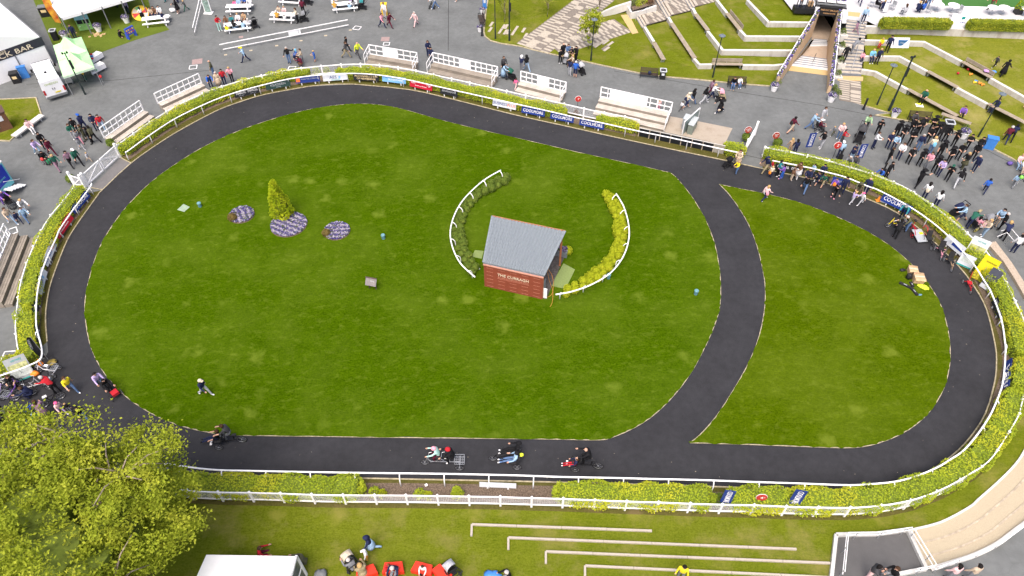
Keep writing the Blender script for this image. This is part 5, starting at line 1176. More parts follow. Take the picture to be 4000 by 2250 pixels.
def bollard(label, c, h=1.0):
 t = thing('bollard', label, 'bollard', c, 0, 'black bollards'); MB().lathe([(.16, 0), (.16, .06), (.1, .07), (.1, h)], n=10).build('post', BLACK, t); MB().lathe([(.11, h), (.11, h+.05), (.05, h+.1)], n=10).build('cap', BLACK, t)
bollard('black bollard at the corner of the left garden lawn', (-3.34,74.87,0))
bollard('black bollard on the grass edge below the stairs', (34.46,60.43,0), 1.15)
def manhole(label, c, w_, m, rz=.25, fr=False):
 t = thing('access_cover', label, 'manhole cover', c, rz, 'covers let into the plaza')
 if fr:
  b = MB()
  for a, d in (((-1, -1), (1, -1)), ((1, -1), (1, 1)), ((1, 1), (-1, 1)), ((-1, 1), (-1, -1))): b.bar((a[0]*w_/2, a[1]*w_/2, .012), (d[0]*w_/2, d[1]*w_/2, .012), .07, .012)
  b.build('frame', WHITE, t)
 MB().box((0, 0, .008), (w_*.92, w_*.92, .008)).build('cover', m, t)
PINK = mat('pink_paving', (.3, .22, .21), .9, .15); 
manhole('pinkish square cover near the double stand rails', (-33.53,69.36,0), 1.15, PINK)
manhole('white framed cover below the pinkish square', (-33.62,68.24,0), .75, PLAZA, .2, True)
manhole('white framed cover right of the long low fence', (-17.57,76.64,0), .75, PLAZA, -.3, True)
manhole('pinkish square cover above the stand rails', (-14.07,74.13,0), 1.0, PINK, 0)
manhole('white framed cover above the brown stand', (-13.81,73.08,0), .65, PLAZA, -.05, True)
manhole('white framed cover behind the top hedge', (-23.17,68,0), .72, PLAZA, -.05, True)
manhole('small round pink cover below the picnic table', (-30.2,74.58,0), .5, PINK)
manhole('white framed cover at the left by the hedge', (-35.05,30.24,0), .8, PLAZA, .1, True)
manhole('white framed cover near the trailer', (-40.81,42.93,0), .75, PLAZA, .6, True)
for q, c in enumerate(((-30.88,70.75,0), (-28.38,71.67,0), (-25.8,72.69,0), (-23.35,73.78,0), (-20.82,74.9,0), (-18.26,76.16,0))):
 o = MB().box((0, 0, .006), (.32, .26, .006)).build('painted_mark', mat('faded_buff_paint', (.42, .36, .26), .9, .3, 20), None); o.location = c; o.rotation_euler = (0, 0, .3)
 tag(o, ('first', 'second', 'third', 'fourth', 'fifth', 'sixth')[q]+' buff paint mark from the left below the long low fence', 'marking', 'paint marks below the low fence')
# long low white fence across the plaza
def low_fence(label, a, b):
 L = math.dist(a[:2], b[:2]); t = thing('low_fence', label, 'fence', a, ang(a, b)); MB().bar((0, 0, .92), (L, 0, .92), .07, .08).build('top_rail', WHITE, t); MB().bar((.2, 0, .32), (L, 0, .32), .06, .07).build('bottom_rail', WHITE, t)
 for k in range(11): MB().bar((L*k/10, 0, 0), (L*k/10, 0, .95), .03).build('post', GREYP, t)
 L > 8 and MB().box((L*.57, 0, .62), (L*.095, .02, .52)).build('white_panel', PANEL, t)
low_fence('long low white two-rail fence crossing the top plaza', (-31.42,71.25,0), (-18.49,76.76,0))
low_fence('short low white two-rail fence beside the display stand', (-35.39,74.87,0), (-36.74,82.23,0))
t = thing('display_stand', 'white display stand with a printed panel by the picnic tables', 'stand', (-35.38,80.16,0), R(-5)); MB().box((0, 0, .05), (1.0, .7, .08)).build('base', WHITE, t); MB().box((0, 0, .8), (.7, .08, 1.4)).build('panel', mat('print_green', (.2, .28, .25), .6, .5, 6), t)
for x in (-.38, .38): MB().box((x, 0, .8), (.06, .1, 1.5)).build('upright', WHITE, t)
def picnic(label, c, rz, L=2.9):
 t = thing('picnic_table', label, 'table', c, rz, 'white picnic tables')
 obj('table_top', cached('pt_top', lambda: MB().box((0, 0, .75), (2.9, .8, .06))), WHITE, t)
 for y in (-.72, .72): o = obj('bench_seat', cached('pt_seat', lambda: MB().box((0, 0, .45), (2.9, .3, .05))), WHITE, t); o.location = (0, y, 0)
 lm = cached('pt_leg', lambda: MB().bar((0, -.7, 0), (0, -.25, .72), .09).bar((0, .7, 0), (0, .25, .72), .09).bar((0, -.75, .4), (0, .75, .4), .09))
 for x in (-1., 1.): obj('leg_frame', lm, WHITE, t).location = (x, 0, 0)
picnic('white picnic table at the back left with four people behind', (-31.75,80.45,0), R(3))
picnic('crowded white picnic table in front, beside a black pushchair', (-30.84,76.22,0), R(14))
picnic('white picnic table with the man in orange', (-26.16,78.44,0), R(-5))
picnic('white picnic table cut by the top edge', (-26.06,82.63,0), R(-8))
picnic('white picnic table at the right of the group', (-19.57,81.04,0), R(12))
picnic('white picnic table on the turf by the marquee', (-40.48,77.6,0), R(14), 2.0)
# ================================================================ tents, van, trailer
def tri_roof(mb, A, B, C, D, top, sag=0):
 for a, b in ((A, B), (B, C), (C, D), (D, A)): mb.quad(a, b, top)
C0 = (-47.94,68.25,3.1); dl = Vector((*(Vector((-52.22,64.56,0))-Vector((-49.55,67.3,0))).to_2d().normalized(), 0)); du = Vector((-dl.y, dl.x, 0)); du = du if du.y > 0 else -du
C0 = tuple(Vector(C0)+du*.8)
t = thing('bar_tent', 'big white bar marquee with black lettered fascia at the top left', 'tent', (C0[0], C0[1], 0)); z3 = Vector((0, 0, 3.1))
W_, D_ = 9., 16.
a, b, c, d = Vector(), dl*W_, dl*W_+du*D_, du*D_
b1 = MB(); r0 = dl*W_/2+Vector((0, 0, 4.9)); r1 = r0+du*D_
b1.quad(a+z3, r0, r1, d+z3); b1.quad(b+z3, c+z3, r1, r0); b1.quad(a+z3, b+z3, r0); b1.quad(c+z3, d+z3, r1); b1.build('roof', mat('tent_white', (.82, .83, .84), .7, .02), t)
b1 = MB(); zf = Vector((0, 0, 2.2))
b1.quad(a, b, b+zf, a+zf); b1.build('front_wall', mat('tent_wall', (.82, .83, .85), .7, .03), t)
MB().quad(a, a+z3, d+z3, d).build('side_wall', MATS['tent_wall'], t)
fm = MB(); k = -du*.04; fm.quad(a+zf+k-dl*.1, b+zf+k, b+z3+k, a+z3+k-dl*.1); fm.build('fascia', mat('fascia_black', (.03, .032, .045), .5), t)
lt = lettering('PADDOCK BAR', CRM, t, dl*4.4+Vector((0, 0, 2.56))-du*.07, (R(90), 0, math.atan2(-dl.y, -dl.x)), 6.6, .5); lettering('GUINNESS', CRM, t, dl*4.6+Vector((0, 0, 2.95))-du*.07, (R(90), 0, math.atan2(-dl.y, -dl.x)), 2.2, .2)
for k in (0, .33, .66): MB().bar(dl*W_*k-du*.06, dl*W_*k-du*.06+zf, .08).build('tent_pole', GREYP, t)
MB().bar(a+z3, d+z3, .12).build('gutter', GREYP, t)
# grey marquee
A, B = Vector((-48.73,73.87,2.6)), Vector((-42.07,79.14,2.6)); o = Vector((A.x, A.y, 0)); X = (B-A).normalized(); Y = Vector((-X.y, X.x, 0)); L = (B-A).length
t = thing('open_marquee', 'grey and white open marquee over the turf', 'tent', (A.x, A.y, 0)); z = Vector((0, 0, 2.6)); p = [z, X*L+z, X*L+Y*9+z, Y*9+z]; r0, r1 = X*3.4+Y*4.5+Vector((0, 0, 4.7)), X*(L-3.4)+Y*4.5+Vector((0, 0, 4.7))
rm = MB(); rm.quad(p[0], p[1], r1, r0); rm.quad(p[1], p[2], r1); rm.quad(p[2], p[3], r0, r1); rm.quad(p[3], p[0], r0); rm.build('roof', mat('marquee_grey', (.55, .57, .61), .7, .03), t)
vm = MB(); v = Vector((0, 0, -.3)); vm.quad(p[0]+v, p[1]+v, p[1], p[0]); vm.quad(p[3]+v, p[0]+v, p[0], p[3]); vm.build('valance', WHITE_FAB, t)
for k in range(5):
 for y in (0, 9): q = X*L*k/4+Y*y; MB().bar(q, q+z, .09).build('pole', GREYP if k else STEEL, t)
# green pop-up gazebos
GRNC = mat('lime_canvas', (.46, .84, .4), .75, .05, 2)
GA, GB, GC, GD = (Vector(x) for x in ((-47.7,68.92,2.1), (-45.51,70.74,2.1), (-41.76,64.7,2.1), (-44.1,62.84,2.1)))
def gazebo(label, A, B, C, D):
 o = Vector((A.x, A.y, 0)); t = thing('gazebo', label, 'gazebo', o, 0, 'green pop-up gazebos'); A, B, C, D = (p-o for p in (A, B, C, D)); top = (A+B+C+D)/4+Vector((0, 0, 1.3)); m = MB()
 for a, b in ((A, B), (B, C), (C, D), (D, A)):
  mdl = (a+b)/2; ka = a.lerp(top, .55)-Vector((0, 0, .25)); kb = b.lerp(top, .55)-Vector((0, 0, .25)); k = (ka+kb)/2-Vector((0, 0, .1))
  m.quad(a, mdl, k, ka); m.quad(mdl, b, kb, k); m.quad(ka, k, top); m.quad(k, kb, top)
 m.build('canopy', GRNC, t); v = MB(); dn_ = Vector((0, 0, -.22))
 for a, b in ((A, B), (B, C), (C, D), (D, A)): v.quad(a+dn_, b+dn_, b, a)
 v.build('valance', mat('pale_valance', (.55, .72, .55), .7), t)
 for p in (A, B, C, D): q = p.lerp((A+B+C+D)/4, .03); MB().bar((q.x, q.y, 0), q, .05).build('leg', STEEL, t)
gazebo('lime green pop-up gazebo further from the van', GA, GB, GB.lerp(GC, .49), GA.lerp(GD, .49))
gazebo('lime green pop-up gazebo beside the van', GA.lerp(GD, .51), GB.lerp(GC, .51), GC, GD)
# van
va, vb = Vector((-45.19,62.24,0)), Vector((-48.54,66.99,0)); hd = ang(va, vb)
t = thing('white_van', 'white panel van parked beside the green gazebos', 'van', (va.x, va.y, 0), hd)
def van_body():
 m = MB(); prof = [(0, .4), (.02, 1.3), (.12, 2.2), (.3, 2.32), (3.6, 2.36), (4.1, 2.2), (4.75, 1.35), (5.25, 1.2), (5.45, .95), (5.5, .45)]
 n = len(prof); wd = [.98, 1., .93, .86, .86, .84, .95, .95, .92, .9]; i = len(m.v)
 for (x, z), w0 in zip(prof, wd): m.v += [(x, -w0, z), (x, w0, z)]
 for k in range(n-1): m.f.append((i+2*k, i+2*k+1, i+2*k+3, i+2*k+2)); m.m.append(0)
 for s in (0, 1):
  base = len(m.v); m.v += [(x, (1. if s else -1.)*1.0, .4) for x in (0, 5.5)]
  m.f.append(tuple(i+2*k+s for k in range(n))); m.m.append(0)
 m.f.append((i, i+2*(n-1), i+2*(n-1)+1, i+1)); m.m.append(0)
 return m
bm_ = van_body().build('body', mat('van_white', (.75, .77, .8), .35, .03, 2), t)
GLS = mat('dark_glass', (.02, .025, .03), .1)
MB().quad((4.15, -.8, 2.18), (4.72, -.88, 1.42), (4.72, .88, 1.42), (4.15, .8, 2.18)).build('windscreen', GLS, t).location = (.03, 0, .03)
for y in (-.97, .97): MB().box((3.9, y*.96, 1.65), (.9, .04, .5)).build('side_window', GLS, t)
for y in (-.47, .47):
 dr = MB().box((-.02, y, 1.25), (.05, .92, 1.75)).build('rear_door', MATS['van_white'], t); MB().box((-.06, y*.2, 1.2), (.03, .05, .2)).build('handle', BLACK, dr)
for y in (-.9, .9): MB().box((-.04, y, 1.0), (.07, .16, .5)).build('tail_light', mat('tail_red', (.4, .02, .02), .3), t)
MB().box((-.08, 0, .45), (.15, 1.9, .22)).build('rear_bumper', GREYP, t); MB().box((-.07, -.25, .8), (.02, .5, .12)).build('number_plate', YELB, t)
lettering('ONESIGN', mat('van_green_text', (.35, .45, .15), .6), t, (-.06, 0, 1.75), (R(90), 0, R(-90)), 1.2)
wl = cached('van_wheel', lambda: MB().tube([(.3*math.cos(q*.524), 0, .3*math.sin(q*.524)) for q in range(12)], .09, 6, closed=True).lathe([(.02, -.02), (.24, -.02), (.24, .02), (.02, .02)], n=3))
for x in (1.0, 4.5):
 for y in (-.88, .88): obj('wheel', wl, RUBBER, t).location = (x, y, .38)
MB().lathe([(.12, 2.34), (.12, 2.44)], (1.2, 0, 0), 10).build('roof_vent', BLACK, t)
for y in (-1.1, 1.1): MB().box((4.3, y, 1.4), (.12, .18, .3)).build('wing_mirror', BLACK, t)
# trailer at the left edge
fa, fb = Vector((-43.05,48.65,0)), Vector((-43.36,46.33,0)); hd = ang(fb, fa); L = (fa-fb).length
t = thing('exhibition_trailer', 'blue and teal exhibition trailer cut by the left edge', 'trailer', (fb.x, fb.y, 0), hd)
TEALP = mat('trailer_teal', (.15, .5, .55), .5, .08); BLUP = mat('trailer_blue', (.015, .04, .4), .5, .1)
MB().box((L/2, 3, 1.55), (L, 6, 2.2)).build('body', TEALP, t); MB().box((L*.5, -.02, 1.75), (L*.86, .03, 1.5)).build('side_panel', BLUP, t)
lettering('io', TEALP, t, (L*.35, -.05, 2.0), (R(90), 0, 0), .7); lettering('transplants', TEALP, t, (L*.5, -.05, 1.5), (R(90), 0, 0), 1.3)
MB().box((L/2, 3, 2.7), (L+.1, 6.1, .1)).build('roof_edge', WHITE, t); MB().box((L/2, 3, .35), (L*.9, 5.6, .25)).build('chassis', BLACK, t)
for k in range(5): MB().box((L*.45+.32*k, -.45-.0*k, .75-.14*k), (.28, .8, .05)).build('stair_tread', WHITE, t)
MB().bar((L*.3, -.85, 1.9), (L*.95, -.85, 1.0), .04).build('stair_rail', WHITE, t)
t = thing('wooden_kiosk', 'brown wooden kiosk with a white notice at the left edge', 'kiosk', (-48.43,57.19,0), R(38)); MB().box((0, 0, .9), (1.7, 1.2, 1.8)).build('walls', wood_mat('kiosk_wood', (.11, .055, .035), (.2, .1, .06)), t); MB().box((0, 0, 1.85), (1.9, 1.4, .1)).build('roof', mat('kiosk_roof', (.1, .06, .05), .8), t)
MB().box((.3, -.62, 1.3), (.4, .03, .5)).build('notice', WHB, t); MB().box((-.4, -.62, .7), (.6, .03, .5)).build('green_panel', mat('kiosk_green', (.3, .4, .3), .7), t)
# things on and round the turf
t = thing('van_cutout', 'green and blue ice cream van cut-out board on the turf', 'cut-out board', (-47.98,76.04,0), R(17)); MB().box((0, .1, 1.0), (1.45, .06, 1.9)).build('board', mat('cutout_green', (.3, .6, .2), .6, .15, 3), t); MB().box((0, .05, 1.62), (1.45, .06, .7)).build('blue_upper', mat('cutout_blue', (.3, .6, .75), .6, .1), t)
for x in (-.34, .34): MB().box((x, .04, 1.05), (.55, .08, .45)).build('window', GLS, t)
for x in (-.5, .5): MB().lathe([(.1, 0), (.1, .03)], n=10).build('headlight', WHITE, t).location = (x, .05, .5)
t = thing('prize_wheel', 'colourful round prize wheel lying by the picnic table', 'game', (-42.74,79.01,0), R(15)); WH = [mat('wheel_'+n, c, .6) for n, c in (('red', (.6, .05, .05)), ('yellow', (.75, .5, .04)), ('green', (.2, .5, .2)), ('cream', (.7, .6, .5)))]
w0 = MB().lathe([(.95, .0), (.95, .06)], n=24).build('disc', WH[1], t); w0.rotation_euler = (R(35), 0, 0); w0.location = (0, 0, .55)
for k in range(8): sgm = MB().quad((0, 0, .065), (.9*math.cos(k*.785), .9*math.sin(k*.785), .065), (.9*math.cos(k*.785+.7), .9*math.sin(k*.785+.7), .065)).build('segment', WH[k % 4], w0)
MB().box((0, .3, .25), (.8, .1, .5)).build('support', WH[0], t)
t = thing('connect_game', 'blue upright toy frame with red and yellow discs on the turf', 'game', (-42.28,74.51,0), R(60)); MB().box((0, 0, .8), (1.1, .14, .8)).build('frame', mat('toy_blue', (.04, .09, .5), .5), t)
for x in (-.5, .5): MB().box((x, 0, .35), (.12, .4, .7)).build('leg', MATS['toy_blue'], t)
for k in range(8): MB().box((-.4+.26*(k % 4), 0, .65+.3*(k//4)), (.16, .18, .16)).build('disc', YEL if k % 3 else WH[0], t)
for q in range(14):
 c = ((-47.01,75.4,0), (-46.54,74.87,0), (-46.54,75.22,0), (-46.26,74.96,0), (-46.54,75.44,0), (-46.41,74.66,0), (-46.7,75.05,0), (-45.96,74.87,0), (-45.85,75.05,0), (-45.75,75.14,0), (-47.04,74.57,0), (-45.58,75.19,0), (-46.36,75.31,0), (-45.79,74.66,0))[q]
 o = MB().box((0, 0, .05), (.26, .1, .09)).build('wooden_block', mat('pine_block', (.65, .45, .25), .8), None); o.location = c; o.rotation_euler = (0, 0, q*1.3); tag(o, 'loose pine block in the scatter on the turf', 'toy block', 'scattered wooden blocks')
t = thing('feather_flag', 'red and yellow feather flag at the marquee corner', 'flag', (-50.89,76.76,0), R(20)); MB().tube([(0, 0, 0), (0, 0, 3.6), (-.15, 0, 4.1)], .025, 6).build('pole', STEEL, t)
fm = MB(); pts = [(-.02, .5), (-.02, 4.0), (-.35, 4.3), (-.75, 3.6), (-.8, 2.4), (-.55, .7)]
fm.f.append(tuple(range(6))); fm.m.append(0); fm.v += [(x, .03*math.sin(z*2), z) for x, z in pts]; fm.build('sail', mat('flag_red', (.6, .03, .03), .7, .3, 1.2, col2=(.8, .5, .05)), t)
t = thing('feather_flag', 'black feather flag at the lower left entrance of the track', 'flag', (-32.13,29.89,0), R(45)); MB().tube([(0, 0, 0), (0, 0, 2.6)], .02, 6).build('pole', STEEL, t)
fm = MB(); fm.f.append(tuple(range(6))); fm.m.append(0); fm.v += [(x*.5, .02*math.sin(z*2), z*.62) for x, z in pts]; fm.build('sail', BLK, t); MB().box((0, 0, .04), (.7, .5, .06)).build('base_bag', RUBBER, t)
lettering('CURRAGH', GRYB, t, (-.28, -.05, 2.0), (R(90), R(-80), 0), .9)
t = thing('feather_flag', 'white feather banner beside the court tables', 'flag', (40.88,75.46,2.3), R(10)); MB().tube([(.2, 0, 0), (.2, 0, 2.2)], .02, 6).build('pole', STEEL, t)
MB().prism([(-.28, -.01), (.24, -.01), (.24, .01), (-.28, .01)], .2, [2.1, 2.3, 2.3, 2.1]).build('sail', WHITE_FAB, t); lettering('Kare', NVT, t, (0, -.03, 1.3), (R(90), 0, 0), .4)
# stall beside the gazebo
def trestle(label, c, rz, L=1.8, cloth=None):
 t = thing('trestle_table', label, 'table', c, rz, 'stall tables'); MB().box((0, 0, .74), (L, .75, .05)).build('top', cloth or WHITE, t); MB().box((0, -.37, .5), (L, .02, .5)).build('cloth_front', cloth or WHITE, t)
 for x in (-L*.4, L*.4): MB().box((x, 0, .36), (.06, .6, .7)).build('leg', STEEL, t)
 return t
trestle('white stall table right of the green gazebo', (-44.38,68.96,0), R(68), 2.4); trestle('white stall table at the front corner of the gazebo', (-43.24,67.22,0), R(58), 1.7)
trestle('grey stall table under the front of the gazebo', (-45.38,65.08,0), R(20), 1.0, GRYB)
for lab, c, m in (('red toys on the stall table', (-43.95,68.36,0.85), REDB), ('blue toys on the stall table', (-44.18,68.84,0.85), RECB), ('grey cushion on the stall table', (-42.87,65.94,0.85), GRYB), ('green toys on the stall table', (-42.69,66.1,0.85), mat('toy_green', (.1, .35, .2), .6)), ('red box on the end of the stall table', (-44.43,69.25,0.85), REDB)):
 o = MB().ball((0, 0, .07), (.2, .14, .09), 7, jit=.15).build('soft_toy', m, None); o.location = c; tag(o, lab, 'toy', 'goods on the stall')
def balloon(label, c, z, m):
 t = thing('balloon', label, 'balloon', (c[0], c[1], c[2])); MB().ball((0, 0, 0), (.15, .15, .18), 10).build('skin', m, t, True); MB().tube([(0, 0, -.18), (0, 0, -z)], .006, 4).build('string', WHITE, t)
balloon('red balloon at the stall corner', (-41.75,64.92,0.9), .7, WH[0]); balloon('yellow balloon under the gazebo edge', (-43.08,64.45,1.6), 1., YEL); balloon('green balloon held at the right edge', (43.47,48.28,1.3), .8, mat('balloon_green', (.25, .7, .1), .5)); balloon('red balloon on the pushchair at the left', (-41.61,51.28,0.9), .4, WH[0])
# ================================================================ upper court furniture
def round_table(label, c, r=.6):
 t = thing('round_table', label, 'table', c, 0, 'round white court tables'); obj('top', cached('rt_top', lambda: MB().lathe([(.6, .72), (.62, .74), (.6, .76)], n=20)), WHITE, t); obj('stem', cached('rt_stem', lambda: MB().lathe([(.25, 0), (.25, .03), (.04, .05), (.04, .72)], n=10)), STEEL, t)
round_table('round white table left of the two chairs', (46.79,76.09,2.35)); round_table('round white table behind the draped banner', (48.39,75.82,2.35)); round_table('left of the two round white tables by the green', (52.48,75.27,2.35)); round_table('right of the two round white tables by the green', (53.7,75.27,2.35)); round_table('round white table cut by the right edge', (56.02,75,2.35)); round_table('round white table among the seated guests', (41.32,77.4,2.35))
def chair(label, c, rz):
 t = thing('wire_chair', label, 'chair', c, rz, 'metal court chairs'); obj('seat', cached('ch_seat', lambda: MB().box((0, 0, .45), (.45, .45, .03))), STEEL, t); obj('backrest', cached('ch_back', lambda: MB().box((0, .22, .7), (.45, .03, .42))), STEEL, t)
 lm = cached('ch_leg', lambda: MB().bar((0, 0, 0), (0, 0, .45), .03))
 for x in (-.2, .2):
  for y in (-.2, .2): obj('leg', lm, STEEL, t).location = (x, y, 0)
chair('metal chair right of the seated guests', (41.99,76.28,2.35), R(-50)); chair('metal chair left of the first round table', (45.74,75.54,2.35), R(80)); chair('metal chair beside the draped banner', (48.9,75.36,2.35), R(-70)); chair('metal chair behind the draped banner', (48.03,74.73,2.35), R(170)); chair('metal chair left of the seated guest in black', (39.95,77.02,2.35), R(60))
BANW = mat('banner_cloth', (.84, .84, .88), .8, .04, 3)
t = thing('draped_banner', 'white banner draped over the gap in the court hedge', 'banner', (48.47,73.01,1.5), R(-2)); fm = MB()
for i in range(8):
 for j in range(6):
  P = lambda u, v: ((u/8-.5)*2.35*(1-.1*v/6)+.03*math.sin(v*2), .75*(1-v/6)-.1+.05*math.sin(u*1.7+v), 1.75-1.75*v/6-.12*math.sin(u/8*math.pi)*(1-v/6))
  fm.quad(P(i, j+1), P(i+1, j+1), P(i+1, j), P(i, j))
fm.build('cloth', BANW, t, True); lettering('Kare', NVT, t, (.05, .22, .95), (R(66), 0, 0), .6); MB().box((.05, .4, 1.33), (.35, .03, .3)).build('emblem', TEAL, t)
t = thing('flat_banner', 'white banner with a blue shield lying against the grass wall', 'banner', (41.22,70.36,1.05), R(-2)); p = MB().box((0, 0, .5), (1.9, .03, 1.05)).build('panel', WHB, t); p.rotation_euler = (R(-32), 0, 0)
fm = MB(); fm.prism([(-.52, -.5), (.52, -.5), (.18, .38), (0, .45), (-.18, .38)], 0, .02); s = fm.build('shield', RECB, t); s.location = (0, -.05, .55); s.rotation_euler = (R(-72-0), 0, 0); s.scale = (1, .85, 1)
lettering('STUD', WTXT, t, (0, -.09, .62), (R(72), 0, 0), .4)
t = thing('box_planter', 'dark square planter with a clipped conifer on the court', 'planter', (55.49,75.45,2.35)); MB().box((0, 0, .3), (.7, .7, .6)).build('trough', BLACK, t); lv = MB(); rnd = random.Random(9)
for _ in range(500): zz = rnd.random(); a = rnd.uniform(0, 6.28); leaf(lv, ((.5-.4*zz)*math.cos(a), (.5-.4*zz)*math.sin(a), .55+1.5*zz), .11, rnd)
lv.build('foliage', GOLD_M, t)['kind'] = 'stuff'
t = thing('viewing_cage', 'black barred viewing box on the edge of the upper court', 'viewing box', (32.06,75.48,2.3), R(-3)); MB().box((0, .4, .3), (2.2, .9, .6)).build('base', BLACK, t)
for k in range(5): MB().bar((-1.0+.5*k, 0, .1), (-1.0+.5*k+.05, .1, 2.3), .09).build('bar', BLACK, t)
MB().box((.6, .5, .9), (.5, .4, .5)).build('wooden_box', mat('tan_wood', (.4, .26, .14), .8), t)
for lab, c, m in (('red ball further left on the upper grass', (45.23,65.16,1), REDB), ('red ball beside the backed bench', (46.57,65.92,1), REDB)):
 o = MB().ball((0, 0, .13), .13, 10).build('ball', m, None, True); o.location = c; tag(o, lab, 'ball')
ORG = mat('cone_orange', (.85, .25, .03), .6)
for lab, c, m in (('orange toy cone nearest the red balls', (46.34,65.01,1), ORG), ('orange toy cone right of the blue bucket', (46.55,63.38,1), ORG), ('orange toy cone furthest right on the grass', (46.7,63.09,1), ORG), ('blue toy bucket on the grass', (46.31,63.75,1), RECB), ('yellow toy cone under the blue bucket', (46.1,63.53,1), YEL)):
 o = MB().lathe([(.13, 0), (.13, .03), (.05, .28)], n=10).build('toy_cone', m, None); o.location = c; o.rotation_euler = (R(70), 0, R(60)); o.location.z += .1; tag(o, lab, 'toy', 'toys on the upper grass')
for lab, c, m in (('lilac jacket thrown over the timber bench', (47.63,64.58,1.75), mat('cloth_lilac_j', (.5, .3, .62), .9)), ('blue jacket thrown over the timber bench', (48.09,64.35,1.75), mat('cloth_blue_j', (.08, .28, .75), .9))):
 o = MB().ball((0, 0, 0), (.36, .26, .14), 10, jit=.18).build('jacket', m, None, True); o.location = c; tag(o, lab, 'jacket')
o = MB().box((0, 0, .03), (.7, .5, .02)).build('paper_sheet', WHITE, None); o.location = (40.2,61.05,0); o.rotation_euler = (0, 0, -.2); tag(o, 'white sheet of paper on the grass below the man in green', 'paper')
HIVIS = mat('hi_vis_yellow', (.72, .82, .05), .8, .2, 9)
o = MB().ball((0, 0, .06), (.3, .2, .07), 9, jit=.25).build('vest', HIVIS, None); o.location = (40.3,61.26,0); tag(o, 'hi-vis vest folded on the paper sheet', 'vest')
# ================================================================ bottom lawn
EDGE = stone_mat('pale_edging', (.42, .38, .32), (.36, .24, .16), .5)
def step_edge(label, a, b, e=None, seg=1.9):
 L = math.dist(a[:2], b[:2]); t = thing('stone_edging', label, 'edging', a, ang(a, b), 'stone edgings in the bottom lawn'); n = max(1, round(L/2.7)); sm = cached('edge_stone', lambda: MB().box((.5, 0, .07), (.992, .12, .14)))
 for k in range(n): o = obj('stone', sm, EDGE, t); o.location = (L*k/n, 0, random.uniform(-.01, .01)); o.scale = (L/n, 1, 1)
 if e:
  d = Vector(e)-Vector(a); d = Matrix.Rotation(-ang(a, b), 3, 'Z') @ d; o = obj('return_stone', sm, EDGE, t); o.scale = (d.length, 1, 1); o.rotation_euler = (0, 0, math.atan2(d.y, d.x)); o.location = (0, 0, .012)
step_edge('uppermost stone edging in the bottom lawn', (-2.33,17.98,0), (8.07,17.59,0), (-2.33,17.28,0))
step_edge('second stone edging in the bottom lawn', (-0.21,17.19,0), (16.11,16.52,0), (-0.21,16.49,0))
step_edge('third stone edging in the bottom lawn', (1.91,16.38,0), (17.79,15.72,0), (1.89,15.69,0))
step_edge('lowest stone edging in the bottom lawn', (4.07,15.58,0), (17.55,14.93,0), (4.02,14.91,0))
WD = mat('landing_wall', (.5, .5, .48), .8, .1)
t = thing('landing_kerb', 'pale upstand wall round the asphalt landing', 'wall', (LAND[0][0], LAND[0][1], 0)); o = Vector(LAND[0])
for a, b in ((LAND[0], LAND[1]), (LAND[1], LAND[2]), (LAND[2], LAND[3]), (LAND[3], LAND[4]), (LAND[5], LAND[0])): MB().bar(Vector(a)-o+Vector((0, 0, .1)), Vector(b)-o+Vector((0, 0, .1)), .2, .3).build('upstand', WD, t)
def handrail(label, pts, h=.95, two=True, m=None):
 o = Vector((pts[0][0], pts[0][1], 0)); P = [Vector(p)-o for p in pts]; t = thing('handrail', label, 'handrail', o, 0, 'metal handrails'); m = m or WHITE
 for z in ((h, h-.35) if two else (h,)): MB().tube([p+Vector((0, 0, z)) for p in P], .028, 6).build('rail', m, t)
 for x, y, th_ in along([(p.x, p.y) for p in P], 1.4, .15):
  pz = min(P, key=lambda q: (q.x-x)**2+(q.y-y)**2).z; MB().bar((x, y, pz), (x, y, pz+h), .035).build('stanchion', STEEL, t)
handrail('white handrail round three sides of the asphalt landing', [(18.05,14.91,0), (18.96,17.12,0), (20.79,17.14,0), (22.67,17.42,0)])
handrail('white handrail on the right side of the asphalt landing', [(22.74,17.35,0), (23.19,15.3,0), (22.07,15.08,0)])
handrail('long white handrail below the gravel terraces', [(23.2,15.17,0), (25.74,15.95,0), (27.48,16.63,0), (28.88,17.4,0), (30.1,18.11,0)])
handrail('white handrail nearest the sloped path', [(38.44,41.36,0), (39.41,41.82,0), (39.62,40.36,0)], .9, False); handrail('white handrail beside the man in a white t-shirt', [(39.02,42,0), (39.97,42.33,0), (40.17,40.72,0)], .9, False)
handrail('steel handrail up the middle of the main stairs', [(35.12,66.72,0), (35.75,68.12,0.65), (36.39,69.91,1.1), (37.12,72.24,1.7), (37.64,73.88,2.3)], .9, False, CHROME)
handrail('steel handrail on the first flight of garden steps', [(14.04,78.16,0), (15.44,78.88,0.4)], .9, False, CHROME); handrail('steel handrail on the second flight of garden steps', [(17.07,80.04,0.4), (18.53,80.98,0.8)], .9, False, CHROME)
handrail('dark handrail in the middle of the tunnel steps', [(31.62,68.39,0), (32.81,70.83,-0.75)], .9, False, BLACK)
REDF = mat('red_foam', (.68, .035, .015), .6, .06)
def foam(label, c, rz):
 t = thing('foam_seat', label, 'seat', c, rz, 'red foam seats'); MB().prism([(-.6, -.28), (.6, -.28), (.48, .3), (-.48, .3)], 0, .42).build('block', REDF, t); MB().prism([(-.58, -.26), (.58, -.26), (.465, .28), (-.465, .28)], .42, .45).build('cushion', REDF, t)
foam('red foam seat left of the others, by the pushchair', (-8.03,15.13,0), R(20)); foam('red foam seat with an adult and child', (-6.56,15.37,0), R(4)); foam('red foam seat with one small child', (-4.94,15.32,0), R(-14)); foam('red foam seat cut by the bottom edge', (-3.82,15.04,0), R(-40))
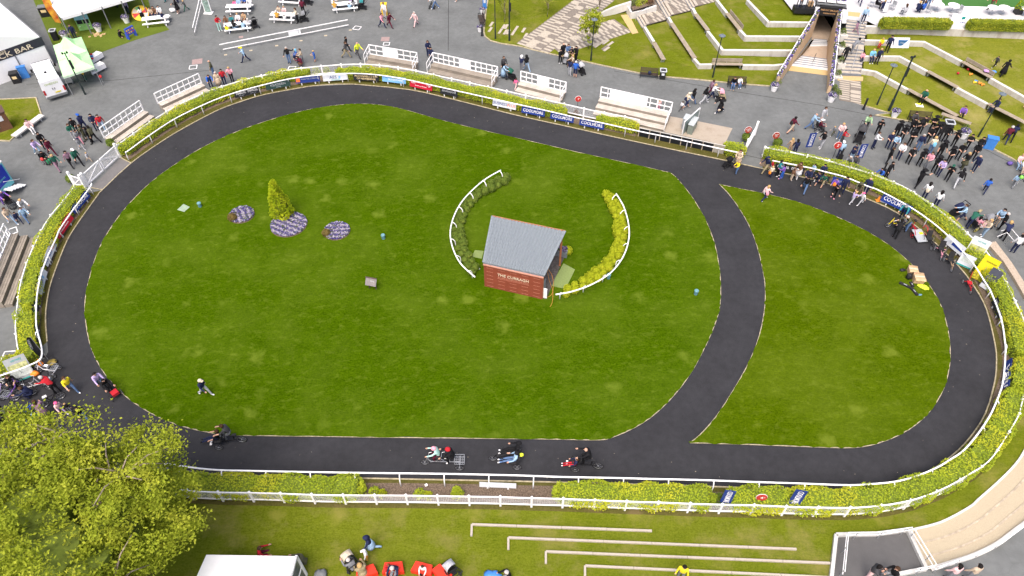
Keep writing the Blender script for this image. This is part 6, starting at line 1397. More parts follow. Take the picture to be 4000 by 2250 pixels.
# white tent at the bottom
t = thing('white_tent', 'flat white tent with a glazed end at the bottom edge', 'tent', (-17.23,16.15,0)); ta, tb = Vector((-16.13,15.18,2.6)), Vector((-11.37,15.1,2.6)); o = Vector((*((-17.23,16.15,0))[:2], 0))
a, b = ta-o, tb-o; c, d = b+Vector((-.4, -7, 0)), a+Vector((-.6, -7, 0)); rm = MB(); up_ = Vector((0, 0, .5)); r0, r1 = a.lerp(d, .5)+up_, b.lerp(c, .5)+up_
rm.quad(d, r0, a); rm.quad(a, r0, r1, b); rm.quad(r0, d, c, r1); rm.quad(b, r1, c); rm.build('roof', MATS['tent_white'], t)
g0 = MB(); v = Vector((0, 0, -2.6))
for p, q, nm in ((a, b, 'back_wall'), (d, a, 'side_wall')): MB().quad(p+v, q+v, q, p).build(nm, MATS['tent_wall'], t)
for k in range(4):
 p0, p1 = b.lerp(c, k/4), b.lerp(c, (k+1)/4); MB().bar(p0+v, p0, .12).build('tent_pole', MATS['tent_wall'], t); MB().quad(p0.lerp(p1, .06)+v*.95, p1+v*.95, p1+v*.12, p0.lerp(p1, .06)+v*.12).build('pane', mat('tent_glass', (.12, .14, .14), .15), t)
 MB().bar(p0+v*.5, p1+v*.5, .06).build('glazing_bar', WHITE, t)
MB().bar(b, c, .14).build('gutter', GRYB, t)
# ================================================================ boxes and bags on the crescent lawn
CARD = mat('cardboard', (.5, .34, .2), .85, .12, 5)
def carton(label, c, s, rz):
 t = thing('cardboard_box', label, 'box', c, rz, 'cartons on the crescent lawn'); MB().box((0, 0, s[2]/2), s).build('carton', CARD, t); MB().box((0, 0, s[2]+.005), (s[0]*.98, .07, .006)).build('tape', mat('tape', (.62, .55, .45), .4), t)
 for k in (-1, 1): MB().box((0, k*s[1]*.62, s[2]), (s[0], s[1]*.35, .015), 0, 0, R(k*-25)).build('flap', CARD, t)
carton('upper cardboard box of the pile on the crescent lawn', (*((30.84,38.27,0))[:2], .035), (.65, .5, .4), R(-12)); carton('lower cardboard box of the pile on the crescent lawn', (*((30.92,37.35,0))[:2], .035), (.75, .6, .5), R(-8))
def bundle(label, c, s, m, name='bag', cat='bag', rz=0, jit=.2, group=None):
 o = MB().ball((0, 0, s[2]), s, 12, jit=jit).build(name, m, None, True); o.location = c; o.rotation_euler = (0, 0, rz); tag(o, label, cat, group)
bundle('black rucksack beside the lower cardboard box', (30.31,37.6,0), (.24, .2, .28), BLACK, 'rucksack', 'bag'); bundle('small black bag left of the upper cardboard box', (30.2,38.44,0), (.24, .13, .1), BLACK, 'black_bag', 'bag')
bundle('crumpled hi-vis vests beside the cardboard boxes', (31.06,36.69,0), (.42, .24, .1), HIVIS, 'vest_pile', 'vests', -.5, .3); bundle('orange bag tucked between the cardboard boxes', (31.12,38.27,0), (.12, .09, .1), ORG, 'orange_bag'); bundle('blue plastic bag at the end of the tripod bags', (30.56,35.92,0), (.17, .1, .05), mat('blue_bag', (.12, .25, .36), .6), 'plastic_bag')
for lab, a, b in (('black tripod bag lying crosswise on the lawn', (29.46,37.13,0.1), (30.11,36.6,0.1)), ('black tripod bag pointing at the blue plastic bag', (30.14,36.6,0.1), (30.33,35.83,0.1)), ('short black tripod bag under the lower cardboard box', (30.33,37.17,0.1), (30.32,36.68,0.1))):
 L = math.dist(a[:2], b[:2]); t = thing('tripod_bag', lab, 'bag', a, ang(a, b), 'tripod bags'); MB().box((L/2, 0, 0), (L, .2, .12)).build('sleeve', RUBBER, t); MB().box((L/2, 0, .065), (L*.3, .05, .02)).build('strap', GRYB, t)
def cone(label, c):
 t = thing('traffic_cone', label, 'cone', c, 0, 'orange cones'); MB().box((0, 0, .02), (.34, .34, .04)).build('base', ORG, t); MB().lathe([(.15, .04), (.03, .5)], n=10).build('body', ORG, t)
cone('orange cone beside the large navy board', (31.17,46.75,0)); cone('orange cone against the hedge end at the lower left', (-32.5,29.55,0))
bundle('orange bag beside the charity poster at the lower left', (-32.39,28.58,0), (.28, .22, .2), ORG, 'orange_bag'); bundle('white signboard lying beside the orange cone', (31.59,46.54,0), (.4, .13, .02), WHB, 'fallen_sign', 'sign', -.5, 0)
bundle('dark rucksack on the first park bench', (14.14,66,0.5), (.18, .15, .18), mat('cloth_navy_b', (.02, .025, .06), .9), 'rucksack', 'bag')
bundle('grey bag on the grass right of the white tent', (-10.56,15.08,0), (.35, .28, .2), GREYP, 'grey_bag'); bundle('blue picnic blanket bundle at the bottom edge', (-1.09,15.03,0), (.5, .3, .15), RECB, 'blanket', 'blanket')
bundle('yellow label bag lying by the feather flag', (-31.69,29.59,0), (.32, .25, .12), mat('bag_black_gold', (.05, .045, .03), .7, .4, 3, col2=(.4, .3, .05)), 'sand_bag'); bundle('white sacks beside the woman in black', (-39.62,80.45,0), (.4, .3, .22), WHITE, 'white_sack')
bundle('purple rucksack by the seated people at the right edge', (44.66,51.65,0), (.25, .2, .17), mat('cloth_purple_b', (.12, .08, .3), .9), 'rucksack')

# ================================================================ cycles, pushchairs, wheelchairs
PAL = dict(black=(.012, .012, .014), navy=(.018, .024, .065), blue=(.03, .11, .45), ltblue=(.3, .45, .62), sky=(.2, .5, .72), white=(.72, .72, .74), cream=(.6, .52, .4), grey=(.2, .21, .23), ltgrey=(.42, .43, .46), dkgrey=(.06, .06, .065), red=(.42, .02, .03),
  maroon=(.1, .014, .03), pink=(.72, .32, .4), hotpink=(.75, .12, .28), lilac=(.45, .36, .62), purple=(.2, .1, .42), mauve=(.27, .16, .22), green=(.02, .1, .07), brgreen=(.05, .4, .16), ltgreen=(.32, .5, .28), olive=(.085, .085, .05), brown=(.16, .085, .05), tan=(.42, .28, .17), beige=(.5, .4, .3), khaki=(.3, .25, .15),
  yellow=(.8, .65, .03), hivis=(.65, .75, .05), orange=(.8, .26, .03), mustard=(.5, .28, .05), jeans=(.1, .17, .32), ltjeans=(.27, .38, .52), teal=(.03, .2, .22), mint=(.4, .66, .6), skin=(.55, .33, .24), skin2=(.42, .23, .15), hbrown=(.06, .032, .018), hblack=(.012, .01, .01), hblond=(.45, .3, .13), hgrey=(.45, .43, .41), hred=(.2, .07, .03), ltpink=(.75, .5, .5))
def cl(n): return mat('cloth_'+n, PAL[n], .85, .14, 9, spec=.15)
def wheel_mesh(r): return cached(('tyre', r), lambda: MB().tube([(r*.93*math.cos(q*.3927), 0, r*.93*math.sin(q*.3927)) for q in range(16)], r*.08, 5, closed=True))
def rim_mesh(r):
 def f():
  m = MB().tube([(r*.83*math.cos(q*.3927), 0, r*.83*math.sin(q*.3927)) for q in range(16)], r*.035, 4, closed=True)
  for q in range(6): a = q*1.047; m.bar((0, 0, 0), (r*.83*math.cos(a), 0, r*.83*math.sin(a)), .008)
  return m.lathe([(.03, -.04), (.03, .04)], n=6)
 return cached(('rim', r), f)
def add_wheel(t, x, y, r, name='wheel', rm=None, tilt=0):
 w_ = obj(name, wheel_mesh(r), RUBBER, t); w_.location = (x, y, r); w_.rotation_euler = (R(tilt), 0, 0); obj('rim', rim_mesh(r), rm or CHROME, w_)
CYC = 'bikes and trikes at the ring'
def cycle(label, c, face, kind, col, name='tricycle', cat='tricycle', basket=None, saddle=None):
 t = thing(name, label, cat, c, R(face), CYC); fm = cl(col) if col in PAL else CHROME; fr = MB(); sm = saddle or BLACK
 def saddle_(x, z, y=0): MB().box((x, y, z), (.26, .16, .07)).build('saddle', sm, t); fr.bar((x, y, z), (x+.08, y, z-.4), .035)
 def bars(x, z, w_=.3): MB().tube([(x-.16, -w_, z), (x, -w_*.85, z), (x+.03, 0, z-.02), (x, w_*.85, z), (x-.16, w_, z)], .018, 5).build('handlebar', CHROME if col in ('chrome', 'white') else BLACK, t); fr.bar((x+.03, 0, z), (x+.14, 0, z-.5), .035)
 def mesh_seat(x, y=0, h=.36, m=None):
  MB().box((x, y, h), (.42, .4, .06)).build('seat', m or RUBBER, t); MB().box((x-.26, y, h+.27), (.06, .4, .56), 0, 0, 0, R(-18)).build('backrest', m or RUBBER, t)
 if kind == 'bike':
  add_wheel(t, .52, 0, .33); add_wheel(t, -.52, 0, .33); fr.bar((-.52, 0, .33), (-.05, 0, .3), .03).bar((-.05, 0, .3), (.38, 0, .75), .04).bar((-.16, 0, .7), (.38, 0, .76), .035).bar((-.05, 0, .3), (-.18, 0, .85), .035).bar((-.52, 0, .33), (-.17, 0, .72), .025).bar((.36, 0, .9), (.52, 0, .33), .035); saddle_(-.2, .9); bars(.34, .98)
 elif kind == 'trike':
  add_wheel(t, .72, 0, .28); [add_wheel(t, -.5, y, .3) for y in (-.36, .36)]; fr.bar((-.5, -.36, .3), (-.5, .36, .3), .035).bar((-.5, 0, .3), (.3, 0, .35), .05).bar((.3, 0, .35), (.5, 0, .8), .045).bar((.5, 0, .85), (.72, 0, .28), .04); saddle_(-.12, .82); bars(.45, .98)
  b = MB(); bk = basket or STEEL
  for q in range(5): b.bar((-.75+.11*q, -.26, .55), (-.75+.11*q, .26, .55), .015); b.bar((-.75, -.26+.13*q, .55), (-.31, -.26+.13*q, .55), .015)
  for z in (.55, .78): b.bar((-.75, -.26, z), (-.31, -.26, z), .02).bar((-.75, .26, z), (-.31, .26, z), .02).bar((-.75, -.26, z), (-.75, .26, z), .02).bar((-.31, -.26, z), (-.31, .26, z), .02)
  b.build('basket', bk, t)
 elif kind == 'recumbent':
  add_wheel(t, .78, 0, .24); [add_wheel(t, -.3, y, .25) for y in (-.4, .4)]; fr.bar((-.3, -.4, .25), (-.3, .4, .25), .04).bar((-.4, 0, .28), (.6, 0, .34), .05).bar((.62, 0, .55), (.78, 0, .24), .04); mesh_seat(-.2, 0, .36); bars(.45, .62, .28)
 elif kind == 'handcycle':
  add_wheel(t, .7, 0, .22); [add_wheel(t, -.35, y, .2) for y in (-.33, .33)]; fr.bar((-.35, -.33, .2), (-.35, .33, .2), .04).bar((-.35, 0, .25), (.55, 0, .3), .06).bar((.5, 0, .3), (.7, 0, .22), .05).bar((-.3, 0, .2), (-.55, 0, 1.1), .035); MB().box((-.1, 0, .36), (.36, .32, .06)).build('seat', cl('red'), t); bars(.4, .6, .24)
 elif kind == 'tandem':
  add_wheel(t, 1.15, 0, .27); [add_wheel(t, -1.0, y, .28) for y in (-.4, .4)]; fr.bar((-1., -.4, .28), (-1., .4, .28), .04).bar((-1., 0, .3), (.8, 0, .36), .05).bar((.8, 0, .36), (.95, 0, .85), .045).bar((.93, 0, .9), (1.15, 0, .27), .04); saddle_(.32, .78); saddle_(-.45, .85); bars(.86, .98, .28); bars(.06, 1.02, .28)
  b = MB()
  for q in range(6): b.bar((-1.3+.12*q, -.27, .5), (-1.3+.12*q, .27, .5), .02); b.bar((-1.3, -.27+.108*q, .5), (-.7, -.27+.108*q, .5), .02)
  for z in (.5, .74): b.bar((-1.3, -.27, z), (-.7, -.27, z), .025).bar((-1.3, .27, z), (-.7, .27, z), .025).bar((-1.3, -.27, z), (-1.3, .27, z), .025).bar((-.7, -.27, z), (-.7, .27, z), .025)
  b.build('basket', STEEL, t)
 elif kind == 'sociable':
  add_wheel(t, 1.0, 0, .27); [add_wheel(t, -.5, y, .29) for y in (-.62, .62)]; fr.bar((-.5, -.62, .29), (-.5, .62, .29), .045).bar((-.5, -.3, .3), (.7, 0, .36), .045).bar((-.5, .3, .3), (.7, 0, .36), .045).bar((.75, 0, .7), (1., 0, .27), .04)
  for y in (-.32, .32): mesh_seat(-.3, y, .45)
  MB().tube([(.4, -.55, .8), (.45, -.3, .8), (.6, 0, .72), (.45, .3, .8), (.4, .55, .8)], .018, 5).build('handlebar', BLACK, t)
 elif kind == 'chairbike':
  [add_wheel(t, .42, y, .27) for y in (-.4, .4)]; add_wheel(t, -.95, 0, .33); fr.bar((.42, -.4, .27), (.42, .4, .27), .04).bar((.4, 0, .3), (-.5, 0, .35), .05).bar((-.5, 0, .35), (-.95, 0, .33), .03).bar((-.5, 0, .35), (-.55, 0, .85), .04); mesh_seat(.45, 0, .5); MB().bar((.95, -.16, .25), (.95, .16, .25), .12, .03).build('footplate', WHITE, t); fr.bar((.6, 0, .4), (.95, 0, .25), .035); saddle_(-.62, .92); bars(-.12, 1.05)
 elif kind == 'carrier':
  add_wheel(t, -.75, 0, .3); [add_wheel(t, .62, y, .28, 'wheel', cl('red')) for y in (-.55, .55)]; fr.bar((.62, -.55, .28), (.62, .55, .28), .05).bar((-.75, 0, .3), (.2, 0, .4), .05).tube([(.1, -.5, .5), (.15, -.52, .85), (.5, -.55, .9), (.9, -.5, .5)], .03, 5).tube([(.1, .5, .5), (.15, .52, .85), (.5, .55, .9), (.9, .5, .5)], .03, 5)
  MB().box((.75, 0, .3), (1.3, .8, .04), 0, 0, 0, R(8)).build('ramp_platform', mat('checker_plate', (.55, .58, .6), .4, .08, 20, .5), t); MB().box((.45, .2, .35), (.4, .3, .03)).build('yellow_patch', YELB, t); saddle_(-.45, .85)
 elif kind == 'cargo':
  add_wheel(t, -.75, 0, .33); [add_wheel(t, .55, y, .25) for y in (-.38, .38)]; fr.bar((.5, -.38, .25), (.5, .38, .25), .04).bar((.3, 0, .35), (-.75, 0, .33), .04).bar((-.4, 0, .35), (-.5, 0, .85), .04); MB().box((.5, 0, .46), (.42, .42, .2)).build('box', basket or cl('red'), t); saddle_(-.52, .9); bars(-.1, 1.0)
 fr.build('frame', fm, t)
 MB().bar((0, -.14, .27), (0, .14, .27), .03).bar((.08, -.16, .2), (.08, -.1, .2), .05).bar((-.08, .1, .34), (-.08, .16, .34), .05).build('pedals', BLACK, t)
 return t
def pram(label, c, face, fab, hood=None, sc=1.):
 t = thing('pushchair', label, 'pushchair', c, R(face), 'pushchairs', sc); fb = cl(fab); hd = cl(hood or fab)
 wm_ = cached('pram_wheel', lambda: MB().tube([(.11*math.cos(q*.785), 0, .11*math.sin(q*.785)) for q in range(8)], .03, 5, closed=True).lathe([(.08, -.01), (.08, .01)], n=6))
 for x, y in ((.38, .2), (.38, -.2), (-.32, .27), (-.32, -.27)): obj('wheel', wm_, RUBBER, t).location = (x, y, .13)
 def frame():
  m = MB()
  for y in (-.24, .24): m.bar((.38, y*.85, .14), (-.2, y, .6), .03).bar((-.32, y, .14), (.1, y, .5), .03).bar((-.2, y, .6), (-.62, y, 1.02), .03)
  return m.bar((-.62, -.25, 1.02), (-.62, .25, 1.02), .035)
 obj('frame', cached('pram_frame', frame), BLACK, t)
 obj('seat', cached('pram_seat', lambda: MB().box((.08, 0, .48), (.5, .36, .1)).box((-.2, 0, .7), (.08, .36, .5), 0, 0, 0, R(-25)).box((.38, 0, .35), (.08, .32, .3), 0, 0, 0, R(-20))), fb, t)
 def hood_():
  m = MB(); n = 5
  for i in range(n):
   for j in range(6):
    P = lambda a, b: (-.22+.36*math.sin(a*.3+.1)*1.2, .24*math.cos(b*math.pi/6), .74+.34*math.cos(a*.3)*math.sin(b*math.pi/6)*1.0+.05)
    m.quad(P(i, j), P(i+1, j), P(i+1, j+1), P(i, j+1))
  return m
 obj('hood', cached('pram_hood', hood_), hd, t); obj('basket', cached('pram_basket', lambda: MB().box((0, 0, .24), (.5, .36, .14))), RUBBER, t)
def wheelchair(label, c, face, col='black', rimm=None):
 t = thing('wheelchair', label, 'wheelchair', c, R(face), 'wheelchairs')
 for y in (-.3, .3): add_wheel(t, -.08, y, .3, 'wheel', rimm)
 obj('seat', cached('wc_seat', lambda: MB().box((.06, 0, .5), (.46, .46, .06))), cl(col), t); obj('backrest', cached('wc_back', lambda: MB().box((-.2, 0, .76), (.05, .46, .5))), cl(col), t)
 obj('frame', cached('wc_frame', lambda: MB().bar((-.22, -.24, .3), (-.26, -.24, 1.0), .03).bar((-.22, .24, .3), (-.26, .24, 1.0), .03).bar((-.26, -.24, 1.), (-.4, -.24, 1.), .035).bar((-.26, .24, 1.), (-.4, .24, 1.), .035).bar((.3, -.22, .5), (.5, -.18, .14), .03).bar((.3, .22, .5), (.5, .18, .14), .03).bar((-.2, -.24, .68), (.2, -.24, .68), .04).bar((-.2, .24, .68), (.2, .24, .68), .04)), BLACK, t)
 obj('footrest', cached('wc_foot', lambda: MB().box((.55, 0, .13), (.18, .36, .03))), BLACK, t)
 for y in (-.22, .22): o = obj('castor', cached('pram_wheel', lambda: MB().box((0, 0, 0), (.1, .03, .1))), RUBBER, t); o.location = (.34, y, .12); o.scale = (.8,)*3
# ================================================================ people
UP_, TH_, SH_ = .29, .43, .43
def skeleton(lean=4, L=(0, 0), Rt=(0, 0), la=(8, 10, 12, 0), ra=(8, 10, 12, 0), pz=None, head=0, splay=0):
 """joint positions; legs (hip pitch, knee bend), arms (pitch, abduct, elbow, inward); faces +Y"""
 S = lambda d: math.sin(R(d)); C = lambda d: math.cos(R(d)); J = {}
 pel = Vector((0, 0, 0)); tl = lambda y, z: Vector((0, y*C(lean)+z*S(lean), z*C(lean)-y*S(lean)))
 J['pel'] = pel; J['sp'] = tl(.0, .2); J['ch'] = tl(.01, .4); J['nk'] = tl(0, .52); h = lambda z, y=0: J['nk']+Vector((0, z*S(lean*.6+head)+y, z*C(lean*.6+head)))
 J['hb'] = h(.07, .015); J['hm'] = h(.16, .025); J['ht'] = h(.235, .02)
 for sd, (hp, kb), (ap, aa, eb, ai), n in ((-1, L, la, 'L'), (1, Rt, ra, 'R')):
  hip = Vector((sd*.095, 0, -.05)); kn = hip+TH_*Vector((sd*S(splay), S(hp)*C(splay), -C(hp)*C(splay))); an = kn+SH_*Vector((0, S(hp-kb), -C(hp-kb))); ft = hp-kb if hp < 60 else 0
  toe = an+Vector((sd*.02, .17*C(min(45, max(-45, ft*.6))), -.035+.17*S(ft*.6)*.5))
  J.update({'hip'+n: hip, 'kn'+n: kn, 'an'+n: an, 'toe'+n: toe})
  shd = J['ch']+Vector((sd*.185, 0, .06)); el = shd+UP_*Vector((sd*S(aa), S(ap)*C(aa), -C(ap)*C(aa))); d = Vector((sd*S(aa-ai), S(ap+eb)*C(aa-ai), -C(ap+eb)*C(aa-ai)))
  wr = el+.25*d; hd = wr+.09*d; J.update({'sh'+n: shd, 'el'+n: el, 'wr'+n: wr, 'hd'+n: hd})
 lo = min(J['anL'].z, J['anR'].z); dz = (.075-lo) if pz is None else pz
 return {k: v+Vector((0, 0, dz)) for k, v in J.items()}
POSES = dict(
 stand=dict(L=(3, 3), Rt=(-2, 2)), standb=dict(L=(12, 14), Rt=(-3, 0), la=(25, 12, 62, 38), ra=(22, 12, 66, 40)), fold=dict(L=(2, 2), Rt=(-4, 2), la=(28, 14, 95, 78), ra=(28, 14, 88, 72)),
 walk=dict(lean=7, L=(26, 8), Rt=(-20, 22), la=(-22, 10, 20, 0), ra=(24, 10, 30, 5)), walkb=dict(lean=7, L=(-22, 28), Rt=(24, 6), la=(24, 10, 30, 5), ra=(-20, 10, 18, 0)),
 push=dict(lean=14, L=(24, 8), Rt=(-20, 20), la=(38, 6, 38, 4), ra=(38, 6, 38, 4)), phone=dict(L=(3, 3), Rt=(-3, 3), la=(40, 14, 100, 35), ra=(44, 12, 100, 35), head=18), headup=dict(L=(4, 2), Rt=(-3, 2), la=(20, 80, 150, 40), ra=(6, 14, 20, 0)),
 point=dict(lean=8, L=(14, 10), Rt=(-16, 14), la=(70, 12, 15, 0), ra=(62, 14, 30, 10)), lean=dict(lean=42, L=(10, 16), Rt=(-6, 8), la=(55, 8, 15, 5), ra=(60, 8, 20, 5)), crouch=dict(lean=30, L=(95, 125), Rt=(85, 120), la=(60, 10, 50, 20), ra=(55, 10, 55, 20)),
 sit=dict(lean=3, L=(86, 84), Rt=(80, 76), la=(28, 10, 52, 22), ra=(24, 10, 58, 24), pz=.55), sitlean=dict(lean=26, L=(84, 88), Rt=(80, 80), la=(42, 10, 60, 25), ra=(40, 10, 62, 25), pz=.55), ride=dict(lean=22, L=(52, 62), Rt=(78, 88), la=(48, 12, 28, 8), ra=(48, 12, 28, 8), pz=.95),
 recline=dict(lean=-14, L=(88, 26), Rt=(82, 20), la=(34, 14, 38, 8), ra=(34, 14, 38, 8), pz=.6), ground=dict(lean=14, L=(80, 36), Rt=(72, 60), la=(36, 12, 40, 10), ra=(30, 16, 40, 10), pz=.14))
RAD = dict(pel=.135, sp=.125, ch=.145, nk=.06, hb=.075, hm=.102, ht=.075, hipL=.098, knL=.066, anL=.048, toeL=.042, shL=.075, elL=.05, wrL=.038, hdL=.042)
SEG = [('pel', 'sp', 1), ('sp', 'ch', 1), ('ch', 'nk', 1), ('nk', 'hb', 0), ('hb', 'hm', 0), ('hm', 'ht', 0)] + [(a+s if a not in ('ch', 'pel') else a, b+s, m) for s in 'LR' for a, b, m in (('pel', 'hip', 2), ('hip', 'kn', 2), ('kn', 'an', 5), ('an', 'toe', 3), ('ch', 'sh', 1), ('sh', 'el', 1), ('el', 'wr', 4), ('wr', 'hd', 0))]
BODY = {}
def body(pose):
 if pose in BODY: return BODY[pose]
 J = skeleton(**POSES[pose]); names = list(J); idx = {n: i for i, n in enumerate(names)}
 me = bpy.data.meshes.new('person'); me.from_pydata([J[n] for n in names], [(idx[a], idx[b]) for a, b, _ in SEG], []); o = bpy.data.objects.new('person_skin', me); COL.objects.link(o)
 md_ = o.modifiers.new('skin', 'SKIN'); md_.use_smooth_shade = True; sd = o.modifiers.new('sub', 'SUBSURF'); sd.levels = 1; sd.render_levels = 1
 for n in names:
  v = me.skin_vertices[0].data[idx[n]]; r = RAD.get(n, RAD.get(n[:-1]+'L', .06)); v.radius = (r*1.06, r*1.0) if n not in ('pel', 'sp', 'ch') else (r*1.2, r*.98); v.use_root = n == 'pel'
 bm2 = bpy.data.meshes.new_from_object(o.evaluated_get(bpy.context.evaluated_depsgraph_get())); bpy.data.objects.remove(o)
 mi = []
 for p in bm2.polygons:
  best, bi = 9, 0
  for a, b, m in SEG:
   A, B = J[a], J[b]; d = B-A; t = max(0, min(1, (p.center-A).dot(d)/d.length_squared)); ra = RAD.get(a, RAD.get(a[:-1]+'L', .06)); q = (p.center-A-d*t).length/ra
   if q < best: best, bi = q, m
  mi.append(bi)
 ex = MB()   # nose, ears, fingers and thumbs
 hm = J['hm']; ex.ball(hm+Vector((0, .11, -.02)), (.014, .024, .02), 5); [ex.ball(hm+Vector((s*.1, 0, -.01)), (.012, .02, .03), 5) for s in (-1, 1)]; [ex.ball(hm+Vector((s*.036, .098, .012)), .012, 5, 3) for s in (-1, 1)]
 for s, n in ((-1, 'L'), (1, 'R')):
  d = (J['hd'+n]-J['wr'+n]).normalized(); u = d.cross(Vector((0, 1, .01))).normalized() if abs(d.y) < .9 else Vector((1, 0, 0))
  for k, ln in enumerate((.062, .075, .07, .052)): b = J['hd'+n]+u*(k-1.5)*.019; ex.tube([b, b+d*ln*.6, b+d*ln+d.cross(u)*.018], [.0095, .009, .007], 4)
  b = J['wr'+n]+d*.05-u*.03; ex.tube([b, b-u*.03+d*.03, b-u*.034+d*.06], [.011, .0105, .008], 4)
 vs_ = [tuple(v.co) for v in bm2.vertices]; fs = [tuple(p.vertices) for p in bm2.polygons]; k = len(vs_)
 m2 = bpy.data.meshes.new('person'); m2.from_pydata(vs_+ex.v, [], fs+[tuple(i+k for i in f) for f in ex.f]); m2.polygons.foreach_set('material_index', mi+ex.m); m2.polygons.foreach_set('use_smooth', [True]*len(m2.polygons)); m2.update(); bpy.data.meshes.remove(bm2)
 for n in ('skin', 'white', 'navy', 'black', 'skin', 'navy'): m2.materials.append(cl(n))
 BODY[pose] = (m2, J); return BODY[pose]
def hair_mesh(pose, st):
 key = ('hair', pose, st)
 if key in CACHE: return CACHE[key]
 J = body(pose)[1]; c = J['hm']; m = MB(); n = 10
 def cap(r, low, front):     # shell over the skull, open at the face
  i0 = len(m.v); rows = 5
  for a in range(rows+1):
   for j in range(n):
    ph = 2*math.pi*j/n; f = math.sin(ph); lim = (front if f > .3 else low); th_ = lim*a/rows
    m.v.append((c.x+r*math.sin(th_)*math.cos(ph), c.y-.008+r*1.1*math.sin(th_)*f, c.z+.01+r*1.12*math.cos(th_)))
  for a in range(rows):
   for j in range(n): j2 = (j+1) % n; m.f.append((i0+a*n+j, i0+(a+1)*n+j, i0+(a+1)*n+j2, i0+a*n+j2)); m.m.append(0)
 if st == 'short': cap(.118, 1.9, 1.0)
 elif st == 'bald': cap(.108, .15, .1)
 elif st == 'long': cap(.122, 2.0, 1.0); m.ball(c+Vector((0, -.075, -.15)), (.1, .05, .17), 8)
 elif st == 'tail': cap(.118, 1.9, 1.0); m.ball(c+Vector((0, -.14, -.06)), (.035, .045, .11), 6)
 elif st == 'hat': cap(.122, 1.5, 1.3); m.lathe([(.2, .035), (.21, .045), (.12, .055), (.115, .15), (.09, .165)], tuple(c), 12)
 elif st == 'cap': cap(.12, 1.6, 1.25); m.box(c+Vector((0, .15, .05)), (.15, .12, .015))
 elif st == 'hood': cap(.138, 2.3, 1.15); m.ball(c+Vector((0, -.07, -.13)), (.11, .07, .08), 8)
 elif st == 'helmet': cap(.142, 1.5, 1.25); m.lathe([(.135, .02), (.145, .04), (.1, .13), (.03, .16)], tuple(c), 12)
 CACHE[key] = m.mesh('hair', True); return CACHE[key]
def skirt_mesh(pose, z1):
 J = body(pose)[1]; p = J['pel']
 return cached(('skirt', pose, z1), lambda: MB().lathe([(.155, .1), (.175, -.05), (.215, -.25), (.25, z1)], tuple(p), 12, sx=1.1), True)
SHOE = {'w': 'white', 'b': 'black', 't': 'tan', 'p': 'pink'}
def person(c, pose, face, top, bot, hair, sc, fl, label):
 """fl: a bare arms, l bare legs, s skirt, d long coat or dress, w/b/t/p shoe colour, k darker skin"""
 me, J = body(pose); o = bpy.data.objects.new('person', me); COL.objects.link(o); o.location = c; o.rotation_euler = (0, 0, R(face-90)); o.scale = (sc*1.17, sc*1.17, sc*1.02)
 sk = 'skin2' if 'k' in fl else 'skin'; shoe = next((SHOE[x] for x in fl if x in SHOE), 'black')
 for k, n in enumerate((sk, top, bot, shoe, sk if 'a' in fl else top, sk if 'l' in fl else bot)): o.material_slots[k].link = 'OBJECT'; o.material_slots[k].material = cl(n)
 st, hc = hair.split(':'); nm = {'hat': 'hat', 'cap': 'cap', 'hood': 'hood', 'helmet': 'helmet'}.get(st, 'hair')
 if st != 'bald': obj(nm, hair_mesh(pose, st), cl(hc), o)
 if 's' in fl or 'd' in fl: obj('skirt' if 's' in fl else 'coat_skirt', skirt_mesh(pose, -.42 if 's' in fl else -.6), cl(bot if 's' in fl else top), o)
 tag(o, label, 'person', 'people at the ring'); return o
def pack(label, c, face, m, z=1.15, d=.17, s=1., name='backpack'):
 t = thing(name, label, 'backpack', (c[0]-math.cos(R(face))*d*s, c[1]-math.sin(R(face))*d*s, c[2]+z*s), R(face-90), 'backpacks being worn', s)
 obj('bag', cached('pack_bag', lambda: MB().ball((0, -.03, 0), (.16, .1, .22), 8)), m, t); obj('pocket', cached('pack_pocket', lambda: MB().box((0, -.12, -.06), (.2, .05, .16))), m, t)

# ---------------------------------------------------------------- vehicles and people, placed
cycle('silver tandem trike with rear basket on the bottom straight', (-4.21,21.88,0), 180, 'tandem', 'chrome')
person((-4.48,22.15,0), 'ride', 180, 'mint', 'maroon', 'helmet:pink', .93, '', 'front rider of the tandem in mint top and pink helmet').location.z = -.08
person((-3.58,21.99,0), 'ride', 180, 'black', 'black', 'helmet:red', 1, 'w', 'rear rider of the tandem in black with a red helmet').location.z = -.02
cycle('black side-by-side trike with two seats on the bottom straight', (-0.19,22.15,0), 180, 'sociable', 'black')
person((0.28,22.62,0), 'recline', 180, 'black', 'black', 'helmet:black', 1, 'w', 'rider in black on the far seat of the side-by-side trike').location.z = -.05
person((0.16,21.99,0), 'recline', 180, 'ltblue', 'jeans', 'helmet:black', .93, 'w', 'rider in jeans on the near seat of the side-by-side trike').location.z = -.05
bundle('hi-vis vest hung on the side-by-side trike', (0.55,22.12,0.6), (.16, .12, .13), HIVIS, 'vest', 'vest')
cycle('wheelchair bike carrying a child on the bottom straight', (4.32,21.72,0), 172, 'chairbike', 'black')
person((4.75,21.93,0), 'ride', 175, 'black', 'black', 'bald:black', 1.02, '', 'bald rider in black pedalling the wheelchair bike')
person((3.83,21.66,0), 'recline', 176, 'navy', 'red', 'short:hbrown', .72, 'w', 'child in red trousers in the front seat of the wheelchair bike').location.z = .08
cycle('black wheelchair bike at the edge of the oval lawn', (-17.94,23.34,0), 186, 'chairbike', 'black')
person((-17.67,23.63,0), 'ride', 186, 'dkgrey', 'grey', 'short:hbrown', 1, 'a', 'cyclist in a grey shirt bending over the wheelchair bike')
person((-18.48,23.46,0), 'recline', 186, 'black', 'navy', 'short:hbrown', .95, 'a', 'passenger in black in the chair bike at the lawn edge').location.z = .02
cycle('cargo trike with a red box at the lawn edge', (-26.59,27.19,0), 318, 'cargo', 'black')
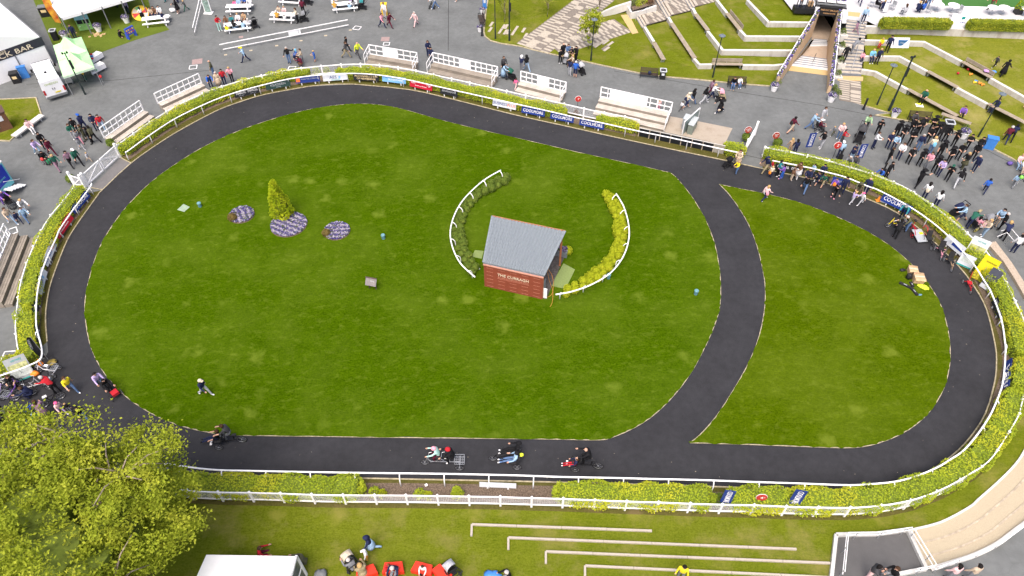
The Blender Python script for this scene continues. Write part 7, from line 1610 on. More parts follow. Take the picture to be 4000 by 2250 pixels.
person((-27.46,27.64,0), 'push', 320, 'lilac', 'jeans', 'short:hblack', 1, '', 'person in a lilac blue jacket pushing the cargo trike')
person((-26.93,27.38,0), 'ride', 320, 'black', 'black', 'short:hblack', .95, '', 'rider in black on the cargo trike with the red box').location.z = -.15
person((-20.36,27.03,0), 'walk', 340, 'navy', 'ltgrey', 'cap:cream', 1, 'w', 'person in navy top and pale trousers alone on the oval lawn')
person((-29.28,27.25,0), 'walk', 330, 'yellow', 'jeans', 'short:hbrown', 1, 'aw', 'person in a bright yellow t-shirt and jeans')
cycle('white and blue trike with a wire basket by the feather flag', (-31.55,28.81,0), 175, 'trike', 'white', saddle=cl('white'))
cycle('white cargo trike being fixed by the person in red', (-31.57,27.64,0), 20, 'cargo', 'white', basket=cl('ltgrey'))
person((-30.31,27.19,0), 'lean', 165, 'red', 'black', 'short:hgrey', 1, '', 'person in a red jacket leaning over the white cargo trike')
cycle('purple trike parked in the lower left group', (-33.15,27.13,0), 80, 'trike', 'purple')
cycle('silver bicycle behind the person in navy', (-32.31,26.81,0), 25, 'bike', 'chrome', 'bicycle', 'bicycle')
cycle('lilac bicycle at the left edge', (-33.93,27,0), 70, 'bike', 'lilac', 'bicycle', 'bicycle')
cycle('white bicycle in front of the charity poster', (-33.98,27.77,0), 15, 'bike', 'white', 'bicycle', 'bicycle')
cycle('black bicycle with a white saddle in front of the girls', (-30.22,26.37,0), 40, 'bike', 'black', 'bicycle', 'bicycle', saddle=cl('white'))
cycle('blue bicycle beside the person in a mauve coat', (-31.28,25.45,0), 60, 'bike', 'blue', 'bicycle', 'bicycle')
cycle('black bicycle half hidden by the tree', (-29.47,24.15,0), 30, 'bike', 'black', 'bicycle', 'bicycle')
cycle('blue bicycle ridden by the child in blue', (-30.95,24.5,0), 300, 'bike', 'navy', 'bicycle', 'bicycle')
person((-33.45,27.89,0), 'sitlean', 300, 'black', 'black', 'long:hbrown', 1, 'a', 'person in black sitting beside the charity poster')
person((-31.71,26.87,0), 'crouch', 200, 'navy', 'navy', 'short:hbrown', 1, '', 'person in navy crouching by the silver bicycle')
person((-29.26,25.58,0), 'walk', 330, 'ltpink', 'lilac', 'helmet:hotpink', .75, 'w', 'child in a pink helmet and lilac trousers')
person((-28.84,25.7,0), 'stand', 300, 'black', 'grey', 'short:hblond', .55, '', 'blond toddler in black beside the tree twigs')
person((-30.21,25.27,0), 'standb', 120, 'mauve', 'black', 'long:hbrown', 1, 'd', 'person in a long mauve coat among the bicycles')
person((-30.26,24.68,0), 'walk', 330, 'brgreen', 'khaki', 'helmet:ltblue', .8, 'l', 'child in a green top and blue helmet')
person((-31.1,24.62,0), 'ride', 300, 'blue', 'navy', 'short:hblond', .8, '', 'child in a bright blue top on the bicycle').location.z = -.1
person((-32.24,24.97,0), 'standb', 250, 'dkgrey', 'black', 'short:hblack', 1, 'w', 'adult in dark grey with white shoes at the lower left')
person((-32.63,24.91,0), 'stand', 290, 'black', 'black', 'short:hblack', 1, '', 'adult in black left of the dark grey one')
person((-31.8,24.91,0), 'walk', 320, 'maroon', 'navy', 'long:hbrown', .95, '', 'person in maroon behind the child in blue')
person((-32.06,24.15,0), 'walk', 320, 'black', 'black', 'bald:black', 1, '', 'bald adult in black nearest the tree')
person((-27.59,25.03,0), 'walk', 320, 'black', 'jeans', 'short:hblack', .95, '', 'person in black and jeans half hidden by the tree twigs')
# parked machines on the right bend
cycle('black recumbent trike parked first in the row', (33.41,41.54,0), 262, 'recumbent', 'black')
cycle('pink framed recumbent trike parked second in the row', (33.86,40.36,0), 250, 'recumbent', 'pink')
cycle('tan framed recumbent trike parked third in the row', (34.11,39.13,0), 255, 'recumbent', 'tan')
cycle('small red handcycle parked at the end of the row', (34.54,36.77,0), 258, 'handcycle', 'red', 'handcycle')
cycle('red framed carrier trike with a silver ramp platform', (32.76,42.85,0), 275, 'carrier', 'red')
cycle('yellow framed bicycle held by the man in teal', (31.51,43.51,0), 185, 'trike', 'yellow')
person((32.35,44.58,0), 'lean', 230, 'teal', 'navy', 'cap:grey', 1.05, '', 'man in a teal jumper and grey cap leaning on a stick')
person((31.7,43.31,0), 'ride', 190, 'white', 'black', 'helmet:black', .75, '', 'child in white and a black helmet on the yellow trike').location.z = -.2
person((32.11,43.03,0), 'lean', 200, 'olive', 'jeans', 'short:hgrey', 1.05, '', 'man in an olive jumper bending over the trikes')
person((30.88,42.14,0), 'lean', 60, 'black', 'black', 'tail:hblack', 1, 't', 'person in black with tan shoes bending at the lawn edge')
# families on the top right of the track
person((20.16,51.48,0), 'standb', 230, 'beige', 'navy', 'long:hbrown', 1, 'd', 'woman in a beige coat beside the black pushchair')
pram('black pushchair on the track near the gate', (19.28,51.37,0), 205, 'black')
person((19.86,50.4,0), 'standb', 200, 'yellow', 'jeans', 'short:hblond', .78, '', 'boy in a yellow top in front of the woman in beige')
person((22.44,50.57,0), 'walk', 200, 'navy', 'khaki', 'cap:navy', 1.02, '', 'man in navy with a cap walking at the rail end')
pack('red bag carried by the man in navy', (22.75,50.69,0), 180, cl('red'), .85)
person((22.72,49.85,0), 'stand', 80, 'cream', 'navy', 'short:hblond', .68, '', 'child in cream carrying an orange bag'); pack('orange bag on the child in cream', (22.72,49.85,0), 20, cl('orange'), .75, .17, .8)
person((23.34,50.07,0), 'standb', 330, 'teal', 'black', 'long:hblack', .95, 'w', 'person in a teal hoodie facing the girl in purple')
person((23.65,49.63,0), 'standb', 150, 'purple', 'blue', 'long:hblack', .9, 'p', 'girl in a purple top and blue leggings')
person((24.44,49.46,0), 'stand', 20, 'brown', 'beige', 'short:hbrown', .7, 'w', 'child in brown beside the woman in a white dress')
person((25.02,49.68,0), 'standb', 200, 'brown', 'white', 'long:hbrown', 1, 's', 'woman in a brown cardigan and white dress')
person((25.52,48.81,0), 'standb', 240, 'navy', 'jeans', 'short:hbrown', 1, '', 'man in a navy jacket behind the one in black')
person((25.13,47.9,0), 'walk', 240, 'black', 'jeans', 'hood:black', 1, '', 'person in a black coat and jeans on the track')
person((26.48,50.13,0), 'stand', 200, 'ltblue', 'grey', 'short:hblack', .7, '', 'child in pale blue against the rail')
person((26.55,48.92,0), 'walk', 210, 'navy', 'navy', 'short:hbrown', .75, 'l', 'boy in navy shorts beside the rail')
person((26.93,48.65,0), 'walk', 220, 'green', 'khaki', 'short:hbrown', .78, 'l', 'child in dark green and khaki shorts')
person((27.09,49.68,0), 'stand', 250, 'navy', 'navy', 'short:hblack', .9, '', 'child in navy with a striped collar by the rail')
person((27.72,48.06,0), 'walk', 230, 'purple', 'maroon', 'short:hbrown', .8, '', 'child in purple wearing an orange backpack'); pack('orange backpack on the child in purple', (27.72,48.06,0), 40, ORG, .9, .17, .9)
person((27.4,47.11,0), 'lean', 250, 'black', 'black', 'long:hblack', 1, 'p', 'woman in black bending towards the children')
person((28.34,47.74,0), 'stand', 250, 'navy', 'navy', 'short:hblack', 1, '', 'adult in navy standing behind the woman in black')
person((29.47,47.53,0), 'lean', 250, 'olive', 'olive', 'cap:olive', 1.05, '', 'man in an olive jacket and cap bending forward')
person((28.72,46.33,0), 'point', 20, 'lilac', 'ltgrey', 'long:hblond', .75, 'w', 'girl in lilac stretching out her arms')
person((30.23,47.53,0), 'stand', 230, 'navy', 'navy', 'bald:black', 1.05, '', 'bald man in navy beside the rail')
person((29.48,46.28,0), 'walk', 200, 'white', 'ltgrey', 'cap:hotpink', .75, 'w', 'girl in white with a bright pink hat')
person((21.47,46.8,0), 'walk', 30, 'ltpink', 'navy', 'long:hblond', .9, 'w', 'girl in a pink jacket on the crescent lawn'); pack('pink backpack on the girl on the crescent lawn', (21.47,46.8,0), 100, cl('pink'), 1.0, .17, .9)
o = MB().box((0, 0, .6), (.5, .02, .35)).build('paper_sheet', WHITE, None); o.location = (21.83,47.01,0); o.rotation_euler = (R(-40), 0, R(20)); tag(o, 'white poster sheet carried by the girl in pink', 'paper')
# behind the top right hedge
person((25.35,53.47,0), 'stand', 90, 'tan', 'tan', 'long:hblond', .85, '', 'fair haired person behind the hedge left of the other')
person((25.71,53.17,0), 'stand', 90, 'navy', 'navy', 'long:hblack', .9, '', 'dark haired person in navy behind the hedge')
person((26.26,56.55,0), 'walk', 20, 'maroon', 'beige', 'short:hblack', 1, 'l', 'man in maroon and beige shorts with a backpack'); pack('black backpack on the man in beige shorts', (26.26,56.55,0), 20, BLACK)
person((28.23,57.12,0), 'push', 350, 'ltblue', 'jeans', 'bald:black', 1.02, '', 'man in a pale blue hoodie pushing a wheelchair')
wheelchair('wheelchair with a passenger pushed by the man in pale blue', (28.89,56.8,0), 350); person((28.98,56.87,0), 'sit', 350, 'maroon', 'dkgrey', 'cap:white', .95, '', 'wheelchair passenger in maroon with a white cap')
person((29.54,58.1,0), 'stand', 300, 'ltgrey', 'ltgrey', 'short:hbrown', 1, '', 'person in pale grey behind the wheelchair passenger')
person((28.42,54.13,0), 'standb', 200, 'black', 'ltgrey', 'short:hblack', 1.02, 'w', 'man in a black top and pale grey trousers left of the toddler')
person((30.12,56.1,0), 'walk', 200, 'grey', 'olive', 'short:hblond', .6, 'w', 'toddler in grey walking between the adults')
person((30.47,55.54,0), 'standb', 250, 'ltpink', 'jeans', 'short:hblond', 1, 'w', 'woman in a pale pink top and jeans'); pack('pink backpack on the woman in jeans', (30.47,55.54,0), 290, cl('pink'))
person((30.46,54.8,0), 'standb', 330, 'red', 'dkgrey', 'long:hblack', .9, '', 'person in red with dark hair behind the second disc')
person((29.56,52.58,0), 'stand', 80, 'ltblue', 'navy', 'cap:white', 1.02, '', 'man in a pale blue shirt and white cap beside the second disc')
t = thing('guitar_case', 'black guitar case leaning behind the hedge', 'guitar case', (29.65,52.41,0), R(-30)); MB().prism([(-.2, -.06), (.2, -.06), (.2, .06), (-.2, .06)], .05, .6).build('body', BLACK, t); MB().box((0, 0, .9), (.14, .1, .65)).build('neck', BLACK, t)
person((30.91,52.87,0), 'stand', 260, 'navy', 'navy', 'short:hblack', .75, '', 'child in navy behind the hedge near the banner'); person((30.53,52.23,0), 'stand', 250, 'navy', 'ltblue', 'short:hbrown', .8, '', 'child in navy and pale blue behind the hedge')
person((30,51.48,0), 'sitlean', 250, 'grey', 'navy', 'short:hgrey', 1, '', 'man in grey seated behind the hedge'); person((30.54,51.37,0), 'sit', 250, 'dkgrey', 'navy', 'short:hbrown', .95, '', 'man in dark grey seated next to the banner')
person((33.42,57.06,0), 'push', 255, 'ltgreen', 'black', 'long:hbrown', 1, '', 'woman in pale green pushing a large buggy'); pram('large black buggy with a patterned blanket', (32.28,55.29,0), 240, 'black', 'dkgrey', 1.5); person((32.51,55.54,0), 'sit', 240, 'ltblue', 'white', 'short:hbrown', .75, '', 'child in pale blue lying in the large buggy').location.z = .2
person((32.87,49.79,0), 'stand', 300, 'black', 'black', 'short:hblack', 1, '', 'man in a black suit with a guitar case'); t = thing('guitar_case', 'black guitar case on the back of the man in a suit', 'guitar case', (32.37,49.72,0.5), R(-20)); MB().prism([(-.2, -.06), (.2, -.06), (.2, .06), (-.2, .06)], .05, .6).build('body', BLACK, t); MB().box((0, 0, .9), (.14, .1, .65)).build('neck', BLACK, t)
person((32.41,49.68,0), 'sitlean', 200, 'blue', 'navy', 'short:hblack', .95, '', 'person in blue bending behind the hedge')
# the singers
person((34.25,56.17,0), 'phone', 250, 'black', 'black', 'short:hblack', 1, '', 'person in black photographing, left of the singers')
person((33.14,54.09,0), 'standb', 330, 'white', 'navy', 'short:hbrown', 1.02, '', 'person in a white fleece and navy trousers, left of the singers')
person((34.52,54.17,0), 'standb', 250, 'navy', 'navy', 'short:hblond', .95, 'a', 'singer in navy with blue stripes, short fair hair')
person((34.91,53.83,0), 'standb', 260, 'ltblue', 'navy', 'short:hblack', .95, '', 'singer in a pale blue and navy top')
person((35.81,55.73,0), 'stand', 260, 'black', 'black', 'hat:black', 1.05, '', 'singer in a black hat, leftmost of the back row')
person((36.1,55.19,0), 'standb', 260, 'black', 'black', 'hat:black', 1, 'a', 'singer in black cap, second of the back row from the left')
person((36.64,54.46,0), 'fold', 260, 'black', 'black', 'hat:black', 1, 'a', 'singer in black cap with folded arms in the middle row')
person((37.45,56.42,0), 'standb', 260, 'black', 'black', 'long:hblack', .95, '', 'singer in black with long hair just below the bench')
person((37.81,55.98,0), 'phone', 260, 'black', 'black', 'hat:black', 1, 'a', 'singer in black hat raising both hands near the bench')
person((38.44,56.57,0), 'standb', 250, 'black', 'black', 'short:hblack', 1, 'a', 'singer in black turning beside the black bench')
person((38.25,57.96,0), 'sit', 270, 'dkgrey', 'black', 'short:hblack', 1, '', 'person in dark clothes sitting on the black bench')
person((39.5,56.67,0), 'fold', 250, 'black', 'black', 'hat:black', 1, 'a', 'singer in a black cowboy hat nearest the bench end')
person((38.43,54.98,0), 'standb', 260, 'black', 'black', 'short:hbrown', 1, 'a', 'short haired singer in a black t-shirt, second row')
person((39.35,55.73,0), 'phone', 250, 'black', 'black', 'hat:black', 1, 'a', 'singer in black holding a phone left of the bin')
person((39.62,55.29,0), 'lean', 80, 'black', 'black', 'hat:black', 1, '', 'singer in black bending beside the patterned jacket')
person((40.09,55.07,0), 'standb', 260, 'black', 'black', 'hat:black', 1, '', 'singer in black hat in front of the bin')
person((40.63,54.34,0), 'phone', 220, 'black', 'black', 'hat:black', 1.02, 'a', 'singer in black lifting an arm left of the flower pot')
person((41.59,53.83,0), 'fold', 250, 'black', 'black', 'short:hblack', .98, 'a', 'singer in black with folded arms right of the flower pot')
person((42.37,53.35,0), 'standb', 240, 'black', 'black', 'long:hblack', 1, '', 'singer in black with long dark hair by the recycling box')
person((41.62,52.46,0), 'standb', 240, 'black', 'black', 'hat:black', 1, '', 'singer in black, rightmost of the middle row')
person((38.54,52.58,0), 'stand', 260, 'black', 'black', 'hat:black', 1.1, 'a', 'broad singer in black t-shirt at the centre of the group')
person((40.25,52.46,0), 'standb', 250, 'black', 'black', 'cap:olive', 1, 'a', 'singer in black with an olive cap')
person((39.2,51.92,0), 'standb', 220, 'black', 'black', 'hat:black', 1, 'a', 'singer in black hat right of the broad singer')
person((38.05,49.44,0), 'phone', 230, 'black', 'black', 'cap:green', 1, 'a', 'singer in black with a green cap in the front row')
person((38.53,48.59,0), 'walkb', 60, 'black', 'ltgrey', 'cap:black', 1.05, 'w', 'man in a black jacket and pale grey trousers in the foreground')
person((40.14,51.08,0), 'standb', 200, 'black', 'olive', 'long:hblond', 1, 's', 'woman in black top and olive skirt')
person((40.91,50.66,0), 'stand', 210, 'navy', 'navy', 'bald:black', 1.02, 't', 'balding man in a navy suit right of the singers')
person((37.37,50.63,0), 'standb', 260, 'black', 'black', 'hat:black', 1, '', 'singer in black between the pink and lilac tops')
person((37.59,50.13,0), 'standb', 220, 'lilac', 'navy', 'long:hblack', .98, '', 'singer in a lilac hoodie')
person((36.95,51.19,0), 'standb', 220, 'pink', 'grey', 'long:hbrown', .98, '', 'singer in a bright pink hoodie and grey leggings')
person((36.42,51.57,0), 'standb', 260, 'black', 'black', 'hat:black', 1, '', 'singer in black hat left of the pink hoodie')
person((35.57,51.88,0), 'standb', 250, 'black', 'black', 'short:hbrown', 1, 'a', 'singer in sleeveless black, front left')
person((34.94,52.52,0), 'standb', 240, 'white', 'navy', 'short:hbrown', 1, '', 'singer in a white top and navy trousers')
person((33.63,51.77,0), 'stand', 340, 'black', 'black', 'short:hbrown', 1, 'at', 'leftmost singer of the front in a black t-shirt')
person((37.16,53.8,0), 'stand', 250, 'navy', 'jeans', 'short:hgrey', 1, '', 'grey haired person in navy top and jeans among the singers')
person((37.99,53.21,0), 'stand', 80, 'cream', 'jeans', 'short:hblond', 1.05, '', 'person in a patterned white jacket seen from behind'); pack('bright blue backpack on the patterned jacket', (37.99,53.21,0), 80, cl('sky'), 1.15, .18, 1.1)
person((35.09,48.54,0), 'point', 30, 'black', 'black', 'hat:black', 1.05, 'a', 'conductor in black with a hat facing the singers')
person((40.59,47.79,0), 'walk', 50, 'blue', 'navy', 'short:hblack', .85, '', 'boy in a blue hoodie alone on the plaza')
person((35.04,46.9,0), 'stand', 60, 'white', 'navy', 'long:hblack', 1, '', 'person in white with a cream backpack at the hedge'); pack('cream backpack on the person at the hedge', (35.04,46.9,0), 60, cl('cream'))
person((35.56,45.82,0), 'stand', 50, 'white', 'navy', 'long:hblack', 1, '', 'person in a white top with long black hair at the hedge')
person((43.5,48.59,0), 'walk', 40, 'ltblue', 'grey', 'long:hblack', .75, 'w', 'girl in pale blue holding a green balloon')
person((44.82,49.46,0), 'stand', 230, 'brown', 'black', 'long:hbrown', .95, '', 'woman in brown cut by the right edge')
person((45.22,51.48,0), 'sit', 260, 'ltpink', 'ltjeans', 'short:hblond', 1, '', 'person in pale pink seated at the right edge'); person((45.36,50.8,0), 'sit', 250, 'white', 'beige', 'short:hbrown', 1, 'w', 'person in white seated at the right edge')
person((45.71,54.98,0), 'walk', 60, 'maroon', 'navy', 'short:hgrey', 1.02, '', 'grey haired man in maroon on the right lawn'); person((46.37,55.29,0), 'walk', 60, 'navy', 'black', 'short:hblack', 1, 'w', 'person in navy walking beside the man in maroon')
# behind the right bend hedge
pram('navy hooded pram behind the right bend hedge', (36.8,44.77,0), 200, 'black', 'navy', 1.25); person((37.08,44.18,0), 'push', 170, 'ltblue', 'navy', 'short:hbrown', 1.02, 'l', 'man in a grey blue hoodie with the navy pram')
person((37.26,43.36,0), 'lean', 30, 'green', 'navy', 'cap:khaki', 1.02, '', 'man in a green jacket behind the wheelchairs'); wheelchair('wheelchair with yellow wheels beside the man in green', (37.67,43.12,0), 20, 'black', YELB); person((37.89,43.31,0), 'sit', 20, 'pink', 'white', 'long:hblack', .9, '', 'girl in pink sitting in the yellow wheeled chair')
pram('grey buggy beside the yellow wheeled chair', (38.75,43.51,0), 180, 'dkgrey', 'grey', 1.2); person((38.39,43.12,0), 'sit', 180, 'ltpink', 'white', 'short:hbrown', .8, '', 'small child in white in the grey buggy')
person((38.12,42.38,0), 'standb', 190, 'beige', 'ltjeans', 'long:hblond', 1, 'w', 'woman in a beige top and pale jeans with a white bag'); person((39.72,43.61,0), 'standb', 210, 'ltblue', 'beige', 'short:hblack', 1.02, '', 'man in a grey blue shirt and beige trousers'); person((39.82,43.13,0), 'standb', 170, 'black', 'black', 'short:hgrey', 1, '', 'grey haired person in black beside the man in beige trousers')
person((39.46,41.91,0), 'lean', 60, 'navy', 'black', 'long:hblond', 1, '', 'fair haired person in navy at the handrails'); person((39.6,40.45,0), 'stand', 80, 'white', 'navy', 'short:hblack', 1.02, 'w', 'man in a white printed t-shirt at the handrail'); person((40.96,41.45,0), 'stand', 200, 'brown', 'brown', 'long:hbrown', 1, '', 'woman in brown at the right edge behind the handrail')
# plaza, top middle and right
person((16.51,60.15,0), 'walk', 20, 'white', 'dkgrey', 'short:hbrown', .6, '', 'toddler in white with the walking family')
person((17.05,60.56,0), 'walk', 20, 'cream', 'navy', 'cap:cream', 1.02, 'lw', 'man in a cream hoodie and navy shorts'); pack('navy backpack on the man in the cream hoodie', (17.05,60.56,0), 20, cl('navy'))
person((17.75,61.26,0), 'walkb', 20, 'black', 'jeans', 'long:hblack', 1, '', 'woman in a black top and jeans walking right')
person((18.95,61.4,0), 'walk', 10, 'black', 'ltgrey', 'short:hblack', 1.05, 'w', 'man in a black hoodie and pale grey joggers'); person((19.85,62.17,0), 'push', 5, 'white', 'navy', 'tail:hblond', 1, 'w', 'woman in a white shirt pushing the pink pushchair')
person((19.86,62.88,0), 'walk', 10, 'mauve', 'maroon', 'short:hbrown', 1, '', 'woman in dark plum behind the white shirt'); pram('pink hooded pushchair among the walking family', (20.69,62.03,0), 355, 'khaki', 'pink', 1.2)
person((20.23,59.88,0), 'walk', 190, 'black', 'navy', 'long:hblack', 1, 'dw', 'woman in a long black coat with a beige bag'); bundle('beige handbag of the woman in the long black coat', (19.98,59.33,0.5), (.16, .07, .13), cl('beige'), 'handbag', 'bag', 0, .03)
person((14.3,60.15,0), 'stand', 90, 'ltpink', 'pink', 'long:hblond', .7, '', 'small girl in pink behind the wide stand rail')
person((22.5,64.41,0), 'sitlean', 250, 'black', 'jeans', 'short:hbrown', 1.02, 't', 'man in a black jacket on the park bench'); person((23.08,64.49,0), 'sit', 270, 'white', 'jeans', 'short:hbrown', .75, 'w', 'child in white on the park bench').location.z = .08
person((-10.93,77.08,0), 'walk', 230, 'ltpink', 'ltpink', 'short:hgrey', 1, '', 'person in a pale pink suit alone on the plaza'); person((-9.01,81.2,0), 'push', 180, 'ltgrey', 'jeans', 'short:hgrey', 1, 'w', 'person in pale grey and jeans with a walking frame')
t = thing('walking_frame', 'black wheeled walking frame near the top edge', 'walking frame', (-9.44,81.34,0), R(180)); b = MB()
for y in (-.25, .25): b.bar((.25, y, .1), (-.1, y, .95), .035).bar((-.3, y, .1), (-.02, y, .75), .03)
b.bar((.05, -.25, .55), (.05, .25, .55), .2, .04).build('frame', BLACK, t)
for x in (.25, -.3):
 for y in (-.25, .25): obj('wheel', CACHE['pram_wheel'], RUBBER, t).location = (x, y, .12)
person((-6.35,83.2,0), 'walk', 200, 'white', 'tan', 'short:hbrown', 1, 'lw', 'person cut by the top edge with tan trousers')
person((-8.96,70.5,0), 'standb', 290, 'navy', 'navy', 'long:hbrown', 1, '', 'left one of two women in navy behind the stand'); person((-8.52,69.12,0), 'standb', 270, 'navy', 'navy', 'long:hblack', 1, '', 'right one of two women in navy behind the stand')
person((-0.86,67.22,0), 'stand', 290, 'dkgrey', 'black', 'short:hbrown', 1.02, '', 'man in dark grey behind the woman in a pale blue coat'); person((-0.89,66.11,0), 'push', 340, 'ltblue', 'navy', 'long:hblack', .98, 'dw', 'woman in a pale blue coat pushing a pushchair'); pram('black pushchair with pale frame between the stands', (-0.11,65.84,0), 330, 'black', 'green', 1.15)
person((0.97,67.41,0), 'standb', 60, 'navy', 'grey', 'hood:white', 1, 'w', 'person in navy with a white hood'); person((1.56,67.45,0), 'walk', 120, 'black', 'ltjeans', 'hood:black', 1.02, 'w', 'person in a black hoodie and pale jeans'); person((0.38,64.12,0), 'walk', 60, 'hotpink', 'ltpink', 'long:hbrown', .65, 'p', 'small girl in pink at the stand corner')
person((5.08,69.04,0), 'standb', 300, 'black', 'black', 'short:hblack', .9, 'w', 'boy in black at the left of the group by the lawn'); person((5.42,69.85,0), 'stand', 290, 'black', 'black', 'bald:black', 1.05, '', 'bald man in black at the back of the group by the lawn'); person((5.93,69.85,0), 'standb', 290, 'jeans', 'grey', 'long:hbrown', .98, '', 'woman in a denim jacket in the group by the lawn')
pram('grey pushchair in the group by the lawn', (5.72,69.12,0), 250, 'grey', 'ltgrey'); person((6.34,69.6,0), 'standb', 250, 'black', 'black', 'short:hblack', .85, '', 'child in black in the middle of the group by the lawn'); person((6.79,69.36,0), 'standb', 230, 'black', 'black', 'short:hblack', 1, '', 'person in black at the right of the group by the lawn'); person((6.4,68.48,0), 'sit', 200, 'beige', 'brown', 'long:hblond', .95, '', 'fair haired person in beige in the group by the lawn')
person((5.96,66.52,0), 'standb', 60, 'navy', 'ltgrey', 'short:hbrown', 1.02, 'w', 'man in a navy jacket and pale trousers facing the group'); person((6.52,66.22,0), 'stand', 80, 'blue', 'navy', 'short:hgrey', 1.02, 'lw', 'person in a bright blue jacket and shorts'); pram('black buggy with a grey hood beside the bright blue jacket', (7.19,66.99,0), 300, 'black', 'ltgrey', 1.15)
# plaza, top left
person((-28.3,69.28,0), 'walk', 190, 'ltblue', 'navy', 'cap:yellow', 1, '', 'steward in a pale blue tabard with a yellow cap'); person((-23.59,69.04,0), 'headup', 270, 'black', 'jeans', 'short:hgrey', 1.05, '', 'man in black and jeans with a hand to his head'); bundle('navy bag held by the man with a hand to his head', (-23.23,69.93,0), (.18, .14, .22), cl('navy'), 'bag', 'bag', 0, .05)
person((-22.7,69.2,0), 'standb', 200, 'blue', 'navy', 'hood:sky', .85, '', 'child in blue with a pale blue hood'); person((-22.14,68.96,0), 'standb', 200, 'beige', 'grey', 'short:hbrown', .95, '', 'woman in beige beside the child in blue'); person((-22.08,68.24,0), 'crouch', 150, 'maroon', 'brown', 'short:hbrown', .9, '', 'child in maroon crouching behind the hedge'); person((-20.91,69.36,0), 'standb', 200, 'blue', 'blue', 'short:hblond', .72, 'al', 'boy in a blue football kit')
person((-17.88,71.42,0), 'walk', 350, 'black', 'black', 'short:hblack', 1, '', 'person in black walking behind the firefighter'); person((-17.73,70.17,0), 'walk', 350, 'dkgrey', 'khaki', 'short:hbrown', 1.05, '', 'firefighter in a dark top and khaki trousers'); person((-16.45,70.17,0), 'walkb', 320, 'hivis', 'dkgrey', 'bald:black', 1.05, '', 'firefighter in a yellow and black jacket')
person((-30.82,66.37,0), 'stand', 200, 'olive', 'jeans', 'bald:black', 1.05, '', 'bald man in an olive jacket at the hedge'); person((-30.59,64.37,0), 'lean', 300, 'blue', 'navy', 'short:hbrown', 1, '', 'person in a blue jacket leaning at the hedge'); person((-29.74,64.37,0), 'stand', 290, 'beige', 'beige', 'long:hgrey', .98, 'd', 'person in a beige coat at the hedge'); person((-29.29,64.81,0), 'stand', 300, 'red', 'navy', 'short:hblack', 1, '', 'person in a red jacket at the hedge'); person((-28.65,65.31,0), 'phone', 280, 'pink', 'black', 'short:hblond', 1, '', 'person in a pink top photographing over the hedge')
person((-32.89,75.98,0), 'standb', 320, 'red', 'mint', 'short:hblack', 1, 'w', 'woman in a red top and mint trousers at the crowded table')
for (c, f, a, b, h, s, lab) in (((-31.82,75.31,0), 80, 'yellow', 'blue', 'short:hbrown', .75, 'child in yellow and blue on the near bench'), ((-31.09,75.76,0), 80, 'black', 'ltblue', 'short:hblack', 1, 'person in black on the near bench of the crowded table'), ((-30.12,75.85,0), 90, 'ltblue', 'ltjeans', 'short:hblack', .9, 'person in pale blue on the near bench'), ((-29.61,76.31,0), 100, 'ltgrey', 'grey', 'long:hgrey', .95, 'person in pale grey at the end of the near bench'),
  ((-32.3,76.95,0), 270, 'brown', 'navy', 'long:hblack', .95, 'dark haired person behind the crowded table'), ((-31.74,77.23,0), 270, 'teal', 'navy', 'short:hbrown', .9, 'person in teal behind the crowded table'), ((-31.11,77.6,0), 270, 'white', 'navy', 'short:hblond', .95, 'person in white behind the crowded table'), ((-30.5,77.88,0), 265, 'tan', 'brown', 'long:hbrown', .95, 'person in leopard print behind the crowded table'),
  ((-32.56,81.44,0), 270, 'hotpink', 'navy', 'short:hbrown', .7, 'child in bright pink at the back left table'), ((-32.07,81.53,0), 270, 'ltblue', 'navy', 'short:hbrown', .85, 'person in pale blue at the back left table'), ((-31.56,81.93,0), 270, 'blue', 'navy', 'short:hbrown', 1, 'person in mid blue at the back left table'), ((-30.76,81.53,0), 265, 'white', 'navy', 'short:hgrey', 1, 'person in white at the back left table'),
  ((-26.8,78.06,0), 85, 'mustard', 'navy', 'short:hgrey', 1, 'man in orange on the near bench'), ((-25.96,77.97,0), 90, 'white', 'jeans', 'short:hbrown', .65, 'child in a patterned top on the near bench'), ((-27,79.77,0), 270, 'beige', 'navy', 'short:hbrown', .8, 'child in beige behind the orange man\'s table'), ((-26.33,79.68,0), 270, 'ltpink', 'navy', 'short:hblond', .8, 'child in pink behind the orange man\'s table'),
  ((-20.62,80.36,0), 90, 'mustard', 'ltblue', 'short:hblond', .98, 'woman in mustard and pale blue skirt'), ((-21.1,81.53,0), 0, 'white', 'navy', 'short:hgrey', 1, 'person in white at the end of the right table'), ((-18.93,80.55,0), 90, 'ltblue', 'ltgrey', 'short:hbrown', .75, 'child in pale blue on the right table\'s bench'), ((-18.52,80.94,0), 90, 'grey', 'black', 'long:hblack', .95, 'person in black and white at the right table'), ((-18.9,82.23,0), 270, 'purple', 'navy', 'short:hbrown', .9, 'person in purple behind the right table'),
  ((-41.58,79.1,0), 280, 'beige', 'navy', 'short:hbrown', .9, 'person in beige behind the turf table'), ((-41.19,79.2,0), 280, 'brown', 'navy', 'long:hbrown', .95, 'person with brown hair behind the turf table'), ((-40.66,79.39,0), 280, 'white', 'navy', 'short:hblack', .95, 'person in white behind the turf table'), ((-39.81,77.78,0), 10, 'navy', 'ltgrey', 'short:hgrey', 1, 'man in navy waistcoat at the turf table end')):
 person(c, 'sit', f, a, b, h, s, '', lab)
pram('black pushchair beside the crowded picnic table', (-29.09,76.76,0), 120, 'black', 'dkgrey', 1.2); pram('grey and black buggy by the woman in cream', (-23.81,78.16,0), 200, 'black', 'grey', 1.15); pram('black pushchair cut by the top edge', (-24.11,82.33,0), 180, 'black', 'dkgrey', 1.15); pram('teal pushchair at the right picnic table', (-17.57,81.14,0), 190, 'black', 'teal', 1.15)
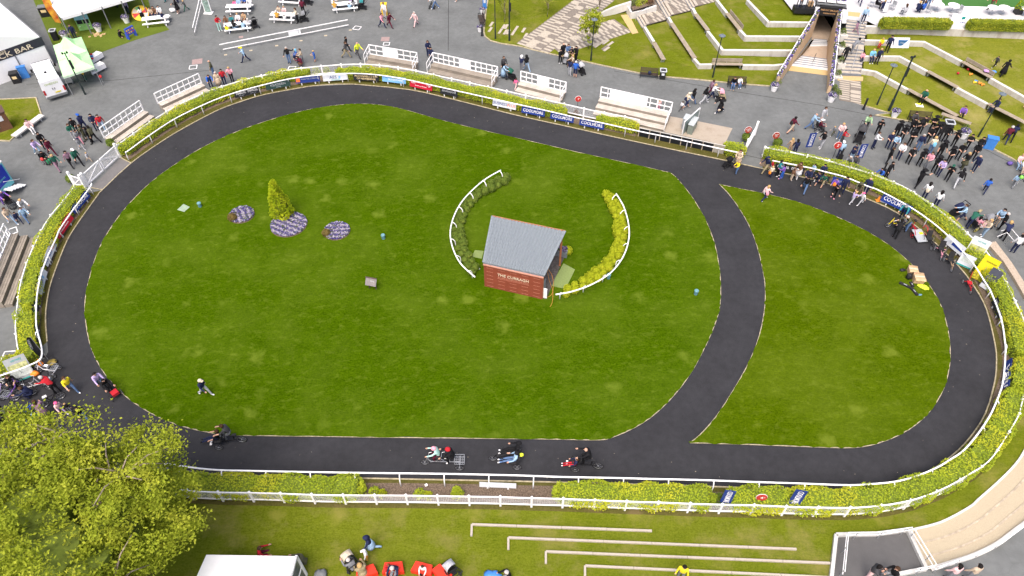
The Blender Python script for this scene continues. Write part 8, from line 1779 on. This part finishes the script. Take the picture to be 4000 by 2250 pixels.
person((-24.42,77.78,0), 'standb', 200, 'cream', 'black', 'long:hbrown', 1, '', 'woman in a cream top and wide black trousers'); person((-24.16,79.68,0), 'stand', 90, 'maroon', 'black', 'short:hbrown', 1.05, '', 'man in a maroon hoodie seen from behind'); person((-17.87,81.93,0), 'standb', 200, 'tan', 'brown', 'short:hred', .98, '', 'person in rust behind the teal pushchair')
person((-14.65,79.01,0), 'stand', 250, 'white', 'ltgrey', 'short:hbrown', 1.02, '', 'man in a white shirt in front of the yellow bin'); person((-14.69,76.67,0), 'walk', 330, 'pink', 'navy', 'short:hbrown', 1, '', 'person in a pink shirt walking past the yellow bin'); person((-13.8,76.76,0), 'walkb', 330, 'maroon', 'maroon', 'long:hbrown', 1, '', 'person in dark maroon beside the pink shirt')
person((-38.8,80.06,0), 'standb', 200, 'black', 'black', 'long:hblack', 1, 'slw', 'woman in a black dress beside the white sacks'); person((-38.11,80.69,0), 'walk', 210, 'dkgrey', 'green', 'short:hblond', .75, '', 'boy in dark green running near the lattice tower'); person((-41.31,82.94,0), 'stand', 200, 'teal', 'teal', 'short:hblack', .9, '', 'child in teal at the top edge'); person((-39.78,82.74,0), 'stand', 250, 'navy', 'navy', 'short:hbrown', 1, '', 'person in navy at the top edge behind the black dress')
person((-42.47,78.63,0), 'standb', 150, 'white', 'black', 'long:hblack', .8, 's', 'girl in a black skirt at the prize wheel'); person((-43.64,74.6,0), 'ground', 340, 'black', 'black', 'long:hblack', .95, 'w', 'woman in black sitting on the turf'); person((-48.31,73.99,0), 'stand', 290, 'navy', 'navy', 'short:hbrown', 1, '', 'man in navy behind the gazebo'); person((-46.28,71.58,0), 'standb', 250, 'purple', 'ltblue', 'long:hbrown', .95, '', 'woman in purple at the back of the gazebo'); person((-43.84,65.61,0), 'stand', 250, 'green', 'green', 'short:hbrown', 1, '', 'person in green under the gazebo front')
person((-44.68,80.06,0), 'stand', 270, 'lilac', 'navy', 'short:hbrown', .95, '', 'person in lilac under the grey marquee'); person((-46.56,81.63,0), 'stand', 250, 'grey', 'navy', 'short:hbrown', .95, '', 'person in grey under the grey marquee')
# left plaza
person((-45.46,56.8,0), 'sit', 320, 'ltpink', 'white', 'long:hbrown', .98, 'w', 'woman in pink and white trousers on the slab bench')
for (c, p, f, a, b, h, s, lab) in (((-39.27,56.93,0), 'standb', 300, 'navy', 'navy', 'short:hblack', 1.02, 'man in navy left of the pale stand'), ((-38.69,56.99,0), 'walk', 300, 'red', 'ltjeans', 'short:hblack', 1, 'man in red and pale jeans behind the stand rail'), ((-40.36,56.93,0), 'walk', 150, 'navy', 'navy', 'cap:blue', 1.02, 'man in navy with a bright blue cap'), ((-40.85,56.29,0), 'standb', 300, 'black', 'black', 'long:hblack', 1, 'woman in black at the back of the dark group'),
  ((-40.84,55.54,0), 'standb', 320, 'green', 'ltgrey', 'long:hbrown', .95, 'woman in green and pale trousers in the dark group'), ((-40.01,54.86,0), 'walk', 320, 'grey', 'pink', 'short:hblack', .85, 'child in grey and pink in the dark group'), ((-39.63,55.29,0), 'standb', 200, 'olive', 'olive', 'short:hbrown', .98, 'person in olive in the dark group'), ((-38.9,54.86,0), 'stand', 200, 'black', 'black', 'short:hblack', 1.02, 'adult in black in the dark group'), ((-38.62,54.98,0), 'walk', 160, 'olive', 'black', 'short:hblack', 1.05, 'man in olive at the right of the dark group'),
  ((-39.5,53.89,0), 'walk', 330, 'grey', 'ltgrey', 'cap:navy', .75, 'child in grey with a cap below the dark group'), ((-38.78,51.65,0), 'walk', 320, 'green', 'black', 'cap:white', 1.05, 'man in dark green with a white cap'), ((-39.36,51.42,0), 'walkb', 320, 'mauve', 'black', 'long:hblack', 1, 'woman in plum beside the man in dark green'), ((-38.1,52.11,0), 'walk', 340, 'ltgrey', 'beige', 'short:hblond', .6, 'toddler in pale grey near the double gate'),
  ((-43.07,53.11,0), 'push', 330, 'lilac', 'ltblue', 'long:hbrown', 1, 'woman in lilac behind the wheelchair'), ((-42.91,54.07,0), 'standb', 320, 'black', 'black', 'long:hblack', 1, 'woman in black above the wheelchair'), ((-41.84,53.11,0), 'walk', 330, 'maroon', 'maroon', 'short:hblack', 1, 'person in maroon beside the wheelchair'), ((-40.32,50.91,0), 'walkb', 320, 'green', 'mauve', 'long:hblond', 1, 'fair haired woman in green and plum trousers'),
  ((-41.11,43.84,0), 'walk', 330, 'beige', 'ltjeans', 'short:hbrown', 1.02, 'man in beige and jeans near the trailer'), ((-39.99,44.13,0), 'walkb', 320, 'ltblue', 'jeans', 'short:hblack', .9, 'child in pale blue near the trailer'), ((-40.74,45.32,0), 'lean', 320, 'white', 'ltgrey', 'short:hblond', 1, 'person in white bending near the trailer'), ((-40.56,43.94,0), 'walk', 320, 'navy', 'navy', 'short:hblack', .7, 'child in navy near the trailer'), ((-42.86,46.28,0), 'lean', 330, 'purple', 'purple', 'short:hgrey', 1, 'person in purple beside the trailer steps')):
 person(c, p, f, a, b, h, s, 'w' if b.startswith('lt') else '', lab)
wheelchair('wheelchair pushed through the left plaza', (-41.9,51.94,0), 330); person((-41.99,52.06,0), 'sit', 330, 'black', 'brgreen', 'short:hblack', .9, '', 'wheelchair passenger in black and green on the left plaza'); wheelchair('black wheelchair beside the trailer', (-42.24,45.98,0), 320)
# terraces and court
person((37.76,73.33,2.3), 'stand', 260, 'ltblue', 'navy', 'short:hgrey', 1.02, 'w', 'steward in a pale tabard at the top of the stairs'); person((36.87,72.27,1.6), 'walk', 120, 'mauve', 'mauve', 'cap:navy', .8, '', 'child in mauve climbing the stairs'); person((35.59,69.04,1.1), 'lean', 20, 'grey', 'grey', 'short:hblack', 1.02, '', 'person in grey leaning on the stair rail'); person((34.67,68.17,0.7), 'walk', 60, 'black', 'black', 'short:hgrey', 1.05, '', 'man in black on the stairs')
person((36.71,68.57,0.55), 'sit', 250, 'pink', 'navy', 'long:hblack', .75, 'w', 'girl in pink sitting beside the stairs'); person((37.7,68.64,0.55), 'sit', 260, 'sky', 'navy', 'short:hblond', .98, 'w', 'woman in sky blue sitting on the low wall'); person((38.09,68.02,0.5), 'stand', 270, 'navy', 'black', 'short:hblond', 1, '', 'person in navy standing before the low wall'); person((39.52,69.55,1), 'stand', 250, 'navy', 'black', 'long:hblack', 1.05, '', 'person in a navy coat beside the flat banner'); person((39.2,70.45,1), 'sit', 220, 'yellow', 'red', 'long:hblond', .75, '', 'child in yellow and red on the upper wall').location.z = 1.1
person((40.65,61.67,0.05), 'sit', 230, 'green', 'black', 'bald:black', 1.05, 'a', 'bald man in green sitting on the lowest wall'); person((48.9,65.68,1.5), 'walk', 200, 'dkgrey', 'black', 'short:hbrown', .7, 'w', 'child in dark clothes running on the upper grass'); person((48.9,64.03,1.5), 'walk', 30, 'black', 'black', 'short:hblack', 1, 'd', 'woman in black and red on the upper grass'); person((46.54,59.4,0.5), 'sit', 200, 'navy', 'navy', 'short:hbrown', 1.02, '', 'man in navy sitting on the middle wall'); person((43.35,59.02,0), 'sit', 240, 'purple', 'black', 'short:hbrown', .98, '', 'person in purple sitting on the end of the bench'); person((49.13,58.8,0.5), 'stand', 230, 'black', 'black', 'short:hblack', 1, '', 'person in black cut by the right edge')
for (c, p, f, a, b, h, lab) in (((38.8,77.5,2.3), 'walk', 250, 'black', 'navy', 'short:hbrown', 'person in navy trousers at the top edge of the court'), ((40.31,76.85,2.3), 'sit', 330, 'black', 'black', 'short:hblack', 'seated guest in black on the court'), ((41.87,77.13,2.3), 'sit', 200, 'maroon', 'black', 'short:hblack', 'seated guest in maroon behind the feather banner'), ((40.67,75.74,2.3), 'sit', 60, 'navy', 'navy', 'short:hblond', 'seated guest in navy left of the feather banner'), ((44.38,75.46,2.3), 'sit', 40, 'navy', 'navy', 'short:hblond', 'left guest in navy behind the court hedge'), ((44.99,75.46,2.3), 'sit', 120, 'blue', 'navy', 'short:hbrown', 'right guest in navy behind the court hedge'), ((45.31,76.75,2.3), 'stand', 250, 'black', 'black', 'short:hblack', 'person in black standing on the court'), ((45.98,76.66,2.3), 'stand', 240, 'navy', 'jeans', 'short:hblack', 'person in navy and jeans standing on the court'), ((42.74,74.83,2.3), 'sit', 90, 'ltgrey', 'grey', 'long:hbrown', 'person in pale grey behind the court hedge'), ((52.96,76.57,2.3), 'walk', 200, 'red', 'olive', 'short:hbrown', 'golfer in red on the putting green'), ((31.59,75.82,2.9), 'stand', 300, 'navy', 'navy', 'short:hblack', 'person in navy inside the barred viewing box')):
 person(c, p, f, a, b, h, 1, '', lab)
# bottom lawn
person((-7.96,16.54,0), 'walkb', 200, 'navy', 'ltblue', 'hood:navy', 1, 's', 'woman in a navy jacket and patterned skirt on the bottom lawn'); person((-8.1,15.97,0), 'stand', 200, 'white', 'mustard', 'cap:white', .72, '', 'child in white and mustard trousers on the bottom lawn'); person((-11.44,15.68,0), 'crouch', 180, 'olive', 'olive', 'short:hblack', .95, 'w', 'person in dark olive crouching beside the white tent')
pram('black pushchair with cream blanket on the bottom lawn', (-9.05,15.74,0), 130, 'black', 'cream', 1.3); person((-8.69,15.26,0), 'sitlean', 140, 'grey', 'black', 'short:hgrey', 1, '', 'person in grey behind the cream pushchair'); person((-8.2,15.04,0), 'sit', 120, 'khaki', 'brown', 'short:hblond', 1.1, 'd', 'person in a furry brown coat on the red seat')
person((-6.43,15.32,0), 'sitlean', 260, 'navy', 'grey', 'short:hgrey', 1.02, '', 'adult in navy on the red seat'); person((-6.78,15.37,0), 'sit', 270, 'red', 'navy', 'short:hred', .65, '', 'small child in red on the red seat'); person((-4.89,15.26,0), 'sit', 260, 'white', 'black', 'short:hbrown', .7, '', 'small child in white on the red seat'); pram('grey and black pushchair beside the red seats', (-3.41,15.21,0), 130, 'black', 'ltgrey', 1.3)
person((-14.24,16.22,0), 'ground', 20, 'red', 'maroon', 'short:hbrown', .95, 'b', 'child in red sitting behind the white tent'); person((-0.12,15,0), 'ground', 200, 'black', 'grey', 'short:hgrey', 1, '', 'person at the bottom edge beside the blue blanket'); person((9.25,14.93,0), 'stand', 250, 'yellow', 'grey', 'short:hblack', 1, '', 'person in yellow at the bottom edge')
person((19.56,14.95,0), 'phone', 330, 'dkgrey', 'ltpink', 'long:hblack', 1, '', 'woman in dark grey with a phone on the landing'); person((20.83,14.95,0), 'sit', 190, 'black', 'grey', 'short:hbrown', 1.05, '', 'man in black sitting on the landing'); person((24,14.87,0), 'stand', 100, 'ltpink', 'grey', 'long:hblack', 1, '', 'person in pale pink at the bottom right edge'); person((25.06,14.87,0), 'stand', 100, 'beige', 'grey', 'short:hblack', 1, '', 'person in beige at the bottom right edge')
